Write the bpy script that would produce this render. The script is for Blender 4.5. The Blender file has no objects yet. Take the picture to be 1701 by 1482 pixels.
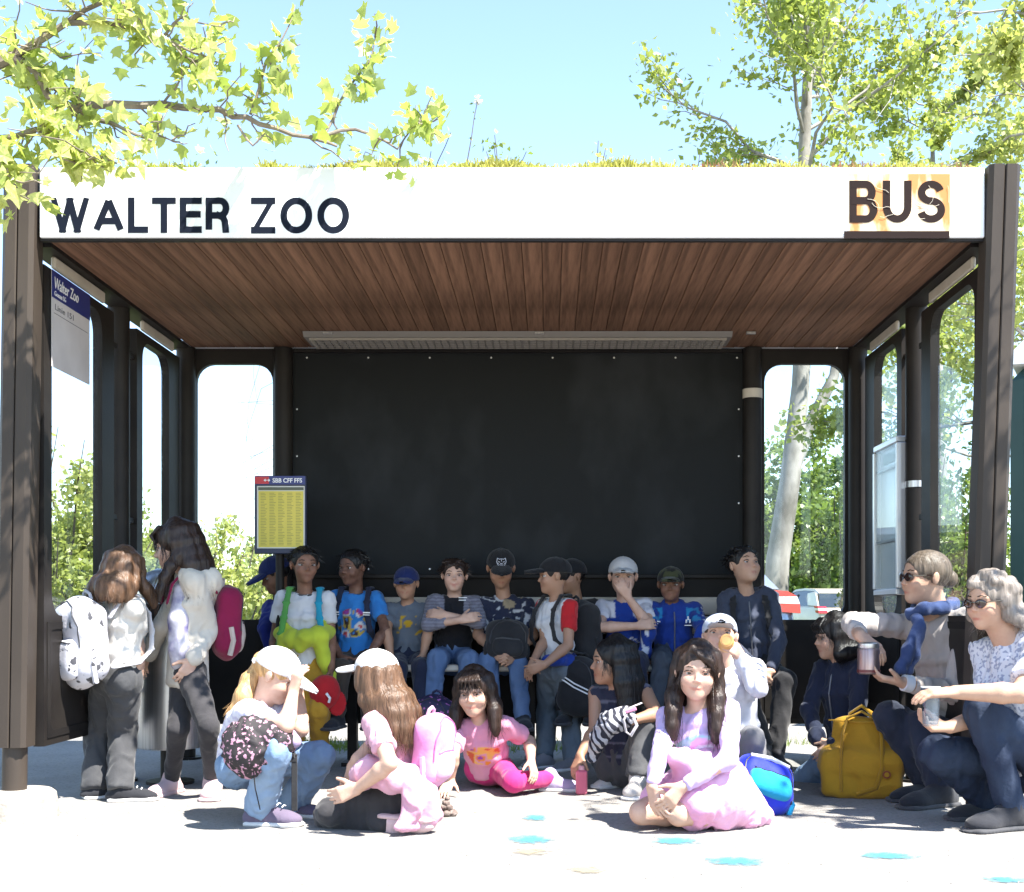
import bpy, math, random
import numpy as np
from mathutils import Vector, Matrix

sc = bpy.context.scene
col = sc.collection
R_ = math.radians

# ------------------------------------------------------------------ camera
CAM_H, FPX, VPX, VPY = 0.80, 2117.0, 912.0, 1019.0      # eye height; focal length and vanishing point of the 1701 px wide photograph
cam = bpy.data.cameras.new('camera'); camo = bpy.data.objects.new('camera', cam); col.objects.link(camo)
camo.location = (0, 0, CAM_H); camo.rotation_euler = (R_(90), 0, 0)
cam.sensor_width = 36; cam.lens = FPX / 1701 * 36
cam.shift_x = -(VPX - 850.5) / 1701; cam.shift_y = (VPY - 741) / 1701
cam.clip_start = 0.05; cam.clip_end = 3000
sc.camera = camo

# ------------------------------------------------------------------ sky, sun, exposure
SUN_DIR = Vector((0.50, -0.364, 1.0)).normalized()       # towards the sun
w = bpy.data.worlds.new('World'); sc.world = w; w.use_nodes = True
nt = w.node_tree; bg = nt.nodes['Background']
sk = nt.nodes.new('ShaderNodeTexSky'); sk.sky_type = 'NISHITA'; sk.sun_disc = False
sk.sun_elevation = math.asin(SUN_DIR.z); sk.sun_rotation = math.atan2(SUN_DIR.x, SUN_DIR.y)
sk.altitude = 1000; sk.air_density = 1.0; sk.dust_density = 0.0; sk.ozone_density = 0.0
nt.links.new(sk.outputs[0], bg.inputs[0]); bg.inputs[1].default_value = 0.13
sl = bpy.data.lights.new('sun', 'SUN'); sl.energy = 5.0; sl.angle = R_(0.53); sl.color = (1, 0.955, 0.88)
so = bpy.data.objects.new('sun', sl); col.objects.link(so)
so.rotation_euler = SUN_DIR.to_track_quat('Z', 'Y').to_euler(); so.location = (6, -4, 12)
vs = sc.view_settings; vs.view_transform = 'Standard'; vs.look = 'None'; vs.gamma = 1; vs.exposure = 1.85
vs.use_curve_mapping = False
sc.render.engine = 'CYCLES'
sc.cycles.use_denoising = True
sc.cycles.max_bounces = 8; sc.cycles.transparent_max_bounces = 24; sc.cycles.diffuse_bounces = 5
sc.cycles.caustics_reflective = False; sc.cycles.caustics_refractive = False
sc.cycles.sample_clamp_indirect = 6

rng = np.random.default_rng(11)
random.seed(5)
C0 = np.array([0, 0, CAM_H])

def P(px, py, Y):
    return np.array([(px - VPX) / FPX * Y, Y, CAM_H - (py - VPY) / FPX * Y])
def PG(px, py):
    return P(px, py, CAM_H * FPX / (py - VPY))

# ------------------------------------------------------------------ materials
MATS = {}
def mat(name, c, rough=0.7, metal=0.0, c2=None, nscale=8.0, nmix=1.0, stretch=(1, 1, 1), bump=0.0, bscale=60.0, spec=0.5,
        coat=0.0, sheen=0.0, rnd=0.0, attr=None, trans=0.0, detail=4.0, fac=(0.35, 0.65), coord='Object', emit=None):
    """Principled material: base colour c, optionally mixed with c2 by noise; fine relief by bump."""
    if name in MATS: return MATS[name]
    m = bpy.data.materials.new(name); m.use_nodes = True; n = m.node_tree.nodes; L = m.node_tree.links
    b = n['Principled BSDF']
    b.inputs['Roughness'].default_value = rough; b.inputs['Metallic'].default_value = metal
    b.inputs['Specular IOR Level'].default_value = spec
    b.inputs['Coat Weight'].default_value = coat; b.inputs['Sheen Weight'].default_value = sheen
    b.inputs['Base Color'].default_value = (*c, 1)
    tc = n.new('ShaderNodeTexCoord'); mp = n.new('ShaderNodeMapping'); mp.inputs['Scale'].default_value = stretch
    L.new(tc.outputs[coord], mp.inputs['Vector'])
    out = None
    if attr:
        a = n.new('ShaderNodeAttribute'); a.attribute_name = attr; out = a.outputs['Color']
    if c2 is not None:
        t = n.new('ShaderNodeTexNoise'); t.inputs['Scale'].default_value = nscale; t.inputs['Detail'].default_value = detail
        L.new(mp.outputs[0], t.inputs['Vector'])
        mr = n.new('ShaderNodeMapRange'); mr.inputs[1].default_value = fac[0]; mr.inputs[2].default_value = fac[1]
        mr.inputs[4].default_value = nmix
        L.new(t.outputs[0], mr.inputs[0])
        mx = n.new('ShaderNodeMix'); mx.data_type = 'RGBA'; L.new(mr.outputs[0], mx.inputs[0])
        if out: L.new(out, mx.inputs[6])
        else: mx.inputs[6].default_value = (*c, 1)
        mx.inputs[7].default_value = (*c2, 1); out = mx.outputs[2]
    if rnd:
        oi = n.new('ShaderNodeObjectInfo'); mr2 = n.new('ShaderNodeMapRange')
        mr2.inputs[3].default_value = 1 - rnd; mr2.inputs[4].default_value = 1 + rnd
        L.new(oi.outputs['Random'], mr2.inputs[0])
        hs = n.new('ShaderNodeHueSaturation'); L.new(mr2.outputs[0], hs.inputs['Value'])
        if out: L.new(out, hs.inputs['Color'])
        else: hs.inputs['Color'].default_value = (*c, 1)
        out = hs.outputs[0]
    if out: L.new(out, b.inputs['Base Color'])
    if bump:
        t2 = n.new('ShaderNodeTexNoise'); t2.inputs['Scale'].default_value = bscale; t2.inputs['Detail'].default_value = 5
        L.new(mp.outputs[0], t2.inputs['Vector'])
        bp = n.new('ShaderNodeBump'); bp.inputs['Strength'].default_value = bump; bp.inputs['Distance'].default_value = 0.01
        L.new(t2.outputs[0], bp.inputs['Height']); L.new(bp.outputs[0], b.inputs['Normal'])
    if trans: b.inputs['Transmission Weight'].default_value = trans
    if emit: b.inputs['Emission Color'].default_value = (*emit, 1); b.inputs['Emission Strength'].default_value = 1
    MATS[name] = m; return m

def leaf_mat(name, c, c2, t=0.45, nscale=3.0):
    if name in MATS: return MATS[name]
    m = bpy.data.materials.new(name); m.use_nodes = True; n = m.node_tree.nodes; L = m.node_tree.links
    n.remove(n['Principled BSDF']); o = n['Material Output']
    tc = n.new('ShaderNodeTexCoord'); t1 = n.new('ShaderNodeTexNoise'); t1.inputs['Scale'].default_value = nscale; t1.inputs['Detail'].default_value = 6
    L.new(tc.outputs['Object'], t1.inputs['Vector'])
    oi = n.new('ShaderNodeObjectInfo')
    add = n.new('ShaderNodeMath'); add.operation = 'MULTIPLY_ADD'; L.new(oi.outputs['Random'], add.inputs[0]); add.inputs[1].default_value = 0.5
    L.new(t1.outputs[0], add.inputs[2])
    mr = n.new('ShaderNodeMapRange'); mr.inputs[1].default_value = .45; mr.inputs[2].default_value = 1.0; L.new(add.outputs[0], mr.inputs[0])
    mx = n.new('ShaderNodeMix'); mx.data_type = 'RGBA'; L.new(mr.outputs[0], mx.inputs[0])
    mx.inputs[6].default_value = (*c, 1); mx.inputs[7].default_value = (*c2, 1)
    d = n.new('ShaderNodeBsdfDiffuse'); tr = n.new('ShaderNodeBsdfTranslucent'); g = n.new('ShaderNodeBsdfGlossy'); g.inputs['Roughness'].default_value = .45
    L.new(mx.outputs[2], d.inputs[0])
    hs = n.new('ShaderNodeHueSaturation'); hs.inputs['Value'].default_value = 1.5; hs.inputs['Saturation'].default_value = 1.05; L.new(mx.outputs[2], hs.inputs['Color'])
    L.new(hs.outputs[0], tr.inputs[0])
    ms = n.new('ShaderNodeMixShader'); ms.inputs[0].default_value = t; L.new(d.outputs[0], ms.inputs[1]); L.new(tr.outputs[0], ms.inputs[2])
    m2 = n.new('ShaderNodeMixShader'); m2.inputs[0].default_value = .05; L.new(ms.outputs[0], m2.inputs[1]); L.new(g.outputs[0], m2.inputs[2])
    L.new(m2.outputs[0], o.inputs['Surface']); MATS[name] = m; return m

def glass_mat(name='window_glass', tint=(0.94, 0.965, 0.97), f=0.045):
    if name in MATS: return MATS[name]
    m = bpy.data.materials.new(name); m.use_nodes = True; n = m.node_tree.nodes; L = m.node_tree.links
    n.remove(n['Principled BSDF']); o = n['Material Output']
    t = n.new('ShaderNodeBsdfTransparent'); t.inputs[0].default_value = (*tint, 1)
    g = n.new('ShaderNodeBsdfGlossy'); g.inputs['Roughness'].default_value = .02
    df = n.new('ShaderNodeBsdfDiffuse'); df.inputs[0].default_value = (.7, .75, .78, 1)
    lw = n.new('ShaderNodeLayerWeight'); pw_ = n.new('ShaderNodeMath'); pw_.operation = 'POWER'; pw_.inputs[1].default_value = 5; L.new(lw.outputs['Facing'], pw_.inputs[0])
    lw.inputs[0].default_value = .5
    fr = n.new('ShaderNodeMath'); fr.operation = 'MULTIPLY_ADD'; L.new(pw_.outputs[0], fr.inputs[0]); fr.inputs[1].default_value = .45; fr.inputs[2].default_value = .025
    ms = n.new('ShaderNodeMixShader'); L.new(fr.outputs[0], ms.inputs[0]); L.new(t.outputs[0], ms.inputs[1]); L.new(g.outputs[0], ms.inputs[2])
    # dust and wipe marks on the pane
    tc = n.new('ShaderNodeTexCoord'); mp = n.new('ShaderNodeMapping'); mp.inputs['Scale'].default_value = (6, 6, .7); L.new(tc.outputs['Object'], mp.inputs[0])
    nz = n.new('ShaderNodeTexNoise'); nz.inputs['Scale'].default_value = 1.5; nz.inputs['Detail'].default_value = 5; L.new(mp.outputs[0], nz.inputs['Vector'])
    mr = n.new('ShaderNodeMapRange'); mr.inputs[1].default_value = .48; mr.inputs[2].default_value = .8; mr.inputs[4].default_value = f; L.new(nz.outputs[0], mr.inputs[0])
    m2 = n.new('ShaderNodeMixShader'); L.new(mr.outputs[0], m2.inputs[0]); L.new(ms.outputs[0], m2.inputs[1]); L.new(df.outputs[0], m2.inputs[2])
    L.new(m2.outputs[0], o.inputs['Surface']); MATS[name] = m; return m

# ------------------------------------------------------------------ objects
def tag(o, label=None, cat=None, group=None, kind=None):
    if label: o['label'] = label
    if cat: o['category'] = cat
    if group: o['group'] = group
    if kind: o['kind'] = kind
    return o
def thing(name, loc, label, cat, group=None, rz=0.0):
    o = bpy.data.objects.new(name, None); col.objects.link(o); o.location = tuple(float(v) for v in loc); o.rotation_euler = (0, 0, rz)
    o.empty_display_size = .1
    return tag(o, label, cat, group)
def root_of(o):
    while o.parent: o = o.parent
    return o
def mesh_from(name, V, faces=None, quads=None, tris=None):
    me = bpy.data.meshes.new(name)
    V = np.asarray(V, dtype=np.float32)
    if faces is not None:
        me.from_pydata(V.tolist(), [], faces)
    else:
        F = np.asarray(quads if quads is not None else tris, dtype=np.int32); k = F.shape[1]; nf = len(F)
        me.vertices.add(len(V)); me.vertices.foreach_set('co', V.ravel())
        me.loops.add(nf * k); me.loops.foreach_set('vertex_index', F.ravel())
        me.polygons.add(nf); me.polygons.foreach_set('loop_start', np.arange(0, nf * k, k, dtype=np.int32))
        try: me.polygons.foreach_set('loop_total', np.full(nf, k, dtype=np.int32))
        except Exception: pass
        me.update(calc_edges=True)
    return me
def link(name, me, m=None, parent=None, world=True, smooth=False, sharp=None):
    """Link a mesh whose vertices are world coordinates; with a parent they become local to the parent's root."""
    if m is not None:
        for x in (m if isinstance(m, (list, tuple)) else [m]): me.materials.append(x)
    if smooth:
        me.polygons.foreach_set('use_smooth', np.ones(len(me.polygons), dtype=bool))
        if sharp: me.set_sharp_from_angle(angle=R_(sharp))
    o = bpy.data.objects.new(name, me); col.objects.link(o)
    if parent is not None:
        o.parent = parent
        if world:
            r = root_of(parent)
            loc = np.array(r.location) if r.type == 'EMPTY' else np.zeros(3)
            if r.type == 'EMPTY': me.transform(Matrix.Rotation(-r.rotation_euler.z, 4, 'Z') @ Matrix.Translation(-Vector(loc)))
    return o

def rot(yaw=0, pitch=0, roll=0):
    return np.array((Matrix.Rotation(yaw, 3, 'Z') @ Matrix.Rotation(pitch, 3, 'X') @ Matrix.Rotation(roll, 3, 'Y')))
def unit(v):
    v = np.asarray(v, float); return v / (np.linalg.norm(v) + 1e-12)

class MB:
    """Collects simple shapes into one mesh."""
    def __init__(s): s.v = []; s.f = []; s.mi = []; s.cur = 0
    def add(s, V, F):
        b = len(s.v); s.v += [tuple(map(float, p)) for p in V]; s.f += [tuple(i + b for i in f) for f in F]; s.mi += [s.cur] * len(F); return s
    def box(s, c, size, R=None, ch=0.0):
        hx, hy, hz = [d / 2 for d in size]; R = np.eye(3) if R is None else R; c = np.asarray(c, float)
        if ch <= 0:
            V = [(x, y, z) for x in (-hx, hx) for y in (-hy, hy) for z in (-hz, hz)]
            F = [(0, 1, 3, 2), (4, 6, 7, 5), (0, 4, 5, 1), (2, 3, 7, 6), (0, 2, 6, 4), (1, 5, 7, 3)]
        else:
            V = []; idx = {}
            for sx in (-1, 1):
                for sy in (-1, 1):
                    for sz in (-1, 1):
                        for ax in range(3):
                            q = [sx * hx, sy * hy, sz * hz]
                            for o in range(3):
                                if o != ax: q[o] -= (sx, sy, sz)[o] * ch
                            idx[(sx, sy, sz, ax)] = len(V); V.append(q)
            F = []
            def face(ids):
                pts = np.array([V[i] for i in ids]); n = np.cross(pts[1] - pts[0], pts[2] - pts[0])
                F.append(tuple(ids) if np.dot(n, pts.mean(0)) > 0 else tuple(ids[::-1]))
            for ax in range(3):
                o1, o2 = [a for a in range(3) if a != ax]
                for sg in (-1, 1):
                    q = []
                    for a, b in ((-1, -1), (1, -1), (1, 1), (-1, 1)):
                        t = [0, 0, 0]; t[ax] = sg; t[o1] = a; t[o2] = b; q.append(idx[(*t, ax)])
                    face(q)
                for a in (-1, 1):
                    for b in (-1, 1):
                        q = []
                        for e, axx in ((-1, o1), (1, o1), (1, o2), (-1, o2)):
                            t = [0, 0, 0]; t[ax] = e; t[o1] = a; t[o2] = b; q.append(idx[(*t, axx)])
                        face(q)
            for sx in (-1, 1):
                for sy in (-1, 1):
                    for sz in (-1, 1): face([idx[(sx, sy, sz, a)] for a in range(3)])
        V = np.array(V) @ np.asarray(R).T + c
        return s.add(V, F)
    def tube(s, path, r, n=8, cap=True, ell=None):
        path = [np.asarray(p, float) for p in path]; k = len(path)
        rs = r if isinstance(r, (list, tuple, np.ndarray)) else [r] * k
        V = []; F = []; up = None
        for i, p in enumerate(path):
            t = unit(path[min(i + 1, k - 1)] - path[max(i - 1, 0)])
            if up is None: up = np.array([0, 0, 1.]) if abs(t[2]) < .9 else np.array([1., 0, 0])
            a = unit(np.cross(up, t)); b = np.cross(t, a); up = b
            for j in range(n):
                an = 2 * math.pi * j / n
                V.append(p + rs[i] * (math.cos(an) * a + math.sin(an) * b * (ell or 1)))
        for i in range(k - 1):
            for j in range(n):
                F.append((i * n + j, i * n + (j + 1) % n, (i + 1) * n + (j + 1) % n, (i + 1) * n + j))
        if cap: F += [tuple(range(n))[::-1], tuple((k - 1) * n + j for j in range(n))]
        return s.add(V, F)
    def cyl(s, a, b, r0, r1=None, n=16): return s.tube([a, b], [r0, r0 if r1 is None else r1], n)
    def lathe(s, prof, c=(0, 0, 0), n=24, R=None):
        V = []; F = []; k = len(prof)
        for r, z in prof:
            for j in range(n): V.append((r * math.cos(2 * math.pi * j / n), r * math.sin(2 * math.pi * j / n), z))
        for i in range(k - 1):
            for j in range(n): F.append((i * n + j, i * n + (j + 1) % n, (i + 1) * n + (j + 1) % n, (i + 1) * n + j))
        if prof[0][0] > 1e-4: F.append(tuple(range(n))[::-1])
        if prof[-1][0] > 1e-4: F.append(tuple((k - 1) * n + j for j in range(n)))
        V = np.array(V)
        if R is not None: V = V @ np.asarray(R).T
        return s.add(V + np.asarray(c, float), F)
    def ball(s, c, r, R=None, n=14, m=9):
        r = np.array(r) * np.ones(3); V = []; F = []
        for i in range(m + 1):
            th = math.pi * i / m
            for j in range(n): V.append((math.sin(th) * math.cos(2 * math.pi * j / n), math.sin(th) * math.sin(2 * math.pi * j / n), math.cos(th)))
        for i in range(m):
            for j in range(n): F.append((i * n + j, (i + 1) * n + j, (i + 1) * n + (j + 1) % n, i * n + (j + 1) % n))
        V = np.array(V) * r
        if R is not None: V = V @ np.asarray(R).T
        return s.add(V + np.asarray(c, float), F)
    def prism(s, poly, fn):
        """poly: 2D outline; fn(u, v, side) -> point; side 0 front, 1 back."""
        n = len(poly)
        V = [fn(u, v, 0) for u, v in poly] + [fn(u, v, 1) for u, v in poly]
        F = [tuple(range(n)), tuple(range(2 * n - 1, n - 1, -1))] + [(i, i + n, (i + 1) % n + n, (i + 1) % n) for i in range(n)]
        return s.add(V, F)
    def build(s, name, m=None, parent=None, smooth=False, sharp=40, world=True, flip=True):
        me = bpy.data.meshes.new(name); me.from_pydata(s.v, [], s.f)
        if flip:
            import bmesh
            bm = bmesh.new(); bm.from_mesh(me); bmesh.ops.recalc_face_normals(bm, faces=bm.faces); bm.to_mesh(me); bm.free()
        o = link(name, me, m, parent, world, smooth, sharp if smooth else None)
        if any(s.mi): me.polygons.foreach_set('material_index', s.mi)
        return o

def rrect(x0, z0, x1, z1, r, n=6):
    pts = []
    for cx, cz, a0 in ((x1 - r, z0 + r, -90), (x1 - r, z1 - r, 0), (x0 + r, z1 - r, 90), (x0 + r, z0 + r, 180)):
        for i in range(n + 1):
            a = R_(a0 + 90 * i / n); pts.append((cx + r * math.cos(a), cz + r * math.sin(a)))
    return pts
def frame_mesh(mb, outer, r, inner, fn, n=6):
    """Panel with a rounded opening: outer (x0,z0,x1,z1), inner (x0,z0,x1,z1); fn(u,v,side)."""
    ip = rrect(*inner, r, n); k = len(ip); op = []
    x0, z0, x1, z1 = outer
    q = n + 1
    for i, (u, v) in enumerate(ip):
        c = i // q; j = i % q; t = j / n
        # corner c: bottom right, top right, top left, bottom left
        cx, cz = ((x1, z0), (x1, z1), (x0, z1), (x0, z0))[c]
        iu = (inner[2] - r, inner[2] - r, inner[0] + r, inner[0] + r)[c]; iv = (inner[1] + r, inner[3] - r, inner[3] - r, inner[1] + r)[c]
        a = (iu, cz) if c in (0, 2) else (cx, iv); b = (cx, iv) if c in (0, 2) else (iu, cz)
        if t <= .5: s_ = t * 2; op.append((a[0] + (cx - a[0]) * s_, a[1] + (cz - a[1]) * s_))
        else: s_ = t * 2 - 1; op.append((cx + (b[0] - cx) * s_, cz + (b[1] - cz) * s_))
    V = [fn(*p, 0) for p in ip] + [fn(*p, 0) for p in op] + [fn(*p, 1) for p in ip] + [fn(*p, 1) for p in op]
    F = []
    for i in range(k):
        j = (i + 1) % k
        F += [(i, j, k + j, k + i), (2 * k + i, 3 * k + i, 3 * k + j, 2 * k + j), (i, 2 * k + i, 2 * k + j, j), (k + i, k + j, 3 * k + j, 3 * k + i)]
    mb.add(V, F); return ip

def text_mesh(name, body, m, parent, origin, ux, uz, width, height, depth=0.004, bold=0.0, shear=0.0, space=1.0):
    """Lettering fitted to width x height, standing in the plane of ux, uz at origin (bottom left)."""
    cu = bpy.data.curves.new(name, 'FONT'); cu.body = body; cu.offset = bold; cu.extrude = 0.02; cu.space_character = space; cu.shear = shear; cu.resolution_u = 4
    o = bpy.data.objects.new(name, cu); col.objects.link(o); dg = bpy.context.evaluated_depsgraph_get()
    me = bpy.data.meshes.new_from_object(o.evaluated_get(dg)); bpy.data.objects.remove(o); bpy.data.curves.remove(cu)
    n = len(me.vertices); co = np.zeros(n * 3, np.float32); me.vertices.foreach_get('co', co); co = co.reshape(-1, 3)
    lo = co.min(0); hi = co.max(0); q = (co - lo) / (hi - lo + 1e-9)
    ux = np.asarray(ux, float); uz = np.asarray(uz, float); nn = np.cross(ux, uz)
    Wd = np.asarray(origin, float) + q[:, :1] * width * ux + q[:, 1:2] * height * uz + (q[:, 2:3]) * depth * nn
    me.vertices.foreach_set('co', Wd.astype(np.float32).ravel()); me.update(); me.materials.clear()
    return link(name, me, m, parent)

# grotesque capitals as pen strokes in a unit box (x, z), with their widths
def arc(cx, cz, rx, rz, a0, a1, n=14): return [(cx + rx * math.cos(R_(a0 + (a1 - a0) * i / n)), cz + rz * math.sin(R_(a0 + (a1 - a0) * i / n))) for i in range(n + 1)]
GLYPH = {
    'W': (1.30, [[(.0, 1), (.27, 0)], [(.27, 0), (.5, 1)], [(.5, 1), (.73, 0)], [(.73, 0), (1, 1)]]), 'A': (1.04, [[(0, 0), (.5, 1)], [(.5, 1), (1, 0)], [(.17, .30), (.83, .30)]]),
    'L': (.68, [[(0, 1), (0, 0)], [(0, 0), (1, 0)]]), 'T': (.80, [[(0, 1), (1, 1)], [(.5, 1), (.5, 0)]]), 'E': (.74, [[(0, 1), (0, 0)], [(0, 1), (1, 1)], [(0, .53), (.93, .53)], [(0, 0), (1, 0)]]),
    'R': (.82, [[(0, 0), (0, 1)], [(0, 1), (.62, 1)] + arc(.62, .745, .34, .255, 90, -90) + [(0, .49)], [(.55, .49), (.80, .42), (.90, .28), (.94, .0)]]),
    'Z': (.76, [[(0, 1), (1, 1)], [(1, 1), (0, 0)], [(0, 0), (1, 0)]]), 'O': (1.0, [arc(.5, .5, .5, .5, 0, 360, 36)]),
    'B': (.80, [[(0, 0), (0, 1)], [(0, 1), (.58, 1)] + arc(.58, .765, .34, .235, 90, -90) + [(0, .53)], [(0, .53), (.62, .53)] + arc(.62, .265, .38, .265, 90, -90) + [(0, 0)]]),
    'U': (.82, [[(0, 1), (0, .36)] + arc(.5, .36, .5, .36, 180, 360) + [(1, 1)]]),
    'S': (.80, [arc(.5, .76, .46, .24, 15, 270, 18) [:-1] + arc(.5, .26, .5, .26, 90, -165, 20)]),
}
def sign_text(name, body, m, parent, x0, x1, z0, z1, y, depth=.002, stroke=.155, gap=.2):
    H = z1 - z0; t = stroke; W = sum(GLYPH[c][0] for c in body) + gap * (len(body) - 1); sx = (x1 - x0) / W; x = x0; first = None
    for c in body:
        wd, strokes = GLYPH[c]; mb = MB(); gx, gw = x, wd * sx; th = t * H; lay = 0
        for st in strokes:
            q = np.array([(gx + th / 2 + u * (gw - th), z0 + th / 2 + v * (H - th)) for u, v in st]); q = q[[0] + [i for i in range(1, len(q)) if np.linalg.norm(q[i] - q[i - 1]) > 1e-5]]; k = len(q); closed = np.linalg.norm(q[0] - q[-1]) < 1e-6; L_, R2 = [], []
            for i in range(k):
                if closed: d0 = q[i] - q[i - 1 if i else k - 2]; d1 = q[(i + 1) if i < k - 1 else 1] - q[i]
                else: d0 = q[i] - q[i - 1] if i else q[1] - q[0]; d1 = q[i + 1] - q[i] if i < k - 1 else q[i] - q[i - 1]
                d0 = d0 / np.linalg.norm(d0); d1 = d1 / np.linalg.norm(d1); n0 = np.array([-d0[1], d0[0]]); n1 = np.array([-d1[1], d1[0]]); nn = n0 + n1; nn = nn / np.linalg.norm(nn); w2 = th / 2 / max(.5, nn @ n0)
                p = q[i].copy()
                if not closed and len(st) == 2 and c not in 'ASR':
                    if i == 0: p = p - d1 * th / 2
                    else: p = p + d0 * th / 2
                elif not closed and c in 'RBU' and len(st) > 2 and i in (0, k - 1): p = p + (-d1 if i == 0 else d0) * th / 2 * (1 if c in 'U' or c == 'R' else .5)
                a, b = p + nn * w2, p - nn * w2
                L_.append((np.clip(a[0], gx, gx + gw), np.clip(a[1], z0, z1))); R2.append((np.clip(b[0], gx, gx + gw), np.clip(b[1], z0, z1)))
            dy = lay * .00025; lay += 1
            V = [(a[0], y - dy, a[1]) for a in L_] + [(b[0], y - dy, b[1]) for b in R2] + [(a[0], y + depth, a[1]) for a in L_] + [(b[0], y + depth, b[1]) for b in R2]; F = []
            for i in range(k - 1): F += [(i, i + 1, k + i + 1, k + i), (2 * k + i, 3 * k + i, 3 * k + i + 1, 2 * k + i + 1), (i, 2 * k + i, 2 * k + i + 1, i + 1), (k + i, k + i + 1, 3 * k + i + 1, 3 * k + i)]
            mb.add(V, F)
        mb.build(name, m, parent); x += (wd + gap) * sx

# ------------------------------------------------------------------ signed distance shapes -> one continuous smooth mesh
def vnoise(p, seed=0):
    p = np.asarray(p, np.float64); i = np.floor(p).astype(np.int64); f = p - i; f = f * f * (3 - 2 * f)
    def h(a, b, c):
        n = (a * 374761393 + b * 668265263 + c * 2147483647 + seed * 974711) & 0x7fffffff
        n = (n ^ (n >> 13)) * 1274126177 & 0x7fffffff
        return ((n ^ (n >> 16)) & 0xffff) / 32767.5 - 1
    r = 0
    for a in (0, 1):
        for b in (0, 1):
            for c in (0, 1):
                wgt = (f[:, 0] if a else 1 - f[:, 0]) * (f[:, 1] if b else 1 - f[:, 1]) * (f[:, 2] if c else 1 - f[:, 2])
                r = r + wgt * h(i[:, 0] + a, i[:, 1] + b, i[:, 2] + c)
    return r

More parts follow.
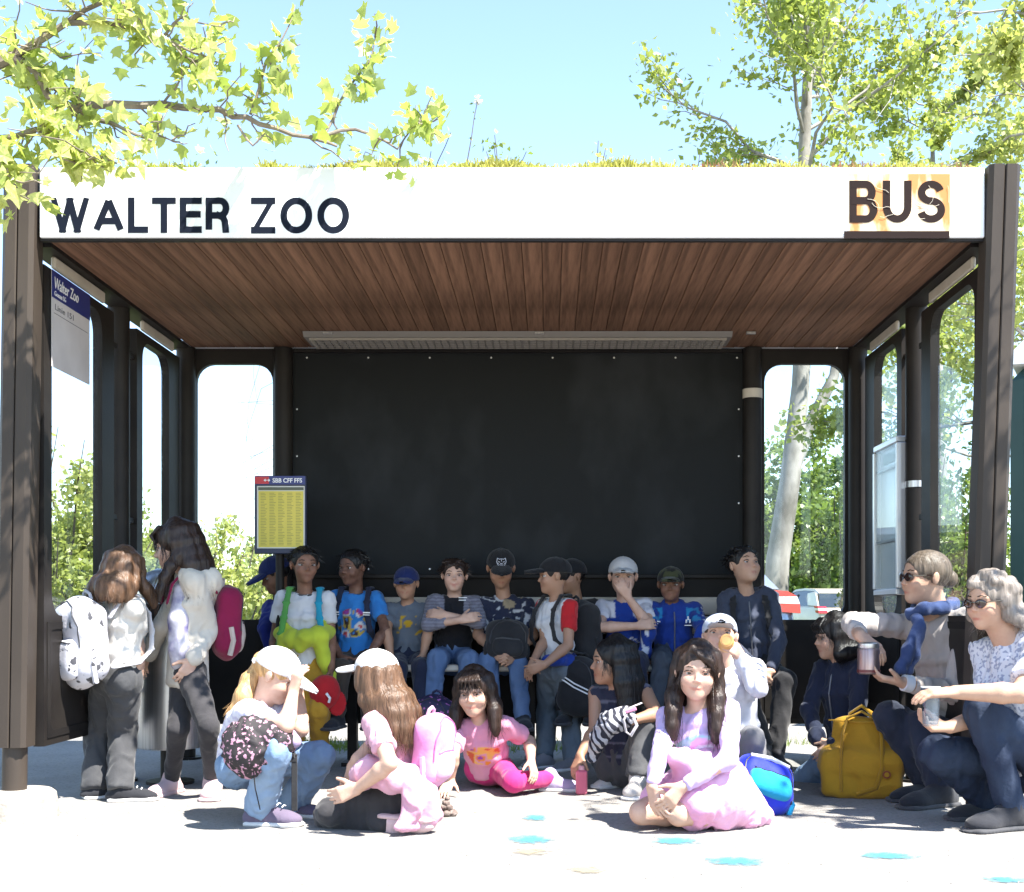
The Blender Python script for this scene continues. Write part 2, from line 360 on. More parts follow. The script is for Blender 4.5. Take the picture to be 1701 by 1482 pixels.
class SDF:
    def __init__(s): s.p = []
    def _add(s, fn, lo, hi, k, op): s.p.append((fn, np.asarray(lo, float), np.asarray(hi, float), k, op)); return s
    def cone(s, a, b, ra, rb, k=0.02, op='u', flat=0):
        """Tapered rod; flat: bit 1 cuts the a end square, bit 2 the b end."""
        a = np.asarray(a, float); b = np.asarray(b, float); ba = b - a; bb = ba @ ba + 1e-12; L = math.sqrt(bb); m = max(ra, rb)
        def fn(X, Y, Z):
            x = X - a[0]; y = Y - a[1]; z = Z - a[2]
            t0 = (x * ba[0] + y * ba[1] + z * ba[2]) / bb; t = np.clip(t0, 0, 1)
            d = np.sqrt((x - t * ba[0]) ** 2 + (y - t * ba[1]) ** 2 + (z - t * ba[2]) ** 2) - (ra + (rb - ra) * t)
            if flat & 1: d = np.maximum(d, -t0 * L)
            if flat & 2: d = np.maximum(d, (t0 - 1) * L)
            return d
        return s._add(fn, np.minimum(a - m, b - m), np.maximum(a + m, b + m), k, op)
    def chain(s, pts, rs, k=0.02, op='u'):
        for i in range(len(pts) - 1): s.cone(pts[i], pts[i + 1], rs[i], rs[i + 1], k, op)
        return s
    def ell(s, c, r, R=None, k=0.02, op='u'):
        c = np.asarray(c, float); r = np.asarray(r, float) * np.ones(3); R = np.eye(3) if R is None else np.asarray(R); m = r.max()
        def fn(X, Y, Z):
            x = X - c[0]; y = Y - c[1]; z = Z - c[2]
            q = [(x * R[0, j] + y * R[1, j] + z * R[2, j]) / r[j] for j in range(3)]
            k0 = np.sqrt(q[0] ** 2 + q[1] ** 2 + q[2] ** 2); k1 = np.sqrt((q[0] / r[0]) ** 2 + (q[1] / r[1]) ** 2 + (q[2] / r[2]) ** 2)
            return k0 * (k0 - 1) / (k1 + 1e-9)
        return s._add(fn, c - m, c + m, k, op)
    def econe(s, a, b, u, ra, rb, k=0.03, op='u', end=None, flat=0):
        """Rod of elliptic section from a to b; u: direction of the wide axis; ra, rb: (wide, deep) radii."""
        a = np.asarray(a, float); b = np.asarray(b, float); w_ = unit(b - a); L = np.linalg.norm(b - a); u = np.asarray(u, float); u = unit(u - w_ * (u @ w_)); v = np.cross(w_, u)
        e = end or min(ra[1], rb[1]); m = max(*ra, *rb, e)
        def fn(X, Y, Z):
            x = X - a[0]; y = Y - a[1]; z = Z - a[2]
            h = x * w_[0] + y * w_[1] + z * w_[2]; t = np.clip(h / L, 0, 1)
            ru = ra[0] + (rb[0] - ra[0]) * t; rv = ra[1] + (rb[1] - ra[1]) * t
            p = (x * u[0] + y * u[1] + z * u[2]) / ru; q = (x * v[0] + y * v[1] + z * v[2]) / rv; z2 = (h - t * L) / e
            d = (np.sqrt(p * p + q * q + z2 * z2) - 1) * np.minimum(ru, rv)
            if flat & 1: d = np.maximum(d, -h)
            if flat & 2: d = np.maximum(d, h - L)
            return d
        return s._add(fn, np.minimum(a, b) - m, np.maximum(a, b) + m, k, op)
    def box(s, c, half, R=None, r=0.02, k=0.01, op='u'):
        c = np.asarray(c, float); half = np.asarray(half, float); R = np.eye(3) if R is None else np.asarray(R); m = np.linalg.norm(half)
        def fn(X, Y, Z):
            x = X - c[0]; y = Y - c[1]; z = Z - c[2]
            q = [np.abs(x * R[0, j] + y * R[1, j] + z * R[2, j]) - half[j] + r for j in range(3)]
            return np.sqrt(np.maximum(q[0], 0) ** 2 + np.maximum(q[1], 0) ** 2 + np.maximum(q[2], 0) ** 2) + np.minimum(np.maximum(q[0], np.maximum(q[1], q[2])), 0) - r
        return s._add(fn, c - m, c + m, k, op)
    def cut(s, p, n, lo=None, hi=None, k=0.0):
        """Remove everything on the side n points to (within a box)."""
        p = np.asarray(p, float); n = unit(n)
        def fn(X, Y, Z): return (X - p[0]) * n[0] + (Y - p[1]) * n[1] + (Z - p[2]) * n[2]
        s.p.append((fn, lo, hi, k, 'i')); return s
    def mesh(s, h):
        ad = [q for q in s.p if q[4] == 'u']
        lo = np.min([q[1] for q in ad], 0) - 3 * h; hi = np.max([q[2] for q in ad], 0) + 3 * h
        n = np.ceil((hi - lo) / h).astype(int) + 1
        ax = [(lo[i] + np.arange(n[i]) * h).astype(np.float32) for i in range(3)]
        V = np.full(n, 1.0, np.float32)
        for fn, l, u, k, op in s.p:
            if l is None: l, u = lo, hi
            mg = k + 3 * h
            i0 = np.clip(np.floor((l - mg - lo) / h).astype(int), 0, n - 1); i1 = np.clip(np.ceil((u + mg - lo) / h).astype(int) + 1, 1, n)
            if (i1 <= i0).any(): continue
            X = ax[0][i0[0]:i1[0], None, None]; Y = ax[1][None, i0[1]:i1[1], None]; Z = ax[2][None, None, i0[2]:i1[2]]
            d = fn(X, Y, Z).astype(np.float32); sl_ = (slice(i0[0], i1[0]), slice(i0[1], i1[1]), slice(i0[2], i1[2])); v = V[sl_]
            if op == 'u':
                if k > 0:
                    hh = np.clip(.5 + .5 * (v - d) / k, 0, 1); V[sl_] = v + (d - v) * hh - k * hh * (1 - hh)
                else: V[sl_] = np.minimum(v, d)
            elif op == 's':
                d = -d
                if k > 0:
                    hh = np.clip(.5 - .5 * (v - d) / k, 0, 1); V[sl_] = v + (d - v) * hh + k * hh * (1 - hh)
                else: V[sl_] = np.maximum(v, d)
            else: V[sl_] = np.maximum(v, d)
        return surface_nets(V, lo, h)

def surface_nets(V, lo, h):
    s = V < 0
    sh = tuple(d - 1 for d in V.shape); c = np.zeros(sh, np.uint8)
    for a in (0, 1):
        for b in (0, 1):
            for d in (0, 1): c += s[a:a + sh[0], b:b + sh[1], d:d + sh[2]]
    act = (c > 0) & (c < 8); idx = np.full(sh, -1, np.int32); cells = np.argwhere(act); idx[act] = np.arange(len(cells))
    acc = np.zeros((len(cells), 3)); cnt = np.zeros(len(cells))
    corner = [(a, b, d) for a in (0, 1) for b in (0, 1) for d in (0, 1)]
    val = {q: V[cells[:, 0] + q[0], cells[:, 1] + q[1], cells[:, 2] + q[2]] for q in corner}
    for q in corner:
        for axx in range(3):
            if q[axx] == 0:
                q2 = list(q); q2[axx] = 1; q2 = tuple(q2); va, vb = val[q], val[q2]; cr = (va < 0) != (vb < 0)
                t = np.where(cr, va / np.where(cr, va - vb, 1), 0)
                p = np.tile(np.array(q, float), (len(cells), 1)); p[:, axx] += t
                acc += p * cr[:, None]; cnt += cr
    verts = (cells + acc / cnt[:, None]) * h + lo
    Q = []
    for axx in range(3):
        o = [i for i in range(3) if i != axx]
        a = [slice(None)] * 3; b = [slice(None)] * 3; a[axx] = slice(0, -1); b[axx] = slice(1, None)
        e = s[tuple(a)] != s[tuple(b)]; ii = np.argwhere(e)
        ii = ii[(ii[:, o[0]] > 0) & (ii[:, o[1]] > 0) & (ii[:, o[0]] < sh[o[0]]) & (ii[:, o[1]] < sh[o[1]])]
        def at(d0, d1):
            j = ii.copy(); j[:, o[0]] -= d0; j[:, o[1]] -= d1; return idx[j[:, 0], j[:, 1], j[:, 2]]
        q = np.stack([at(1, 1), at(0, 1), at(0, 0), at(1, 0)], 1)
        neg = s[ii[:, 0], ii[:, 1], ii[:, 2]]
        if axx == 1: neg = ~neg
        q[~neg] = q[~neg][:, ::-1]; Q.append(q)
    return verts, np.concatenate(Q)

def vnormals(V, Q):
    a, b, c, d = V[Q[:, 0]], V[Q[:, 1]], V[Q[:, 2]], V[Q[:, 3]]; n = np.cross(c - a, d - b); N = np.zeros_like(V)
    for j in range(4):
        for k in range(3): N[:, k] += np.bincount(Q[:, j], n[:, k], len(V))
    return N / (np.linalg.norm(N, axis=1, keepdims=True) + 1e-12)
def smooth_verts(V, Q, it=1, lam=.5):
    for _ in range(it):
        S = np.zeros_like(V); cn = np.zeros(len(V))
        for i, j in ((0, 1), (1, 2), (2, 3), (3, 0)):
            for a, b in ((i, j), (j, i)):
                for k in range(3): S[:, k] += np.bincount(Q[:, a], V[Q[:, b], k], len(V))
                cn += np.bincount(Q[:, a], minlength=len(V))
        V = V + lam * (S / np.maximum(cn, 1)[:, None] - V)
    return V
def sdf_obj(name, F, h, m, parent, fold=0.0, ff=(14, 14, 9), seed=0, colour=None, sm=1, dec=None):
    V, Q = F.mesh(h)
    if sm: V = smooth_verts(V, Q, sm)
    C = colour(V) if colour is not None else None
    if fold:
        N = vnormals(V, Q); q = V * np.array(ff) + seed * 7.3
        q2 = q + .9 * np.stack([vnoise(q * .7, 5), vnoise(q * .7, 6), vnoise(q * .7, 7)], 1)
        nz = 1 - 2.2 * np.abs(vnoise(q2, seed)) + .5 * vnoise(q2 * 2.3, seed + 1)
        V = V + N * (fold * nz)[:, None]
    me = mesh_from(name, V, quads=Q)
    if C is not None:
        at = me.attributes.new('Col', 'FLOAT_COLOR', 'POINT'); at.data.foreach_set('color', np.concatenate([C, np.ones((len(V), 1))], 1).astype(np.float32).ravel())
    if dec:
        t = bpy.data.objects.new('tmp', me); col.objects.link(t); md = t.modifiers.new('d', 'DECIMATE'); md.ratio = dec
        me2 = bpy.data.meshes.new_from_object(t.evaluated_get(bpy.context.evaluated_depsgraph_get())); bpy.data.objects.remove(t); bpy.data.meshes.remove(me); me = me2; me.name = name
    return link(name, me, m, parent, smooth=True)
# ------------------------------------------------------------------ palette
bronze = mat('dark_bronze_paint', (.013, .011, .0105), .5, c2=(.020, .017, .015), nscale=5, bump=.04, bscale=90, spec=.18)
post_paint = mat('brown_post_paint', (.036, .028, .0225), .5, spec=.25, c2=(.052, .041, .033), nscale=4, bump=.05, bscale=120, stretch=(1, 1, .3))
panel_paint = mat('dark_panel', (.010, .009, .009), .6, spec=.15, c2=(.022, .019, .017), nscale=3, bump=.04)
white_alu = mat('white_aluminium', (.78, .79, .80), .38, c2=(.66, .67, .68), nscale=2.2, nmix=.5, bump=.015, bscale=30, stretch=(3, 1, .8))
cream = mat('cream_plastic', (.55, .50, .43), .5, c2=(.47, .42, .35), nscale=7)
board_m = mat('charcoal_board', (.011, .0125, .0135), .62, c2=(.034, .037, .041), spec=.14, fac=(.5, .8), detail=7, stretch=(1, 1, .6), nscale=2.4, nmix=.8, bump=.05, bscale=220)
wood = mat('ceiling_wood', (.215, .118, .074), .75, spec=.15, c2=(.105, .058, .037), nscale=3.5, stretch=(14, .8, 14), bump=.12, bscale=12, rnd=.24, detail=8)
black_m = mat('black_joint', (.012, .011, .011), .8)
steel = mat('brushed_steel', (.56, .56, .57), .34, metal=.9, c2=(.42, .42, .43), nscale=5, stretch=(20, 20, .4))
screw_m = mat('zinc_screw', (.6, .6, .6), .4, metal=.8)
concrete = mat('plinth_concrete', (.40, .36, .31), .9, c2=(.27, .24, .21), nscale=9, bump=.5, bscale=70, detail=8)
glass = glass_mat()

# ------------------------------------------------------------------ ground
def sheet(name, poly, z, m, kind='structure'):
    me = mesh_from(name, [(x, y, z) for x, y in poly], faces=[tuple(range(len(poly)))])
    return tag(link(name, me, m), kind=kind)
def asphalt_mat():
    m = mat('pale_asphalt', (.275, .262, .246), .93, c2=(.205, .193, .18), nscale=2.2, detail=9, bump=.55, bscale=160, fac=(.3, .75))
    n = m.node_tree.nodes; L = m.node_tree.links; b = n['Principled BSDF']
    src = b.inputs['Base Color'].links[0].from_socket
    tc = n.new('ShaderNodeTexCoord')
    v = n.new('ShaderNodeTexVoronoi'); v.inputs['Scale'].default_value = 55; L.new(tc.outputs['Object'], v.inputs['Vector'])
    mr = n.new('ShaderNodeMapRange'); mr.inputs[1].default_value = 0.05; mr.inputs[2].default_value = .5; mr.inputs[3].default_value = .72; mr.inputs[4].default_value = 1.06
    L.new(v.outputs['Distance'], mr.inputs[0])
    mx = n.new('ShaderNodeMix'); mx.data_type = 'RGBA'; mx.blend_type = 'MULTIPLY'; mx.inputs[0].default_value = 1
    L.new(src, mx.inputs[6]); L.new(mr.outputs[0], mx.inputs[7]); L.new(mx.outputs[2], b.inputs['Base Color'])
    return m
sheet('ground', [(-60, -12), (60, -12), (60, 16), (-60, 16)], 0, asphalt_mat())
sheet('meadow', [(-900, 16), (900, 16), (900, 1500), (-900, 1500)], -.004, mat('meadow_grass', (.07, .12, .03), .95, c2=(.11, .15, .045), nscale=.6))
sheet('lawn', [(-60, 9.2), (-1.9, 9.2), (-1.2, 16), (-60, 16)], .004, mat('lawn_grass', (.06, .10, .028), .95, c2=(.10, .13, .045), nscale=3))

# small grit on the asphalt, too many to count
def scatter_mesh(name, pts, size, T, F, m, kind='stuff', normals=None, tilt=1.0, label=None, cat=None, parent=None, seed=1, aspect=None):
    r = np.random.default_rng(seed); n = len(pts); T = np.asarray(T, float); k = len(T)
    q = r.normal(size=(n, 4)); q[:, 1:3] *= tilt; q /= np.linalg.norm(q, axis=1, keepdims=True); w_, x, y, z = q.T
    M = np.stack([np.stack([1 - 2 * (y * y + z * z), 2 * (x * y - z * w_), 2 * (x * z + y * w_)], 1), np.stack([2 * (x * y + z * w_), 1 - 2 * (x * x + z * z), 2 * (y * z - x * w_)], 1),
                  np.stack([2 * (x * z - y * w_), 2 * (y * z + x * w_), 1 - 2 * (x * x + y * y)], 1)], 1)
    size = np.asarray(size, float) * np.ones(n)
    V = np.einsum('nij,kj->nki', M, T) * size[:, None, None] + np.asarray(pts)[:, None, :]
    V = V.reshape(-1, 3); Fa = np.asarray(F)
    Q = (Fa[None] + (np.arange(n) * k)[:, None, None]).reshape(-1, Fa.shape[1])
    me = mesh_from(name, V, quads=Q)
    o = link(name, me, m, parent); return tag(o, label, cat, None, kind)
OCT_V = [(1, 0, 0), (-1, 0, 0), (0, 1, 0), (0, -1, 0), (0, 0, .6), (0, 0, -.6)]
OCT_F = [(0, 2, 4), (2, 1, 4), (1, 3, 4), (3, 0, 4), (2, 0, 5), (1, 2, 5), (3, 1, 5), (0, 3, 5)]
n = 1500; yy = 3.4 + 4.2 * rng.random(n) ** 1.4; gp = np.stack([(rng.random(n) - .5) * 5.5, yy, np.full(n, .001)], 1)
near = np.array([-2.08, 5.0]); n2 = 700; a = rng.random(n2) * 6.28; rr_ = .17 + .28 * rng.random(n2) ** 2
gp = np.concatenate([gp, np.stack([near[0] + rr_ * np.cos(a), near[1] + rr_ * np.sin(a), np.full(n2, .001)], 1)])
scatter_mesh('gravel', gp, .0018 + .0042 * rng.random(len(gp)) ** 4, OCT_V, OCT_F, mat('grit', (.26, .23, .2), .9, c2=(.42, .39, .35), nscale=30))

# chalk smears
def chalk(px, py, wpx, hpx, m, label, seed):
    c = PG(px, py); s = FPX / c[1]; hy = hpx * c[1] ** 2 / (CAM_H * FPX) * .5; hx = wpx / s / 2 * 1.15; sk = -.35 * hy
    o = link('chalk_mark', mesh_from('chalk_mark', [(c[0] - hx, c[1] - hy - sk, .004), (c[0] + hx, c[1] - hy + sk, .004), (c[0] + hx, c[1] + hy + sk, .004), (c[0] - hx, c[1] + hy - sk, .004)], faces=[(0, 1, 2, 3)]), m)
    return tag(o, label, 'chalk mark', 'chalk marks on the asphalt')
def chalk_mat(name, c):
    """Rubbed chalk: patchy cover that thins out towards the ends."""
    m = bpy.data.materials.new(name); m.use_nodes = True; n = m.node_tree.nodes; L = m.node_tree.links; b = n['Principled BSDF']; b.inputs['Base Color'].default_value = (*c, 1); b.inputs['Roughness'].default_value = .95; b.inputs['Specular IOR Level'].default_value = .05
    tc = n.new('ShaderNodeTexCoord'); mp = n.new('ShaderNodeMapping'); mp.inputs['Location'].default_value = (-1, -1, 0); mp.inputs['Scale'].default_value = (2, 2, 0); L.new(tc.outputs['Generated'], mp.inputs[0])
    ln = n.new('ShaderNodeVectorMath'); ln.operation = 'LENGTH'; L.new(mp.outputs[0], ln.inputs[0])
    nz = n.new('ShaderNodeTexNoise'); nz.inputs['Scale'].default_value = 34; nz.inputs['Detail'].default_value = 6; L.new(tc.outputs['Object'], nz.inputs['Vector'])
    ma = n.new('ShaderNodeMath'); ma.operation = 'MULTIPLY_ADD'; ma.inputs[1].default_value = 1.7; L.new(nz.outputs[0], ma.inputs[0]); ma.inputs[2].default_value = .02
    sb = n.new('ShaderNodeMath'); sb.operation = 'SUBTRACT'; L.new(ma.outputs[0], sb.inputs[0]); L.new(ln.outputs['Value'], sb.inputs[1])
    mr = n.new('ShaderNodeMapRange'); mr.inputs[1].default_value = .0; mr.inputs[2].default_value = .55; mr.inputs[4].default_value = .75; L.new(sb.outputs[0], mr.inputs[0]); L.new(mr.outputs[0], b.inputs['Alpha']); return m
cm = chalk_mat('turquoise_chalk', (.07, .26, .33)); cy = chalk_mat('yellow_chalk', (.30, .265, .19))
for i, (px, py, w_, h_, lab) in enumerate([
        (880, 1396, 86, 15, 'bold turquoise chalk smear on the asphalt in front of the girl in magenta leggings'),
        (890, 1359, 46, 11, 'short faint turquoise chalk smear closest to the magenta leggings'),
        (1122, 1398, 92, 13, 'turquoise chalk smear just in front of the bare knees of the lilac girl'),
        (1222, 1432, 110, 16, 'long turquoise chalk smear in front of the blue daypack'),
        (1476, 1423, 106, 13, 'turquoise chalk smear on the asphalt in front of the mustard tote bag'),
        (1672, 1463, 78, 11, 'turquoise chalk smear at the right edge of the picture')]): chalk(px, py, w_, h_, cm, lab, 20 + i)
for i, (px, py, w_, h_, lab) in enumerate([
        (880, 1416, 70, 12, 'pale yellow chalk smudge below the bold turquoise smear'),
        (975, 1446, 70, 14, 'pale yellow chalk smudge near the bottom of the picture')]): chalk(px, py, w_, h_, cy, lab, 40 + i)

# ------------------------------------------------------------------ bus shelter
XL, XR, YF, YB = -2.06, 1.76, 5.0, 7.06
ZC, ZT = 2.266, 2.54
sh = thing('bus_shelter', (-.15, 6.0, 0), 'open fronted bus shelter in dark bronze metal with a white fascia and a wooden ceiling', 'bus shelter')

def front_post(tpx, bpx):
    t = P(tpx, 300, YF); b = P(bpx, 1240, YF)
    ax = (b - t) / (t[2] - b[2])
    at = lambda z: t + ax * (t[2] - z)
    post = None
    mb = MB()
    mb.cyl(at(ZT - .02), at(0.0 if bpx > 900 else .10), .047, n=20); post = mb.build('post', post_paint, sh, smooth=True)
    for s in (-1, 1):
        m2 = MB(); hw, hd, c_ = .0295, .06, .016
        pol = [(-hw, -hd + .004), (-hw + .004, -hd), (hw - c_, -hd), (hw, -hd + c_), (hw, hd - c_), (hw - c_, hd), (-hw, hd)]
        if s < 0: pol = [(-x, y) for x, y in pol][::-1]
        zt, zb = ZT + .004, .278
        m2.prism(pol, lambda u, v, k: (at(zb if k else zt) + np.array([u + s * .0315, v, 0])))
        m2.build('cladding', post_paint, post)
    m4 = MB(); m4.box((at(1.4) + np.array([0, -.045, 0])), (.006, .01, 2.2)); m4.build('groove', black_m, post)
front_post(40, 25); front_post(1661.5, 1628)

def wall_post(x, y, r=.052, z0=0.0, name='post'):
    mb = MB(); mb.cyl((x, y, ZC - .004), (x, y, z0), r, n=18); mb.cyl((x, y, .012), (x, y, 0), r * 1.7, n=18)
    return mb.build(name, bronze, sh, smooth=True)
for x, y in ((XL + .005, 6.085), (XR - .005, 6.085), (XL + .06, YB - .04), (XR - .06, YB - .04), (-1.466, YB - .03), (1.122, YB - .03)): wall_post(x, y)
mb = MB(); mb.cyl((1.122, YB - .03, 1.985), (1.122, YB - .03, 2.035), .0545, n=18); mb.build('post_band', cream, sh, smooth=True)
mb = MB(); mb.cyl((XR - .005, 6.085, 1.40), (XR - .005, 6.085, 1.43), .054, n=18); mb.build('post_band', steel, sh, smooth=True)

def bay_side(x, y0, y1, wy0, wy1, inward):
    th = .042
    fn = lambda u, v, k: (x + (th / 2 if k else -th / 2), u, v)
    mb = MB(); ip = frame_mesh(mb, (y0, .27, y1, 2.19), .095, (wy0, .79, wy1, 2.15), fn); f = mb.build('window_frame', bronze, sh)
    mb = MB(); mb.prism(rrect(wy0 - .006, .784, wy1 + .006, 2.156, .1), lambda u, v, k: (x + (.003 if k else -.003), u, v)); mb.build('window_pane', glass, f)
    mb = MB(); mb.prism(rrect(wy0 - .012, .778, wy1 + .012, 2.162, .107), lambda u, v, k: (x + inward * (.0215 if k else .019), u, v))
    mb2 = MB(); ip = frame_mesh(mb2, (y0 + .03, .30, y1 - .03, .765), .03, (y0 + .06, .33, y1 - .06, .735), lambda u, v, k: (x + inward * (.021 + (.004 if k else -.003)), u, v)); mb2.build('panel_rim', panel_paint, f)
    mb = MB(); mb.box((x + inward * .012, (y0 + y1) / 2, 2.228), (.02, (y1 - y0) * .72, .05), ch=.006); mb.build('clerestory_strip', cream, sh)
    for z in (.45, 1.25, 2.05):
        mb = MB(); mb.box((x, y1 + .03 if y1 < 6.05 else y0 - .03, z), (.02, .1, .028), ch=.003); mb.build('bracket', bronze, f)
bay_side(XL + .03, 5.07, 5.885, 5.15, 5.73, 1); bay_side(XL + .03, 6.215, 6.93, 6.30, 6.74, 1)
bay_side(XR - .02, 5.07, 5.885, 5.15, 5.745, -1); bay_side(XR - .02, 6.215, 6.93, 6.30, 6.74, -1)

def bay_rear(x0, x1, wx0, wx1):
    th = .04; y = YB
    fn = lambda u, v, k: (u, y + (th / 2 if k else -th / 2), v)
    mb = MB(); frame_mesh(mb, (x0, .19, x1, 2.262), .1, (wx0, .765, wx1, 2.178), fn); f = mb.build('window_frame', bronze, sh)
    mb = MB(); mb.prism(rrect(wx0 - .006, .759, wx1 + .006, 2.184, .106), lambda u, v, k: (u, y + (.003 if k else -.003), v)); mb.build('window_pane', glass, f)
    mb2 = MB(); frame_mesh(mb2, (x0 + .02, .22, x1 - .02, .735), .03, (x0 + .05, .25, x1 - .05, .705), lambda u, v, k: (u, y - .0205 + (-.004 if k else .003), v)); mb2.build('panel_rim', panel_paint, f)
bay_rear(-1.985, -1.515, -1.95, -1.526); bay_rear(1.172, 1.68, 1.19, 1.634)

mb = MB(); mb.box((-.165, YB + .004, 1.63), (2.53, .024, 1.27), ch=.004); bd = mb.build('back_board', board_m, sh)
mb = MB(); mb.box((-.165, YB + .01, .60), (2.53, .03, .82), ch=.004); mb.build('lower_board', panel_paint, sh)
mb = MB(); mb.box((-.172, YB - .016, 1.005), (2.48, .02, .022), ch=.003); mb.build('board_rail', bronze, sh)
mb = MB(); mb.box((-.172, YB - .010, 2.252), (2.48, .03, .022), ch=.003); mb.build('board_rail', bronze, sh)
sm = None
for xx, zz in [(-1.34 + .34 * i, 2.215) for i in range(8)] + [(-1.34 + .34 * i, 1.045) for i in range(8)] + [(sx, 1.15 + .26 * i) for sx in (-1.395, 1.05) for i in range(4)]:
    if sm is None:
        m3 = MB(); m3.lathe([(.0055, 0), (.005, .002), (0, .003)], (0, 0, 0), 8, rot(0, R_(90))); so_ = m3.build('screw', screw_m, bd, world=False); sm = so_.data
    else: so_ = bpy.data.objects.new('screw', sm); col.objects.link(so_); so_.parent = bd
    so_.location = (xx + .15, YB - .0083 - 6.0, zz)

# roof: slab, fascias, plank ceiling
mb = MB(); mb.box((-.15, 6.02, 2.41), (3.62, 1.98, .19)); mb.build('roof_slab', mat('roof_felt', (.05, .05, .05), .9), sh)
mb = MB(); mb.box((-.15, 6.02, 2.297), (3.66, 2.02, .024)); mb.build('ceiling_backing', black_m, sh)
fx0, fx1 = -1.988, 1.700
mb = MB(); mb.box(((fx0 + fx1) / 2, 4.985, (ZC + ZT) / 2), (fx1 - fx0, .03, ZT - ZC), ch=.004); fa = mb.build('front_fascia', white_alu, sh)
mb = MB(); mb.box(((fx0 + fx1) / 2, 4.992, ZC - .006), (fx1 - fx0, .02, .010)); mb.build('shadow_gap_strip', bronze, sh)  # dark strip standing in for the shadow gap below the fascia
for x in (XL + .0, XR - .0):
    mb = MB(); mb.box((x, 6.05, 2.41), (.06, 1.96, .26), ch=.004); mb.build('side_fascia', bronze, sh)
    mb = MB(); mb.box((x + (.03 if x < 0 else -.03), 6.05, 2.262), (.11, 1.98, .016)); mb.build('side_beam', bronze, sh)
mb = MB(); mb.box((-.15, 7.075, 2.40), (3.76, .03, .28), ch=.004); mb.build('rear_fascia', white_alu, sh)
NP = 45; x0_, x1_ = -1.972, 1.672; pw = (x1_ - x0_) / NP
pm = None
for i in range(NP):
    if pm is None:
        m3 = MB(); m3.box((0, 0, 0), (pw - .0022, 2.02, .018), ch=.0022); o = m3.build('ceiling_plank', wood, sh, world=False); pm = o.data
    else: o = bpy.data.objects.new('ceiling_plank', pm); col.objects.link(o); o.parent = sh
    o.location = (x0_ + pw * (i + .5) + .15, 6.02 - 6.0, 2.2755 + .0012 * random.uniform(-1, 1))

# lettering on the fascia
navy = mat('navy_lettering', (.007, .010, .020), .7, spec=.08)
def face_text(body, x0, x1, yt, yb, m, name, Y=4.9695, bold=.02, depth=.003):
    a = P(x0, yb, Y); b = P(x1, yt, Y)
    return text_mesh(name, body, m, fa, a, (1, 0, 0), (0, 0, 1), b[0] - a[0], b[2] - a[2], -depth, bold)
def face_sign(body, x0, x1, yt, yb, Y, m, par, st, gap):
    a = P(x0, yb, Y); b = P(x1, yt, Y); sign_text('letter', body, m, par, a[0], b[0], a[2], b[2], Y, .0012, st, gap)
face_sign('WALTER', 84, 382, 328, 387, 4.9685, navy, fa, .185, .13); face_sign('ZOO', 417, 580, 328, 388, 4.9685, navy, fa, .185, .16)
orange = mat('sun_shade_orange_film', (.74, .60, .42), .5, c2=(.46, .19, .045), nscale=6, stretch=(2.5, 1, .7), fac=(.46, .58))  # sun and shade put into the colour: cream where lit, orange streaks shaded
a = P(1409, 393, 4.9685); b = P(1578, 289, 4.9685)
mb = MB(); mb.box(((a[0] + b[0]) / 2, 4.9685, (a[2] + b[2]) / 2), (b[0] - a[0], .002, b[2] - a[2])); bp_ = mb.build('bus_sign_film', orange, fa)
brown = mat('brown_lettering', (.022, .014, .013), .75, spec=.08)
def film_text(body, x0, x1, yt, yb):
    a = P(x0, yb, 4.9665); b = P(x1, yt, 4.9665)
    return text_mesh('lettering_bus', body, brown, bp_, a, (1, 0, 0), (0, 0, 1), b[0] - a[0], b[2] - a[2], -.002, .035)
face_sign('BUS', 1411, 1570, 300, 370, 4.966, brown, bp_, .175, .16)
a = P(1402, 396, 4.966); b = P(1577, 384, 4.966)
mb = MB(); mb.box(((a[0] + b[0]) / 2, 4.966, (a[2] + b[2]) / 2), (b[0] - a[0], .002, b[2] - a[2])); mb.build('sign_underline', brown, bp_)
crk = MB(); rc = random.Random(4)
for i in range(9):
    x = rc.uniform(1412, 1575); y = rc.uniform(292, 376); ang = rc.uniform(0, 3.14); pth = []
    for k in range(6):
        pth.append(P(min(max(x, 1411), 1576), min(max(y, 291), 381), 4.9638)); x += math.cos(ang) * 7; y += math.sin(ang) * 7; ang += rc.uniform(-.6, .6)
    crk.tube(pth, .0007, 4)
crk.build('film_crack', mat('film_crack_white', (.7, .62, .5), .7), bp_)

# ------------------------------------------------------------------ lamp under the ceiling
lf = thing('ceiling_light', (-.05, 6.76, 2.266), 'long unlit strip light with a grey louvre under the rear of the wooden ceiling', 'ceiling light')
lx0, lx1 = P(503, 562, 6.62)[0], P(1217, 562, 6.62)[0]
mb = MB(); mb.prism([(-.15, 2.264), (.15, 2.264), (.12, 2.240), (-.12, 2.240)], lambda u, v, k: ((lx1 if k else lx0), 6.76 + u, v)); mb.build('housing', mat('lamp_grey', (.20, .185, .17), .6), lf)
lm = None
for j, yy in enumerate(np.linspace(-.105, .105, 5)):
    mb = MB(); mb.box(((lx0 + lx1) / 2, 6.76 + yy, 2.232), (lx1 - lx0 - .05, .006, .014)); mb.build('louvre_slat', mat('lamp_slat', (.28, .26, .24), .4, metal=.4), lf)
for i in range(56):
    xx = lx0 + .05 + (lx1 - lx0 - .1) * i / 55
    if lm is None: mb = MB(); mb.box((0, 0, 0), (.005, .22, .012)); o = mb.build('louvre_fin', MATS['lamp_slat'], lf, world=False); lm = o.data
    else: o = bpy.data.objects.new('louvre_fin', lm); col.objects.link(o); o.parent = lf
    o.location = (xx + .05, 0, 2.2315 - 2.266)
for xx in (-1.15, -.05, 1.05):
    mb = MB(); mb.box((xx, 6.625, 2.258), (.05, .02, .014), ch=.002); mb.build('clip', steel, lf)

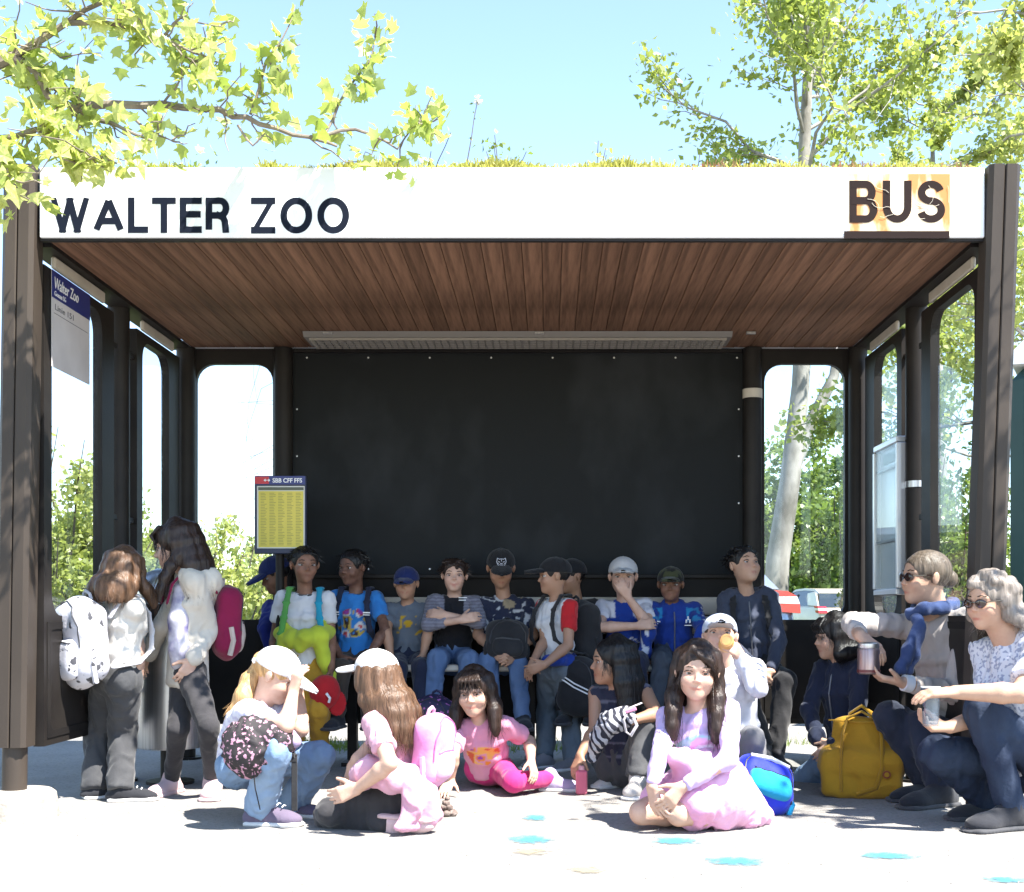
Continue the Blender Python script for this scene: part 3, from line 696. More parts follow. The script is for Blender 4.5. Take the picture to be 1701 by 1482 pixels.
# ------------------------------------------------------------------ concrete plinths
for px, lab in ((25, 'round concrete plinth under the left front post'),):
    c = P(px, 1240, YF); pl = MB(); pl.lathe([(.165, -.02), (.16, .05), (.152, .095), (.135, .108), (0, .11)], (c[0], YF, 0), 32)
    tag(pl.build('concrete_plinth', concrete, smooth=True), lab, 'plinth')

# ------------------------------------------------------------------ bench
bn = thing('waiting_bench', (-.1, 6.8, 0), 'long cream slatted bench on dark legs along the back wall of the shelter', 'bench')
bx0, bx1 = -1.25, 1.20
for j in range(3):
    mb = MB(); mb.box(((bx0 + bx1) / 2, 6.66 + .115 * j, .515), (bx1 - bx0, .107, .034), ch=.008); mb.build('seat_slat', cream, bn)
for j in range(2):
    mb = MB(); mb.box(((bx0 + bx1) / 2, 7.0, .735 + .105 * j), (bx1 - bx0, .026, .098), ch=.006); mb.build('backrest_slat', cream, bn)
for xx in (-1.05, -.1, .95):
    mb = MB(); mb.box((xx, 6.78, .49), (.05, .34, .024)); mb.box((xx, 6.82, .24), (.05, .06, .48)); mb.box((xx, 6.8, .01), (.07, .3, .02)); mb.build('leg', bronze, bn)
    mb = MB(); mb.box((xx, 6.975, .68), (.04, .022, .36)); mb.build('back_support', bronze, bn)

# ------------------------------------------------------------------ timetable on its post
tt_c = P(465, 855, 6.55); s_ = 6.55 / FPX
tt = thing('timetable_sign', (tt_c[0], 6.56, 0), 'framed yellow timetable with a blue header on a thin post beside the board', 'timetable')
def tp(px, py, dy): return P(px, py, 6.55) + np.array([0, dy, 0])
def tbox(x0, y0, x1, y1, dy, th, m, name, par, ch=0):
    a = tp(x0, y1, 0); b = tp(x1, y0, 0); mb = MB(); mb.box(((a[0] + b[0]) / 2, 6.55 + dy, (a[2] + b[2]) / 2), (b[0] - a[0], th, b[2] - a[2]), ch=ch); return mb.build(name, m, par)
navy_p = mat('header_blue', (.02, .03, .16), .4); red_p = mat('header_red', (.50, .02, .03), .4); yel = mat('timetable_yellow', (.66, .55, .10), .6, c2=(.58, .50, .08), nscale=5)
case = tbox(422, 790, 508, 920, .02, .03, mat('sign_case', (.02, .025, .06), .4), 'case', tt, .004)
tbox(423, 791, 507, 805, .002, .01, navy_p, 'header', tt); tbox(424, 792, 447, 804, -.004, .003, red_p, 'red_field', tt)
tbox(427, 807.5, 506, 911, .003, .006, mat('sheet_white', (.6, .6, .55), .6), 'paper', tt)
tbox(429, 809.5, 504.5, 814.5, -.0016, .002, mat('title_bar', (.10, .11, .08), .6), 'title_bar', tt)
ysh = tbox(429.5, 816, 504, 909, -.001, .002, yel, 'yellow_sheet', tt)
prn = MB(); rp = random.Random(3)
for c_ in range(5):
    cx = 433 + 14.6 * c_
    for r_ in range(34):
        y = 819 + 2.6 * r_; a = tp(cx, y + 1, 0); b = tp(cx + rp.uniform(6, 11), y, 0)
        prn.box(((a[0] + b[0]) / 2, 6.5478, (a[2] + b[2]) / 2), (b[0] - a[0], .0006, (b[2] - a[2]) * .8))
tag(prn.build('printed_rows', mat('print_grey', (.24, .22, .07), .7), ysh), kind='stuff')
wt = mat('print_white', (.8, .8, .8), .5)
a = tp(453, 802, -.004); b = tp(502, 794.5, -.004); text_mesh('header_lettering', 'SBB CFF FFS', wt, tt, a, (1, 0, 0), (0, 0, 1), b[0] - a[0], b[2] - a[2], -.001, .02)
mb = MB()
for sx in (-1, 1):
    o_ = tp(444, 798, -.0062); u = s_
    mb.prism([(sx * .6, .7), (sx * 2.6, .7), (sx * 2.6 - sx * 0, 2.6), (sx * 5.5, 0), (sx * 2.6, -2.6), (sx * 2.6, -.7), (sx * .6, -.7)], lambda p, q, k: o_ + np.array([p * u, -.001 if k else .0008, q * u]))
mb.build('arrow_emblem', wt, tt)
mb = MB(); mb.cyl((tt_c[0] - .01, 6.60, 0), (tt_c[0] - .01, 6.60, 1.47), .022, n=14); mb.build('post', bronze, tt, smooth=True)

# poster on the left side glass
po = thing('glass_poster', (XL + .06, 5.35, 1.8), 'white notice with a blue header hanging on the left side glass', 'poster')
X_ = XL + .058
def pbox(y0, y1, z0, z1, dx, m, name): mb = MB(); mb.box((X_ + dx, (y0 + y1) / 2, (z0 + z1) / 2), (.003, y1 - y0, z1 - z0)); return mb.build(name, m, po)
pbox(5.13, 5.55, 1.795, 2.185, 0, mat('poster_paper', (.55, .52, .52), .7, c2=(.46, .43, .43), nscale=5), 'sheet')
pbox(5.13, 5.55, 2.075, 2.185, .002, navy_p, 'header')
text_mesh('header_lettering', 'Walter Zoo', wt, po, (X_ + .004, 5.15, 2.115), (0, 1, 0), (0, 0, 1), .26, .046, .001, .01, shear=.15)
text_mesh('small_lettering', 'Gossau SG', wt, po, (X_ + .004, 5.15, 2.085), (0, 1, 0), (0, 0, 1), .12, .02, .001)
text_mesh('line_lettering', 'Linie 151', mat('print_dark', (.1, .1, .11), .7), po, (X_ + .0018, 5.16, 2.03), (0, 1, 0), (0, 0, 1), .2, .024, .001)
pbox(5.15, 5.53, 2.014, 2.016, .001, MATS['print_dark'], 'rule')

# display case on the right side glass
dc = thing('display_case', (XR - .06, 6.34, .9), 'silver framed display case fixed to the right side glass behind the woman with the scarf', 'display case')
X_ = XR - .066; y0, y1, z0, z1 = 6.13, 6.56, .905, 1.64
alu = mat('silver_frame', (.62, .62, .63), .35, metal=.7)
for nm, c_, s3 in (('frame_rail', (X_, (y0 + y1) / 2, z1), (.05, y1 - y0, .03)), ('frame_rail', (X_, (y0 + y1) / 2, z0), (.05, y1 - y0, .03)), ('frame_stile', (X_, y0, (z0 + z1) / 2), (.05, .03, z1 - z0 - .034)), ('frame_stile', (X_, y1, (z0 + z1) / 2), (.05, .03, z1 - z0 - .034))):
    mb = MB(); mb.box(c_, s3, ch=.004); mb.build(nm, alu, dc)
mb = MB(); mb.box((X_ + .012, (y0 + y1) / 2, (z0 + z1) / 2), (.006, y1 - y0 - .03, z1 - z0 - .03)); mb.build('back_sheet', mat('notice_sheet', (.50, .55, .60), .25, c2=(.34, .40, .44), nscale=3, spec=.8), dc)
for z in (1.16, 1.52):
    mb = MB(); mb.box((X_ - .004, (y0 + y1) / 2, z), (.02, y1 - y0 - .03, .012)); mb.build('crossbar', mat('crossbar_grey', (.2, .21, .22), .4), dc)
mb = MB(); mb.box((X_ + .006, (y0 + y1) / 2, 1.575), (.004, .26, .05)); mb.build('title_strip', mat('title_green', (.22, .30, .28), .5), dc)
mb = MB(); mb.box((X_ - .016, (y0 + y1) / 2, (z0 + z1) / 2), (.003, y1 - y0 - .028, z1 - z0 - .028)); mb.build('cover_pane', glass, dc)

# stainless litter bin behind the standing girls
b_ = P(283, 1240, 6.0)
bi = thing('litter_bin', (b_[0], 6.0, 0), 'tall stainless steel litter bin standing behind the two girls with rucksacks', 'litter bin')
mb = MB(); mb.lathe([(.15, .17), (.152, .18), (.152, .86), (.148, .875)], (b_[0], 6.0, 0), 36); mb.build('body', steel, bi, smooth=True)
mb = MB(); mb.lathe([(.158, .875), (.16, .885), (.155, .93), (.12, .985), (.06, 1.01), (0, 1.015)], (b_[0], 6.0, 0), 36); mb.build('lid', steel, bi, smooth=True)
mb = MB(); mb.cyl((b_[0], 6.0, 0), (b_[0], 6.0, .17), .045, n=16); mb.cyl((b_[0], 6.0, 0), (b_[0], 6.0, .015), .11, n=20); mb.build('foot', bronze, bi, smooth=True)
mb = MB(); mb.box((b_[0], 5.845, .80), (.15, .02, .085), ch=.008); mb.build('opening', black_m, bi)
# ------------------------------------------------------------------ vegetation
LO = [(0, 0), (.30, .02), (.58, .14), (.42, .32), (.68, .64), (.36, .58), (.22, .68), (0, 1.0), (-.22, .68), (-.36, .58), (-.68, .64), (-.42, .32), (-.58, .14), (-.30, .02)]
LOBE_V = [(0, .38, .0)] + [(x, y, .16 * abs(x) - .12 * y * y) for x, y in LO]
LOBE_F = [(0, i + 1, (i + 1) % 14 + 1) for i in range(14)]
OV_V = [(0, 0, 0), (.34, .38, .07), (0, 1, -.08), (-.34, .38, .07)]
OV_F = [(0, 1, 2, 3)]
bark_plane = mat('plane_bark', (.13, .105, .08), .9, c2=(.26, .22, .17), nscale=14, bump=.4, bscale=40)
bark_pale = mat('pale_bark', (.36, .34, .31), .85, c2=(.16, .15, .13), nscale=6, bump=.4, bscale=25, stretch=(1, 1, .5))
bark_dark = mat('twig_bark', (.10, .08, .06), .9)
leaf_young = leaf_mat('young_plane_leaf', (.25, .32, .06), (.55, .56, .20), .55, 6)
leaf_mid = leaf_mat('mid_green_leaf', (.09, .15, .025), (.19, .25, .05), .45, 1.6)
leaf_light = leaf_mat('light_green_leaf', (.24, .29, .06), (.42, .44, .14), .52, 1.2)
leaf_dark = leaf_mat('deep_green_leaf', (.035, .075, .018), (.10, .16, .035), .35, 1.6)

def wob(a, b, r, n=6, amp=.06, sag=0.0):
    a = np.asarray(a, float); b = np.asarray(b, float); L = np.linalg.norm(b - a); pts = []
    for i in range(n + 1):
        t = i / n; p = a + (b - a) * t + r.normal(size=3) * amp * L * math.sin(math.pi * t) * .6; p[2] -= sag * L * math.sin(math.pi * t); pts.append(p)
    return pts
def interp(path, t):
    k = len(path) - 1; f = min(max(t, 0), .9999) * k; i = int(f); return path[i] + (path[i + 1] - path[i]) * (f - i)

# --- the plane tree whose branches hang into the picture at top left
def plane_tree(label, base, trunk_top, limbs, twig_spec, seed, lobes=300, name='plane_tree'):
    r = np.random.default_rng(seed)
    t = thing(name, base, label, 'tree', 'plane trees in front of the shelter')
    mb = MB(); tp_ = wob(base, trunk_top, r, 6, .02); mb.tube(tp_, np.linspace(.17, .11, 7), 14); mb.build('trunk', bark_plane, t, smooth=True)
    LP = []
    br = MB()
    for path, r0, r1, dens, nt, tl in limbs:
        k = len(path); fine = []
        for i in range(k - 1): fine += wob(path[i], path[i + 1], r, 3, .05)[:-1]
        fine.append(np.asarray(path[-1], float)); br.tube(fine, np.linspace(r0, r1, len(fine)), 7)
        L = sum(np.linalg.norm(fine[i + 1] - fine[i]) for i in range(len(fine) - 1))
        for j in range(int(nt * 1.45)):
            tt = r.uniform(.08, 1.0); p = interp(fine, tt); d = unit(r.normal(size=3) * np.array([1, .8, .9]) + np.array([.35, 0, -.1])); q = p + d * tl * r.uniform(.5, 1.5)
            tw = wob(p, q, r, 4, .1, .04); br.tube(tw, np.linspace(.0042, .0016, 5), 4)
            for z in range(int(dens * 1.25 * r.uniform(.5, 1.5))): LP.append(interp(tw, r.uniform(.2, 1.05)) + r.normal(size=3) * .03)
        for z in range(int(dens * L * 5)): LP.append(interp(fine, r.uniform(.5, 1)) + r.normal(size=3) * .035)
    br.build('branch', bark_plane, t, smooth=True)
    LP = np.array(LP)
    # nearest to the lens = largest in the picture: separate leaves; the rest joined
    px = VPX + LP[:, 0] / LP[:, 1] * FPX; py = VPY - (LP[:, 2] - CAM_H) / LP[:, 1] * FPX
    inn = (px > -20) & (px < 1721) & (py > -20) & (py < 420)
    order = np.argsort(np.where(inn, 0, 10) + LP[:, 1]); sep = order[:lobes]; rest = order[lobes:]
    lm = []
    for v in range(4):
        V = np.array(LOBE_V) * np.array([1 + .12 * v - .15, 1, 1 + .9 * v]); V[:, 2] += .06 * np.sin(5 * V[:, 0] + v)
        me = mesh_from('leaf', V, faces=LOBE_F); me.materials.append(leaf_young); lm.append(me)
    bl = np.array(base)
    for i in sep:
        o = bpy.data.objects.new('leaf', lm[r.integers(4)]); col.objects.link(o); o.parent = t
        o.location = LP[i] - bl; o.rotation_euler = (r.normal() * .8 - .5, r.normal() * .7, r.uniform(0, 6.28)); s = .024 + .056 * r.random() ** 1.3; o.scale = (s, s, s)
    if len(rest): scatter_mesh('foliage', LP[rest], r.uniform(.028, .062, len(rest)), LOBE_V, LOBE_F, leaf_young, 'stuff', tilt=1, parent=t, seed=seed)
    return t
Yb = 4.55
p_ = lambda x, y, Y=Yb: P(x, y, Y)
lb = (-3.5, 4.35, 0)
top = np.array([-3.35, 4.4, 2.5])
limbs = [
    ([top, p_(-120, 170, 4.5), p_(20, 95, 4.5), p_(62, 118, 4.5), p_(80, 160, 4.5), p_(150, 195, 4.5), p_(255, 235, 4.4)], .030, .004, 5, 20, .22),
    ([p_(62, 118, 4.5), p_(140, 176, 4.6), p_(270, 173, 4.65), p_(365, 182, 4.7), p_(430, 206, 4.72), p_(515, 228, 4.75), p_(560, 243, 4.75)], .018, .005, 2, 9, .16),
    ([p_(515, 228, 4.75), p_(590, 215, 4.75), p_(660, 248, 4.78), p_(700, 200, 4.8)], .008, .002, 6, 6, .12),
    ([p_(416, 190, 4.7), p_(440, 110, 4.72), p_(470, 62, 4.72), p_(490, 8, 4.75)], .006, .0018, 7, 5, .09),
    ([p_(540, 222, 4.75), p_(575, 150, 4.78), p_(612, 105, 4.8), p_(624, 55, 4.8)], .006, .0018, 7, 5, .09),
    ([p_(200, 180, 4.6), p_(252, 218, 4.55), p_(290, 236, 4.55)], .007, .002, 3, 3, .1),
    ([p_(395, 208, 4.7), p_(420, 242, 4.7), p_(440, 222, 4.7), p_(452, 232, 4.7)], .005, .002, 0, 0, .1),
    ([p_(20, 95, 4.5), p_(110, 38, 4.45), p_(190, 40, 4.45), p_(270, 62, 4.5), p_(350, 96, 4.5)], .014, .003, 6, 12, .17),
    ([p_(110, 38, 4.45), p_(200, -20, 4.4), p_(300, -60, 4.4)], .010, .003, 5, 8, .2),
    ([top, p_(-60, 250, 4.3), p_(60, 215, 4.25), p_(130, 250, 4.25), p_(195, 272, 4.3)], .016, .003, 5, 16, .18),
    ([p_(-60, 250, 4.3), p_(-10, 275, 4.2), p_(25, 300, 4.2)], .010, .003, 6, 8, .15),
    ([top, p_(-200, 20, 4.7), p_(-60, -60, 4.7), p_(60, -90, 4.7)], .024, .006, 6, 14, .28),
    ([p_(270, 62, 4.5), p_(300, 30, 4.5), p_(370, 45, 4.5)], .005, .002, 5, 4, .1),
    ([p_(270, 173, 4.65), p_(300, 130, 4.6), p_(325, 95, 4.6)], .005, .002, 4, 3, .1),
]
plane_tree('plane tree whose leafy branches hang over the left end of the white fascia', lb, top, limbs, None, 21)
r = np.random.default_rng(61); v = r.normal(size=(3600, 3)); v /= np.linalg.norm(v, axis=1, keepdims=True); v *= r.random((3600, 1)) ** .35
cw = np.array([-4.0, 3.9, 5.3]) + v * np.array([2.3, 2.2, 1.45]); cw = cw[(vnoise(cw * 1.5, 3) > -.25)]; pt = [o for o in bpy.data.objects if o.name == 'plane_tree'][0]
scatter_mesh('crown', cw, r.uniform(.05, .10, len(cw)), LOBE_V, LOBE_F, leaf_young, 'stuff', parent=pt, seed=62)  # unseen upper crown, added above the view to hold back sky light
mb = MB()
for i in range(16):
    e = np.array([-4.0, 3.9, 5.3]) + unit(r.normal(size=3)) * np.array([2.0, 1.9, 1.2]); mb.tube(wob((-3.4, 4.4, 2.6 + .08 * i), e, r, 6, .07), np.linspace(.045, .008, 7), 6)
mb.build('limb', bark_plane, pt, smooth=True)
# --- the plane tree beside the right end, which dapples the posts and the two women
rb_ = (3.7, 3.35, 0); rt = np.array([3.6, 3.5, 2.6])
limbs = [
    ([rt, (3.2, 3.9, 3.1), (2.7, 4.2, 3.3), (2.25, 4.4, 3.35)], .035, .006, 4, 17, .36),
    ([rt, (3.1, 4.2, 2.9), (2.7, 4.5, 2.95), (2.45, 4.65, 2.95)], .025, .005, 4, 12, .30),
    ([rt, (3.3, 3.5, 3.6), (2.7, 3.8, 3.9), (2.3, 4.1, 4.0)], .030, .006, 4, 14, .4),
    ([(2.3, 4.1, 4.0), (1.9, 4.05, 3.5), (1.70, 4.0, 2.88), (1.52, 4.0, 2.66)], .008, .002, 4, 4, .1),
    ([rt, (3.9, 4.3, 3.4), (3.9, 5.0, 3.7)], .03, .006, 5, 12, .4),
]
plane_tree('plane tree with a few leaves showing in the top right corner', rb_, rt, limbs, None, 33, lobes=60)

# --- trees and bushes behind the shelter
def add_tree(name, label, cat, x, y, h, r0, spread, n, lm, ls, seed, first=.25, bark=bark_pale, path=None, limbs=14, up=.6, group=None, fork=None, sub=5, jit=.085, tdir=None):
    r = np.random.default_rng(seed); t = thing(name, (x, y, 0), label, cat, group)
    tr = MB(); path = [np.asarray(q, float) for q in path] if path else wob((x, y, 0), (x + r.normal() * .2, y, h), r, 7, .03)
    tr.tube(path, np.linspace(r0, r0 * .15, len(path)), 12)
    if fork: tr.tube([np.asarray(q, float) for q in fork], np.linspace(r0 * .6, r0 * .1, len(fork)), 9)
    LP = []; tw_ = MB()
    for i in range(limbs):
        src = path if not fork or i % 3 else [np.asarray(q, float) for q in fork]
        tt = first + (1 - first) * (i + r.random()) / limbs; p = interp(src, tt); az = i * 2.4 + r.normal() * .4
        L = spread * (1.05 - .55 * tt) * r.uniform(.7, 1.15); d = unit(np.array([math.cos(az), math.sin(az), up + r.normal() * .25]))
        lp = wob(p, p + d * L, r, 5, .07); tw_.tube(lp, np.linspace(max(.012, r0 * .28 * (1 - tt * .6)), .006, 6), 6)
        for j in range(sub):
            q = interp(lp, r.uniform(.25, 1)); d2 = unit(d + r.normal(size=3) * .8); l2 = L * r.uniform(.2, .5)
            sp = wob(q, q + d2 * l2, r, 3, .1); tw_.tube(sp, np.linspace(.008, .003, 4), 4); LP.append((sp, l2))
    tr.build('trunk', bark, t, smooth=True); tw_.build('limb', bark, t, smooth=True)
    per = max(1, n // len(LP)); pts = []
    for sp, l2 in LP:
        for z in range(max(1, int(per * r.uniform(.2, 1.8)))): pts.append(interp(sp, r.uniform(.1, 1.1)) + r.normal(size=3) * jit * l2 * 1.6)
    scatter_mesh('crown', np.array(pts), r.uniform(.6, 1.25, len(pts)) * ls, OV_V, OV_F, lm, None, parent=t, seed=seed)
    return t
def add_bush(label, x, y, rad, h, n, lm, ls, seed, group='bushes behind the shelter'):
    r = np.random.default_rng(seed); t = thing('bush', (x, y, 0), label, 'bush', group); st = MB(); pts = []; ns = 22
    for i in range(ns):
        a = r.uniform(0, 6.28); rr2 = rad * math.sqrt(r.random()); hh = h * r.uniform(.7, 1.18) * (1 - .35 * (rr2 / rad) ** 2)
        p = wob((x + .25 * rr2 * math.cos(a), y + .25 * rr2 * math.sin(a), 0), (x + rr2 * math.cos(a), y + rr2 * math.sin(a), hh), r, 5, .05)
        st.tube(p, np.linspace(.022, .004, 6), 5)
        for j in range(7):
            q = interp(p, r.uniform(.15, .95)); e = q + unit(r.normal(size=3) + np.array([0, 0, .5])) * r.uniform(.15, .45) * (rad * .6)
            s2 = wob(q, e, r, 3, .1); st.tube(s2, [.007, .006, .004, .002], 4)
            for z in range(max(1, int(n / ns / 7 * r.uniform(.3, 1.7)))): pts.append(interp(s2, r.uniform(0, 1.15)) + r.normal(size=3) * .07 * rad)
    pts = np.array(pts); pts[:, 2] = np.maximum(pts[:, 2], .04)
    st.build('stem', bark_dark, t, smooth=True); scatter_mesh('foliage', pts, r.uniform(.6, 1.3, len(pts)) * ls, OV_V, OV_F, lm, None, parent=t, seed=seed)
X = lambda px, Y: (px - VPX) / FPX * Y
Z = lambda py, Y: CAM_H - (py - VPY) / FPX * Y
# pale aspen whose fork shows in the right rear window and whose crown rises over the roof
Y = 14.0
pth = [(X(1284, Y), Y, 0), (X(1292, Y), Y, Z(930, Y)), (X(1312, Y), Y, Z(800, Y)), (X(1330, Y), Y, Z(640, Y)), (X(1338, Y), Y, Z(450, Y)), (X(1336, Y), Y, Z(250, Y)), (X(1342, Y), Y, Z(120, Y)), (X(1350, Y), Y, Z(-40, Y)), (X(1360, Y), Y, Z(-200, Y))]
fk = [(X(1316, Y), Y, Z(780, Y)), (X(1350, Y), Y + .1, Z(700, Y)), (X(1392, Y), Y + .2, Z(620, Y)), (X(1400, Y), Y + .2, Z(560, Y)), (X(1420, Y), Y + .3, Z(440, Y)), (X(1440, Y), Y + .3, Z(330, Y))]
add_tree('aspen_tree', 'tall pale barked tree with a forked trunk rising behind the right rear window', 'tree', X(1284, Y), Y, 9, .145, 2.5, 17000, leaf_light, .088, 7, first=.52, path=pth, limbs=30, up=.8, fork=fk, sub=8, group='trees behind the shelter')
Y = 10.5
pth = [(X(1790, Y), Y, 0), (X(1785, Y), Y, 1.5), (X(1790, Y), Y, 3), (X(1790, Y), Y, 4), (X(1785, Y), Y, 5), (X(1770, Y), Y, 6.2)]
add_tree('leafy_tree', 'leafy tree beyond the right front post with foliage down to the side glass', 'tree', X(1790, Y), Y, 6, .12, 2.3, 13000, leaf_light, .072, 9, first=.22, path=pth, limbs=20, up=.15, sub=6, group='trees behind the shelter')
Y = 16.5
pth = [(X(1575, Y), Y, 0), (X(1570, Y), Y, 1.6), (X(1560, Y), Y, 3.2), (X(1556, Y), Y, 4.8), (X(1550, Y), Y, 6.4), (X(1548, Y), Y, 7.4)]
add_tree('leafy_tree', 'broad airy tree rising above the orange sign between the aspen and the right post', 'tree', X(1575, Y), Y, 7.5, .11, 2.1, 13000, leaf_light, .085, 14, first=.35, path=pth, limbs=26, up=.45, sub=7, group='trees behind the shelter')
for i, (px, yy, rad, top_, n, lm_, ls_, lab) in enumerate([
        (60, 11.0, 1.0, 700, 8000, leaf_light, .075, 'tall green bush filling the left side glass behind the poster'),
        (-70, 12.5, 1.1, 770, 3000, leaf_mid, .08, 'green bush outside the left front post'),
        (190, 13.0, .8, 850, 3600, leaf_light, .075, 'lighter bush behind the narrow left rear side glass'),
        (340, 14.0, .9, 850, 4300, leaf_light, .08, 'light green bush behind the tall girl with the dark hair'),
        (440, 15.5, .9, 870, 3600, leaf_light, .085, 'low bright bush behind the timetable'),
        (1448, 13.2, .50, 690, 3000, leaf_mid, .08, 'dense bush right of the forked pale trunk'),
        (1530, 14.5, 1.1, 690, 4200, leaf_dark, .09, 'dark tall bush right of the forked pale trunk'),
        (1505, 11.5, .55, 820, 3000, leaf_mid, .07, 'green bush behind the silver display case'),
        (1590, 12.5, 1.0, 770, 4200, leaf_mid, .075, 'bush behind the right front side glass'),
        (1160, 17.0, .9, 800, 1600, leaf_dark, .09, 'shaded bush half hidden by the charcoal board'),
        (1330, 40.0, 3.0, 690, 9000, leaf_mid, .26, 'large round bush far behind the beige car'),
        (1460, 42.0, 2.8, 720, 6000, leaf_dark, .26, 'dark round bush far beyond the right rear corner post'),
        (560, 17.5, 1.3, 880, 1500, leaf_mid, .09, 'bush hidden mostly behind the charcoal board')]):
    add_bush(lab, X(px, yy), yy, rad, Z(top_, yy), int(n * 1.9), lm_, ls_ * .8, 50 + i)
# bare drooping shrub
r = np.random.default_rng(3); Y = 9.0
wt_ = thing('bare_shrub', (X(560, Y), Y, 0), 'thin leafless shrub with drooping twigs seen through the left rear window', 'shrub')
st = MB(); st.tube(wob((X(560, Y), Y, 0), (X(540, Y), Y, Z(560, Y)), r, 5, .02), np.linspace(.04, .015, 6), 8); st.build('stem', bark_dark, wt_, smooth=True)
tw = MB()
for i in range(9):
    z0 = r.uniform(560, 800); p0 = np.array(P(545, z0, Y)); a = P(r.uniform(385, 440), z0 + r.uniform(-60, 60), Y); b = P(r.uniform(380, 430) if i % 2 else r.uniform(430, 460), z0 + r.uniform(60, 170), Y)
    tw.tube([p0, (p0 + a) / 2 + [0, 0, .1], np.array(a), (np.array(a) + b) / 2 + [-.03, 0, 0], np.array(b)], [.0035, .003, .0025, .002, .001], 4)
tw.build('twig', bark_pale, wt_)

# --- roof garden
def roof_patch(name, px0, px1, n, m, hmin, hmax, seed, lab, skip=None):
    r = np.random.default_rng(seed); V = []; F = []
    for i in range(n):
        px = r.uniform(px0, px1)
        x = X(px, 5.2); y = 5.006 + r.random() ** 2 * .16; hgt = r.uniform(hmin, hmax) * (.5 + .7 * max(0, math.sin(px * .031 + seed) * .5 + .5)); w2 = .0042; dx, dy = r.normal() * .02, r.normal() * .02
        b = len(V); a = r.uniform(0, 3.14); cx, cy2 = math.cos(a) * w2, math.sin(a) * w2
        V += [(x - cx, y - cy2, 2.515), (x + cx, y + cy2, 2.515), (x + dx + cx * .6, y + dy + cy2 * .6, 2.53 + hgt), (x + dx - cx * .6, y + dy - cy2 * .6, 2.53 + hgt)]; F.append((b, b + 1, b + 2, b + 3))
    tag(link(name, mesh_from(name, V, quads=F), m), lab, 'roof plants', kind='stuff')
sed = leaf_mat('sedum_green', (.28, .32, .05), (.42, .40, .11), .45, 8)
red = leaf_mat('red_stems', (.24, .09, .06), (.28, .24, .08), .4, 9)
mb = MB(); mb.box((-.15, 6.0, 2.51), (3.58, 1.94, .02)); tag(mb.build('roof_soil', mat('soil', (.12, .09, .06), .95, c2=(.2, .17, .09), nscale=20)), 'thin soil layer on the flat roof', 'soil', kind='structure')
roof_patch('sedum', 455, 1045, 12000, sed, .012, .05, 1, 'low yellow green sedum along the roof edge')
roof_patch('sedum', 120, 350, 2200, sed, .01, .035, 5, 'sparse sedum on the left part of the roof')
roof_patch('red_grass', 1100, 1590, 1500, red, .01, .045, 2, 'reddish dry stems on the right part of the roof')
roof_patch('sedum', 1040, 1600, 6500, sed, .008, .04, 6, 'green stems on the right part of the roof')
def weed(px, top_, y, n, lab, seed, m=leaf_mid, ball=False, ls=.03, wid=.05):
    r = np.random.default_rng(seed); x = X(px, y); zt = Z(top_, y); t = thing('roof_weed', (x, y, 2.515), lab, 'plant', 'weeds growing on the roof')
    s = MB(); pts = []
    dx = {True: X(793, y) - X(765, y)}.get(ball, r.normal() * .02)
    for k in range(1 if ball else 4):
        e = np.array([x + dx + (0 if ball else r.normal() * wid), y + r.normal() * .03, zt - (0 if k == 0 else r.uniform(0, .08))]); p = wob((x, y, 2.515), e, r, 5, .02); s.tube(p, np.linspace(.003, .0015, 6), 5)
        for j in range(n // (1 if ball else 4)): pts.append(interp(p, r.uniform(.15, 1)) + r.normal(size=3) * (.008 if ball else .022))
    s.build('stem', bark_dark, t)
    if ball:
        b = MB(); c = np.array(e)
        for k in range(40): d = unit(r.normal(size=3)); b.tube([c, c + d * .021], [.0012, .002], 3)
        b.build('seed_head', mat('seed_white', (.75, .75, .7), .9), t)
    scatter_mesh('leaves', np.array(pts), ls * r.uniform(.6, 1.2, len(pts)), OV_V, OV_F, m, None, parent=t, seed=seed)
weed(765, 162, 5.25, 7, 'single tall stalk with a white round seed head on the roof', 1, ball=True, ls=.022)
weed(835, 226, 5.3, 90, 'leafy weed beside the tall seed stalk on the roof', 2, wid=.07)
weed(990, 232, 5.3, 40, 'small pale weed alone on the middle of the roof', 3, leaf_light, wid=.012)
weed(310, 255, 5.25, 60, 'weed on the roof under the hanging branch', 4, wid=.06)
weed(700, 232, 5.3, 60, 'leafy weed left of the tall seed stalk on the roof', 6, leaf_light, wid=.06)
weed(1150, 258, 5.3, 50, 'low weed on the roof left of the orange sign', 7, wid=.1)
# --- grass tufts just behind the rear edge of the shelter
n = 5200; gx = rng.uniform(-1.6, 3.2, n); gy = rng.normal(7.62, .13, n)
keep = (vnoise(np.stack([gx * 2.2, gy * 3, gx * 0], 1), 4) > -.15); gx, gy = gx[keep], gy[keep]
V = []; F = []
for x, y in zip(gx, gy):
    b = len(V); hgt = random.uniform(.015, .075); dx, dy = random.gauss(0, .02), random.gauss(0, .02)
    V += [(x - .002, y, 0), (x + .002, y, 0), (x + dx + .0008, y + dy, hgt), (x + dx - .0008, y + dy, hgt)]; F.append((b, b + 1, b + 2, b + 3))
tag(link('grass', mesh_from('grass', V, quads=F), leaf_mid), 'short rough grass along the rear edge of the shelter floor', 'grass', kind='stuff')

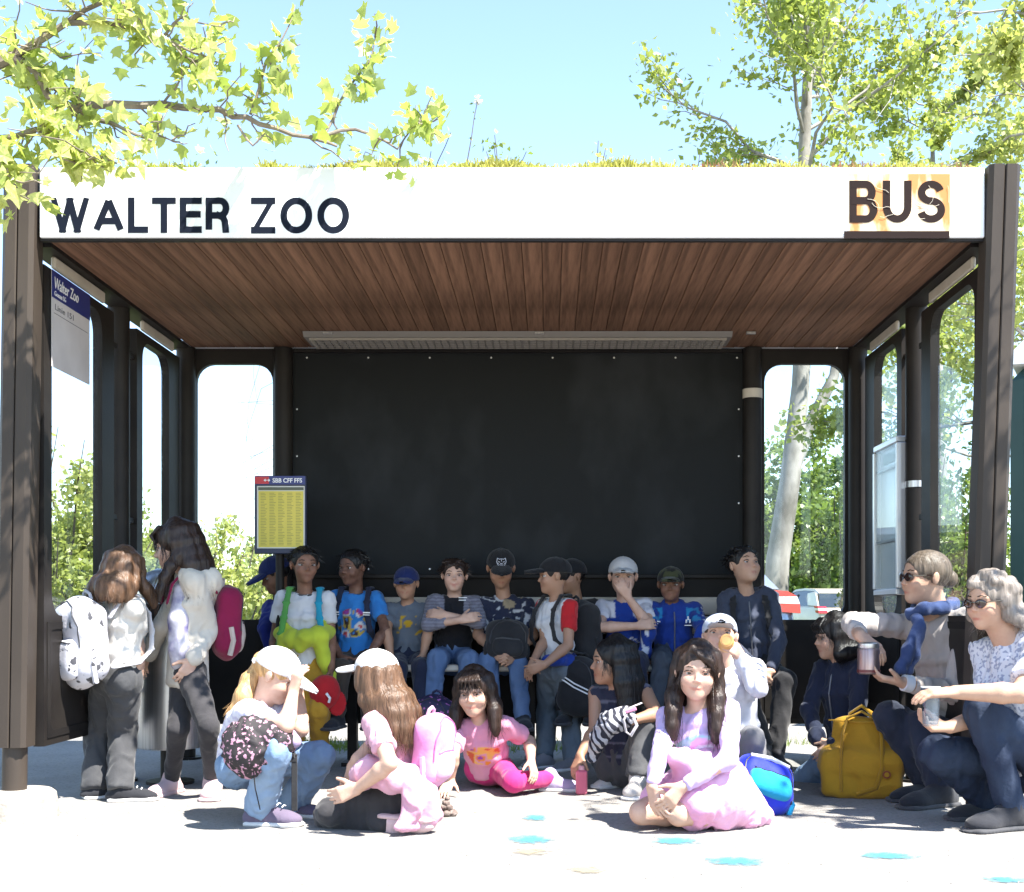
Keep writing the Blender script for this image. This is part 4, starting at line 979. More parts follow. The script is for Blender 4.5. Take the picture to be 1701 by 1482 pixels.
# ------------------------------------------------------------------ cars behind the shelter
def car(label, x, y, yaw, paint, L=4.1, W=1.74, H=1.46, group='cars parked behind the shelter'):
    """Hatchback along its local +X (front); tail at -L/2."""
    t = thing('parked_car', (x, y, 0), label, 'car', group, rz=yaw)
    body = SDF(); h2 = L / 2
    prof = [(-h2, .35), (-h2 - .02, .62), (-h2 + .03, .92), (-h2 + .42, 1.0), (-.1, 1.0), (.75, .98), (1.5, .86), (h2 - .05, .68), (h2, .48), (h2 - .08, .25), (-h2 + .1, .24)]
    def slab(mb, pr, w0, w1, zlo, zhi):
        k = len(pr)
        def fn(u, v, s_):
            f = min(max((v - zlo) / (zhi - zlo), 0), 1); ww = w0 + (w1 - w0) * f; return (u, (ww / 2 if s_ else -ww / 2), v)
        mb.prism(pr, fn)
    mb = MB(); slab(mb, prof, W, W * .95, .6, 1.0); bo = mb.build('body', paint, t, world=False)
    bev = bo.modifiers.new('soft', 'BEVEL'); bev.width = .07; bev.segments = 3; bev.limit_method = 'ANGLE'; bev.angle_limit = R_(25)
    for p_2 in bo.data.polygons: p_2.use_smooth = True
    cab = [(-h2 + .10, .95), (-h2 + .42, 1.30), (-h2 + .75, H - .03), (-.6, H), (.05, H - .02), (.45, H - .16), (1.05, .97)]
    mb = MB(); slab(mb, cab, W * .93, W * .72, .95, H); cb = mb.build('cabin_glass', mat('car_glass', (.03, .04, .05), .08, spec=.8), t, world=False)
    roof = [(-h2 + .40, 1.295), (-h2 + .74, H - .02), (-.6, H + .015), (.05, H - .005), (.47, H - .165), (.40, H - .18), (.03, H - .06), (-.6, H - .04), (-h2 + .80, H - .07), (-h2 + .50, 1.27)]
    mb = MB(); slab(mb, roof, W * .80, W * .735, 1.25, H); mb.build('roof', paint, t, world=False)
    for s in (-1, 1):
        mb = MB(); mb.prism([(-h2 + .12, .98), (-h2 + .42, 1.30), (-h2 + .62, H - .10), (-h2 + .95, H - .12), (-h2 + .80, 1.0)], lambda u, v, k: (u, s * (W * .475 - (v - .95) * .19 + (.012 if k else -.02)), v)); mb.build('rear_pillar', paint, t, world=False)
        mb = MB(); mb.prism([(-.05, .98), (.05, .98), (-.0, H - .08), (-.1, H - .08)], lambda u, v, k: (u, s * (W * .475 - (v - .95) * .19 + (.010 if k else -.02)), v)); mb.build('door_pillar', MATS['black_joint'], t, world=False)
        yo = lambda k: s * (W / 2 - .22) if k else s * (W / 2 + .004)
        mb = MB(); mb.prism([(-h2 - .035, .80), (-h2 + .16, .815), (-h2 + .20, .872), (-h2 - .03, .868)], lambda u, v, k: (u, yo(k), v)); tl = mb.build('tail_light', mat('lamp_red', (.50, .012, .018), .15, coat=.6), t, world=False)
        mb = MB(); mb.prism([(-h2 - .03, .871), (-h2 + .20, .875), (-h2 + .23, .925), (-h2 - .01, .925)], lambda u, v, k: (u, yo(k), v)); mb.build('reverse_light', mat('lamp_clear', (.75, .72, .70), .15, coat=.6), tl, world=False)
        mb = MB(); mb.prism([(-h2 - .01, .928), (-h2 + .23, .928), (-h2 + .30, .985), (-h2 + .06, .965)], lambda u, v, k: (u, yo(k), v)); mb.build('top_light', MATS['lamp_red'], tl, world=False)
        for wx in (-h2 + .75, h2 - .78):
            mb = MB(); mb.lathe([(.20, -.1), (.305, -.1), (.32, -.06), (.32, .06), (.305, .1), (.20, .1)], (wx, s * (W / 2 - .09), .32), 28, rot(0, R_(90))); wh = mb.build('wheel', mat('tyre', (.02, .02, .02), .85), t, world=False)
            mb = MB(); mb.lathe([(0, -.085), (.2, -.07), (.205, 0), (.2, .07), (0, .085)], (wx, s * (W / 2 - .085), .32), 20, rot(0, R_(90))); mb.build('rim', alu, wh, world=False)
        mb = MB(); mb.box((.62, s * (W / 2 + .06), 1.0), (.12, .16, .11), ch=.03); mb.build('mirror', paint, t, world=False)
        mb = MB(); mb.box((h2 - .12, s * (W / 2 - .25), .68), (.2, .32, .12), ch=.04); mb.build('headlight', MATS['lamp_clear'], t, world=False)
    mb = MB(); mb.box((-h2 - .02, 0, .42), (.06, W * .9, .2), ch=.02); mb.build('bumper', mat('car_trim', (.05, .05, .055), .6), t, world=False)
    mb = MB(); mb.box((-h2 - .03, 0, .70), (.015, .50, .11), ch=.003); mb.build('number_plate', wt, t, world=False)
    return t
Yc = 9.6
car('silver blue hatchback with a red tail light parked behind the right rear window', X(1334, Yc) - 2.1, Yc + .8, R_(178), mat('silver_blue_paint', (.34, .40, .50), .25, metal=.5, coat=.5))
car('small beige car parked far behind the right rear window', X(1362, 33), 33, R_(100), mat('beige_paint', (.55, .47, .36), .3, coat=.5), H=1.42)

# ------------------------------------------------------------------ dark green box trailer at the right edge
Yt = 8.2
tl = thing('box_trailer', (X(1676, Yt), Yt, 0), 'dark green box trailer with a white roof beyond the right front post', 'trailer')
gx0 = X(1676, Yt); green_p = mat('dark_green_paint', (.004, .032, .024), .4, spec=.25, c2=(.006, .042, .033), nscale=2)
mb = MB(); mb.box((gx0 + 1.3, Yt + 1.2, 1.42), (2.6, 2.4, 1.95), ch=.09); gb = mb.build('body', green_p, tl)
mb = MB(); mb.prism([(-1.28, 0), (-1.31, .05), (-1.2, .16), (-.9, .24), (0, .30), (.9, .24), (1.2, .16), (1.31, .05), (1.28, 0)], lambda u, v, k: (gx0 + 1.3 + u, Yt + (2.43 if k else -.03), 2.395 + v)); mb.build('roof', white_alu, tl)
mb = MB(); mb.lathe([(.16, 0), (.16, .004), (0, .005)], (gx0 + .22, Yt - .001, 1.92), 28, rot(0, R_(90)) @ np.diag([.75, 1.9, 1])); mb.build('round_emblem', wt, gb)
for yy in (.0,):
    for xx in (.5, 1.3, 2.1):
        mb = MB(); mb.box((gx0 + xx, Yt - .004, 1.42), (.02, .012, 1.75), ch=.003); mb.build('seam', mat('green_seam', (.003, .02, .015), .5), gb)
for xx in (.55, 2.0):
    for yy in (.25, 2.15):
        mb = MB(); mb.lathe([(0, -.09), (.3, -.09), (.31, -.05), (.31, .05), (.3, .09), (0, .09)], (gx0 + xx, Yt + yy, .31), 24, rot(0, R_(90))); mb.build('wheel', MATS['tyre'], tl)

tl.rotation_euler = (0, 0, R_(-25))

# ------------------------------------------------------------------ far wood along the meadow
r = np.random.default_rng(77); pts = []
for i in range(46):
    cx, cy_, hh_, ww = -75 + 150 * (i + r.random()) / 46, 70 + r.uniform(-6, 8), r.uniform(3.2, 5.2), r.uniform(2.2, 3.6)
    v = r.normal(size=(330, 3)); v /= np.linalg.norm(v, axis=1, keepdims=True); v *= (r.random((330, 1)) ** .4); v[:, 2] = np.abs(v[:, 2]) * hh_; pts.append(v * np.array([ww, ww * .7, 1]) + np.array([cx, cy_, .1]))
pts = np.concatenate(pts)
wd = scatter_mesh('distant_wood', pts, r.uniform(.35, .75, len(pts)), OV_V, OV_F, leaf_mid, 'stuff', seed=5); tag(wd, 'low wood far off across the meadow behind the shelter', 'wood')
# ------------------------------------------------------------------ people
SKINS = {'fair': (.56, .36, .27), 'light': (.50, .31, .215), 'tan': (.36, .205, .13), 'brown': (.17, .085, .052), 'deep': (.105, .052, .034)}
skin_m = mat('skin', (.5, .3, .2), .52, attr='Col', c2=(.40, .20, .14), nscale=34, nmix=.30, bump=.10, bscale=160, spec=.35)
eye_white = mat('eye_white', (.36, .34, .33), .15, spec=.6); lash_m = mat('lash', (.02, .013, .01), .7); iris_m = mat('eye_iris', (.030, .017, .010), .12, spec=.7)
HAIRC = {'black': (.007, .006, .006), 'dark': (.020, .0115, .0085), 'brown': (.075, .040, .022), 'light': (.19, .105, .045), 'blond': (.36, .215, .095), 'grey': (.16, .135, .115), 'greybrown': (.10, .075, .055)}
def hair_mat(k):
    c = HAIRC[k]; return mat('hair_' + k, c, .42, c2=tuple(min(1, v * 2.0 + .002) for v in c), nscale=9, stretch=(9, 9, .7), bump=.35, bscale=22, spec=.32, fac=(.4, .75))
def cloth(name, c, c2=None, **k):
    k.setdefault('rough', .85); k.setdefault('bump', .22); k.setdefault('bscale', 55); k.setdefault('nscale', 7); k.setdefault('sheen', .15); k.setdefault('spec', .2)
    return mat(name, c, c2=c2 or tuple(v * .82 for v in c), **k)
def pcloth(name, **k): return mat(name, (.5, .5, .5), rough=.85, attr='Col', bump=.22, bscale=55, sheen=.15, spec=.2, **k)
def denim(name, c, c2): return mat(name, c, rough=.85, c2=c2, nscale=5, bump=.3, bscale=90, spec=.2, fac=(.35, .7))

def fit_mid(a, b, px, py, la, lb):
    """Elbow or knee on the line of sight through (px, py), bone lengths as close as possible."""
    d = unit(P(px, py, 1.0) - C0); t0 = np.linalg.norm((a + b) / 2 - C0); best = None
    for t in np.linspace(t0 - .55, t0 + .55, 221):
        q = C0 + d * t; e = (np.linalg.norm(q - a) - la) ** 2 + (np.linalg.norm(q - b) - lb) ** 2 + .0015 * (t - t0) ** 2
        if best is None or e < best[0]: best = (e, q)
    return best[1]

def add_hand(F, wr, d, n, hl, side, curl=.4, spread=1.0):
    d = unit(d); n = unit(n - d * (n @ d)); l = np.cross(d, n) * side        # l points to the thumb side
    k0 = .006
    offs = (.17, .06, -.055, -.165); lens = (.40, .45, .42, .33)
    for o, L in zip(offs, lens):
        kn = wr + d * .50 * hl + l * o * hl * spread; F.cone(wr + l * o * hl * .55 + d * .05 * hl, kn, .085 * hl, .072 * hl, .010)
        dd = unit(d + l * o * .35 * spread); p = kn; r = .056 * hl
        for j, f in enumerate((.42, .33, .27)):
            a = curl * (.8, 1.1, .9)[j]; dd = unit(dd * math.cos(a) + n * math.sin(a)); q = p + dd * L * f * hl; F.cone(p, q, r, r * .88, k0 if j == 0 else .003); p = q; r *= .88
    tb = wr + d * .12 * hl + l * .15 * hl; td = unit(d * .62 + l * .62 + n * (.25 + .3 * curl)); q = tb + td * .26 * hl; F.cone(tb, q, .085 * hl, .062 * hl, .008)
    td = unit(td + d * .35 + n * .25 * curl); F.cone(q, q + td * .22 * hl, .060 * hl, .048 * hl, .004)

def strand_mesh(MBo, path, r0, n=3):
    k = len(path); MBo.tube(path, [r0 * (1 - .75 * (i / (k - 1)) ** 2) for i in range(k)], n, cap=False)

def person(label, H, Y, hip, neck, yaw, head, R, L, RL, LL, skin='light', top=None, bottom=None, shoes=None, hair=None, cap=None, h=.0055, pyaw=None,
           slouch=0.0, group=None, glasses=False, seed=0, extra=None, gesture=None, baby=1.0):
    r = np.random.default_rng(seed + 100)
    hipP = P(hip[0], hip[1], Y); nk = P(neck[0], neck[1], Y + neck[2]); th = R_(yaw); pth = th if pyaw is None else R_(pyaw)
    Lf = np.array([math.cos(th), math.sin(th), 0]); Fw = np.array([math.sin(th), -math.cos(th), 0]); Lp = np.array([math.cos(pth), math.sin(pth), 0]); Fp = np.array([math.sin(pth), -math.cos(pth), 0])
    up = unit(nk - hipP); Lf = unit(Lf - up * (Lf @ up)); Fc = np.cross(Lf, up); Fc = Fc if Fc @ Fw > 0 else -Fc
    ua, fa_, tg, shk = .175 * H, .148 * H, .238 * H, .235 * H
    shw, hpw = .096 * H, .047 * H
    shR = nk - Lf * shw - up * .020 * H; shL = nk + Lf * shw - up * .020 * H
    hR = hipP - Lp * hpw; hL = hipP + Lp * hpw
    hc = P(head[0], head[1], Y + head[2]); hh = head[3] * .93 / FPX * (Y + head[2]); HR = rot(R_(head[4]), R_(head[5]), R_(head[6] if len(head) > 6 else 0))
    H2 = lambda x, y, z: hc + HR @ np.array([x, y, z]) * hh
    base = np.array([hipP[0], hipP[1], 0.0])
    root = thing('person', base, label, 'person', group)
    wr = {}; el = {}; hands = {}
    for s, A, sh_ in (('R', R, shR), ('L', L, shL)):
        w_ = P(A[2], A[3], Y + A[4]); e_ = fit_mid(sh_, w_, A[0], A[1], ua, fa_); wr[s], el[s] = w_, e_
        tip = P(A[5], A[6], Y + A[7]) if len(A) > 7 else None
        d = unit(tip - w_) if tip is not None else unit(w_ - e_)
        nrm = np.array(A[8]) if len(A) > 8 else (unit(hipP + up * .1 - w_) if abs(d @ unit(hipP - w_)) < .95 else -Lf)
        if abs(unit(nrm) @ d) > .93: nrm = nrm + np.array([.3, -.5, .4])
        hands[s] = (d, nrm, A[9] if len(A) > 9 else .38)
    kn = {}; an = {}; ft = {}
    for s, A, hp_ in (('R', RL, hR), ('L', LL, hL)):
        a_ = P(A[2], A[3], Y + A[4]); kn[s] = fit_mid(hp_, a_, A[0], A[1], tg, shk); an[s] = a_; ft[s] = A[5]
    # ---- skin: one continuous body
    fw, fj, nl, nw, ez, bz_ = r.uniform(.93, 1.06), r.uniform(.88, 1.1), r.uniform(.85, 1.12), r.uniform(.85, 1.2), r.uniform(.9, 1.12), r.uniform(-.012, .016); sm_ = gesture == 'smile'; mw = (.145 if sm_ else r.uniform(.095, .125)); mz = (.034 if sm_ else r.uniform(-.010, .012)); op = gesture == 'smile'
    B = SDF(); sl_ = top.get('sleeve', 'short') if top else 'none'
    B.ell(H2(0, .045, .135), np.array([.352, .425, .362]) * hh, HR, .0)
    B.ell(H2(0, -.125, -.15), np.array([.285 * fw, .275, .325]) * hh, HR, .10 * hh)
    B.ell(H2(0, -.285, -.375), np.array([.115 * fj, .10, .10]) * hh, HR, .10 * hh)
    for s in (-1, 1):
        B.ell(H2(s * .155, -.275, -.13), np.array([.12, .10 + (.012 if sm_ else 0), .11]) * hh, HR, .08 * hh)                     # cheeks
        B.cone(H2(s * .07, -.355, .095), H2(s * .20, -.305, .095), .040 * hh, .035 * hh, .05 * hh)         # brow
        B.ell(H2(s * .150, -.385, .012), np.array([.085, .05, .055]) * hh, HR, .04 * hh, 's')              # eye socket
        B.chain([H2(s * .085, -.340, .020), H2(s * .148, -.358, .052), H2(s * .215, -.315, .020)], [.016 * hh, .024 * hh, .016 * hh], .012 * hh)
        B.chain([H2(s * .085, -.340, .005), H2(s * .148, -.345, -.028), H2(s * .215, -.315, .005)], [.012 * hh, .014 * hh, .012 * hh], .012 * hh)
        B.ell(H2(s * .365, .03, -.02), np.array([.035, .085, .125]) * hh, HR @ rot(0, 0, s * .18) @ rot(s * .35), .03 * hh)   # ear
        B.ell(H2(s * .042 * nw, -.395 - .03 * nl, -.122 * nl), np.array([.033 * nw, .033, .028]) * hh, HR, .02 * hh)                  # nostrils
    B.cone(H2(0, -.345, .05), H2(0, -.405 - .040 * nl, -.105 * nl), .024 * hh, .038 * hh * nw, .03 * hh)
    B.chain([H2(-mw, -.345 + mw * .02, -.252 + mz), H2(-.04, -.386, -.250), H2(0, -.388, -.255), H2(.04, -.386, -.250), H2(mw, -.345 + mw * .02, -.252 + mz)], [.010 * hh, .018 * hh, .016 * hh, .018 * hh, .010 * hh], .015 * hh)
    B.chain([H2(-mw * .8, -.350, -.266 + mz * .6), H2(0, -.382, -.296 - (.012 if op else 0)), H2(mw * .8, -.350, -.266 + mz * .6)], [.010 * hh, .021 * hh, .010 * hh], .015 * hh)
    nr = .030 * H if H < 1.4 else .034 * H
    B.cone(H2(0, .07, -.22), nk - up * .02 * H, nr, nr * 1.12, .03)
    wa = hipP + (nk - hipP) * .36 - Fc * slouch; chs = hipP + (nk - hipP) * .70 - Fc * slouch * .8
    t_in = -.012
    for a, b, ra, rb in ((hipP, wa, (.076, .058), (.069, .053)), (wa, chs, (.069, .053), (.084, .058)), (chs, nk - up * .035 * H, (.084, .058), (.068, .040))):
        B.econe(a, b, Lf, (ra[0] * H + t_in, ra[1] * H + t_in), (rb[0] * H + t_in, rb[1] * H + t_in), .03)
    B.cone(shR - up * .006 * H, shL - up * .006 * H, .026 * H, .026 * H, .03)
    for s, sh_ in (('R', shR), ('L', shL)):
        slim = .8 if sl_ == 'long' else 1.0
        B.cone(sh_, el[s], .030 * H * slim, .0225 * H * slim, .015); fm_ = el[s] + (wr[s] - el[s]) * .28; B.cone(el[s], fm_, .0225 * H * slim, .0245 * H * slim, .01); B.cone(fm_, wr[s], .0245 * H * slim, .0160 * H, .01)
        d, nrm, curl = hands[s]; add_hand(B, wr[s], d, nrm, .108 * H, (-1 if s == 'L' else 1), curl)
    bare = bottom and bottom.get('kind') in ('skirt', 'shorts')
    lr = 1.0 if bare else .72
    for s, hp_ in (('R', hR), ('L', hL)):
        B.cone(hp_, kn[s], .052 * H * lr, .037 * H * lr, .02); cf = kn[s] + (an[s] - kn[s]) * .33; B.cone(kn[s], cf, .035 * H * lr, .038 * H * lr, .012); B.cone(cf, an[s], .038 * H * lr, .022 * H, .012)
        sd = unit(an[s] - kn[s]); fd = sd if ft[s] == 'p' else np.array([math.sin(R_(ft[s])), -math.cos(R_(ft[s])), 0])
        if not shoes: B.cone(an[s], an[s] + fd * .07 * H - np.array([0, 0, .018 * H if ft[s] != 'p' else 0]), .022 * H, .016 * H, .02)
    sc_ = np.array(SKINS[skin])
    def paint(V):
        q = (V - hc) @ HR / hh; C = np.tile(sc_, (len(V), 1))
        lip = np.exp(-((q[:, 0] / (mw * .95)) ** 2 + ((q[:, 2] + .270 - q[:, 0] ** 2 * (mz / mw ** 2)) / .030) ** 2 + ((q[:, 1] + .385) / .07) ** 2) ** 2)
        chk = np.exp(-(((np.abs(q[:, 0]) - .17) / .09) ** 2 + ((q[:, 2] + .13) / .10) ** 2 + ((q[:, 1] + .33) / .12) ** 2))
        nos = np.exp(-((q[:, 0] / .06) ** 2 + ((q[:, 2] + .11) / .06) ** 2 + ((q[:, 1] + .46) / .06) ** 2))
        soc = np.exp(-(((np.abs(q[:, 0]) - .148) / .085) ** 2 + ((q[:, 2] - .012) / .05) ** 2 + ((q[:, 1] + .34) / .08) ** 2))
        lipc = sc_ * np.array([.80, .40, .42]); C += (lipc - C) * lip[:, None] * .9
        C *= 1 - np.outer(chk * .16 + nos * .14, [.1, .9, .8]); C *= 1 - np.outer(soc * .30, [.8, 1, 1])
        return C
    body = sdf_obj('body', B, h, skin_m, root, colour=paint, sm=0 if h < .005 else 1, dec=.30)
    for s in (-1, 1):
        mb = MB(); mb.ball(H2(s * .141, -.262, .012), .096 * hh, HR, 16, 11); ey = mb.build('eye', eye_white, root, smooth=True, sharp=80); ml = MB(); ml.tube([H2(s * .075, -.352, .026), H2(s * .115, -.372, .052), H2(s * .16, -.372, .058), H2(s * .205, -.345, .046), H2(s * .235, -.310, .022)], [.004 * hh, .009 * hh, .010 * hh, .009 * hh, .004 * hh], 5); ml.build('eyelashes', lash_m, ey)
        mb = MB(); mb.ball(H2(s * .143, -.319, .012), np.array([.050, .044, .050]) * hh, HR, 14, 9); mb.build('iris', iris_m, ey, smooth=True, sharp=80)
    hk = hair['c'] if hair else 'dark'
    mb = MB()
    for s in (-1, 1): mb.tube([H2(s * .075, -.388, .122 + bz_), H2(s * .15, -.376, .140 + bz_), H2(s * .225, -.318, .118 + bz_)], [.009 * hh, .012 * hh, .006 * hh], 6)
    mb.build('eyebrows', hair_mat('dark' if hk in ('blond', 'light', 'grey', 'greybrown') else hk), root, smooth=True)
    # ---- upper garment
    if top:
        lo = top.get('loose', .006) * .65; T = SDF(); lowr = top.get('hem', .0)
        hm = hipP - up * lowr * H
        for a, b, ra, rb in ((hm, wa, (.081, .064), (.073, .058)), (wa, chs, (.073, .058), (.085, .062)), (chs, nk - up * .04 * H, (.085, .062), (.072, .043))):
            T.econe(a, b, Lf, (ra[0] * H + lo, ra[1] * H + lo), (rb[0] * H + lo, rb[1] * H + lo), .04, end=.03)
        if top.get('strap'): sw = .6
        else: sw = 1.0
        T.cone(shR * sw + nk * (1 - sw), shL * sw + nk * (1 - sw), .029 * H + lo * .5, .029 * H + lo * .5, .05)
        T.cone(nk - up * .006 * H, nk - up * .035 * H, nr + .008 + lo * .6, .055 * H, .02, flat=1)
        for s, sh_ in (('R', shR), ('L', shL)):
            if sl_ == 'short':
                f = top.get('sl', .62); e2 = sh_ + (el[s] - sh_) * f; T.cone(sh_, e2, .029 * H + lo * .6, .030 * H + lo * .95, .022, flat=2)
            elif sl_ == 'long':
                w2 = el[s] + (wr[s] - el[s]) * top.get('cuff', .95); T.cone(sh_, el[s], .030 * H + lo * .6, .024 * H + lo * .9, .022); T.cone(el[s], w2, .025 * H + lo * .9, .018 * H + lo * .7, .012, flat=2)
                if lo > .008: T.cone(w2, el[s] + (wr[s] - el[s]) * (top.get('cuff', .95) - .12), .024 * H + lo * .9, .024 * H + lo * .9, .01)
            else: pass
        if top.get('hood'):
            bk = nk - Fc * .055 * H; T.chain([nk - Lf * .07 * H + Fc * .02 * H, bk - Lf * .05 * H - up * .015 * H, bk - up * .05 * H - Fc * .01, bk + Lf * .05 * H - up * .015 * H, nk + Lf * .07 * H + Fc * .02 * H], [.03 * H, .040 * H, .046 * H, .040 * H, .03 * H], .03)
        if top.get('collar'):
            T.chain([nk + Fc * .035 * H - up * .005 * H, nk - Lf * .042 * H + up * .015 * H, nk - Fc * .035 * H + up * .025 * H, nk + Lf * .042 * H + up * .015 * H, nk + Fc * .035 * H - up * .005 * H], [.011 * H] * 5, .01)
        for ch in top.get('extra', []):
            T.chain([P(a, b, Y + c) for a, b, c, d in ch], [d / FPX * Y for a, b, c, d in ch], .03)
        cp = None
        if top.get('paint'):
            def cp(V, fn=top['paint']):
                q = V - hipP; Lt = np.linalg.norm(nk - hipP); arm = np.zeros(len(V), bool)
                for s in 'RL':
                    for a, b in ((shR if s == 'R' else shL, el[s]), (el[s], wr[s])):
                        t = np.clip((V - a) @ (b - a) / ((b - a) @ (b - a)), 0, 1); arm |= np.linalg.norm(V - a - t[:, None] * (b - a), axis=1) < .052 * H + lo
                return fn(q @ Lf / (.1 * H), (q @ up) / Lt, q @ Fc / (.07 * H), V, arm)
        tp_ = sdf_obj(top.get('name', 'shirt'), T, max(h * 1.55, .0082), top['m'], root, fold=top.get('fold', .006) * .9, ff=(27, 27, 9), seed=seed, colour=cp)
        if top.get('zip'):
            mb = MB(); mb.tube([hm + Fc * (.076 * H + lo), wa + Fc * (.071 * H + lo), chs + Fc * (.076 * H + lo), nk + Fc * (.05 * H + lo) - up * .03 * H], .0035, 4); mb.build('zip', mat('zip_grey', (.3, .3, .32), .4, metal=.6), tp_)
        if top.get('neckband'):
            mb = MB(); a_ = [nk + (Lf * math.cos(t) * (nr + .012) + Fc * math.sin(t) * (nr + .010)) + up * (.006 * H - .012 * H * math.sin(t)) for t in np.linspace(0, 2 * math.pi, 17)]; mb.tube(a_, .0075, 6); mb.build('neckband', top['neckband'], tp_, smooth=True)
    # ---- lower garment
    if bottom:
        Q = SDF(); lo = bottom.get('loose', .010) * .7; kd = bottom.get('kind', 'trousers')
        Q.econe(hipP - np.array([0, 0, .01 * H]), hipP + up * .07 * H, Lp, (.083 * H + lo * .5, .064 * H + lo * .5), (.076 * H, .060 * H), .03)
        for s, hp_ in (('R', hR), ('L', hL)):
            if kd in ('trousers', 'shorts'):
                k2 = kn[s] if kd == 'trousers' else hp_ + (kn[s] - hp_) * .8
                Q.cone(hp_, k2, .052 * H + lo * .8, .036 * H + lo * .8, .025, flat=0 if kd == 'trousers' else 2)
                if kd == 'trousers':
                    f = bottom.get('hem', 1.0) + .04; a2 = kn[s] + (an[s] - kn[s]) * f
                    Q.cone(kn[s], a2, .036 * H + lo * .8, (.027 * H + lo) * bottom.get('flare', 1.0), .02, flat=2)
            else:
                f = bottom.get('len', .75); Q.cone(hp_, hp_ + (kn[s] - hp_) * f, .075 * H + lo, .060 * H + lo, .06)
        for ch in bottom.get('extra', []):
            Q.chain([P(a, b, Y + c) for a, b, c, d in ch], [d / FPX * Y for a, b, c, d in ch], bottom.get('xk', .04))
        bt = sdf_obj(bottom.get('name', kd), Q, max(h * 1.7, .009), bottom['m'], root, fold=bottom.get('fold', .006) * 1.0, ff=(25, 25, 10), seed=seed + 7)
    for ex in extra or []:
        E = SDF()
        for ch in ex['ch']: E.chain([P(a, b, Y + c) for a, b, c, d in ch], [d / FPX * Y for a, b, c, d in ch], ex.get('k', .02))
        sdf_obj(ex['name'], E, ex.get('h', .0065), ex['m'], root, fold=ex.get('fold', .004), ff=(18, 18, 12), seed=seed + 11)
    # ---- shoes
    if shoes:
        for s in 'RL':
            S = SDF(); So = SDF(); fl = .155 * H; a_ = an[s]
            if ft[s] == 'p':
                fd = unit(an[s] - kn[s]); dn = np.array([0, 0, 1.]) - fd * fd[2]; dn = unit(dn)          # sole faces up and back
                lat = np.cross(fd, dn); q0 = a_ + fd * .0; sole_off = .028 * H
                heel = a_ + dn * .012 * H; toe = a_ + fd * fl * .68 + dn * .006 * H
            else:
                fd = np.array([math.sin(R_(ft[s])), -math.cos(R_(ft[s])), 0]); dn = np.array([0, 0, -1.]); lat = np.cross(fd, dn)
                drop = .046 * H
                if a_[2] - drop < .06: drop = a_[2] - .001 if a_[2] > .02 else .02
                heel = a_ + dn * drop * .62 - fd * .028 * H; toe = a_ + fd * fl * .66 + dn * drop * .66; sole_off = drop
            fr = np.stack([lat, fd, -dn], 1)
            S.cone(heel, a_ + dn * .006 * H, .028 * H, .030 * H, .02); S.cone(heel + fd * .02 * H, toe - fd * .02 * H, .027 * H, .026 * H, .025); S.cone(a_ + dn * .01 * H + fd * .012 * H, toe - fd * .03 * H, .026 * H, .022 * H, .02)
            S.cone(a_ + dn * .010 * H, a_ - dn * .016 * H, .031 * H, .029 * H, .015); S.ell(toe - fd * .012 * H, np.array([.034, .045, .022]) * H, fr, .02)
            plane = a_ + dn * (sole_off - .010)
            S.cut(plane, dn)
            so_ = sdf_obj('shoe', S, .0075, shoes['m'], root, seed=seed)
            So.box(a_ + dn * (sole_off - .006) + fd * fl * .27, (.036 * H, fl * .56, .0095), fr, .008)
            So.ell(a_ + dn * (sole_off - .006) + fd * fl * .62, np.array([.040 * H, .05 * H, .0095]), fr, .01)
            sdf_obj('sole', So, .008, shoes['s'], so_, seed=seed)
            if shoes.get('lace'):
                mb = MB()
                for i in range(4):
                    c_ = a_ + fd * (.028 + .016 * i) * H - dn * (.020 - .006 * i) * H; mb.tube([c_ - lat * .016 * H, c_ - dn * .004 * H, c_ + lat * .016 * H], .0028, 4)
                mb.build('laces', shoes['lace'], so_)
    # ---- hair
    if hair:
        hm_ = hair_mat(hair['c']); st = hair['s']; G = SDF(); und = cap is not None
        rr_ = np.array([.378, .448, .385]) if not und else np.array([.362, .436, .368])
        G.ell(H2(0, .055, .135), rr_ * hh, HR, 0)
        if st in ('short', 'crop'):
            G.ell(H2(0, -.44, -.20), np.array([.42, .345, .475 if st == 'short' else .50]) * hh, HR, .02 * hh, 's')
            G.ell(H2(.36, .0, -.12), np.array([.14, .14, .22]) * hh, HR, .02 * hh, 's'); G.ell(H2(-.36, .0, -.12), np.array([.14, .14, .22]) * hh, HR, .02 * hh, 's')
            G.cut(H2(0, 0, -.30), HR @ np.array([0, .25, -1]))
            if st == 'short':
                for i in range(26):
                    a = r.uniform(-2.2, 2.2); z = r.uniform(.22, .48); rad = math.sqrt(max(0.02, 1 - ((z - .135) / .385) ** 2)); p0 = H2(math.sin(a) * .36 * rad, .055 - math.cos(a) * .43 * rad, z)
                    G.cone(p0, p0 + HR @ np.array([math.sin(a) * .05 + r.normal() * .05, -math.cos(a) * .05 - .03, .01]) * hh, .05 * hh, .02 * hh, .02 * hh)
        else:
            fz = hair.get('fz', .30)
            G.ell(H2(0, -.46, -.22), np.array([.35, .36, .22 + fz]) * hh, HR, .02 * hh, 's')
            if hair.get('bangs'):
                for x in np.linspace(-.24, .24, 7): G.chain([H2(x * .6, -.22, .46), H2(x * .95, -.40, .30), H2(x * 1.05, -.405 + abs(x) * .22, hair.get('bz', .13))], [.035 * hh, .032 * hh, .020 * hh], .02 * hh)
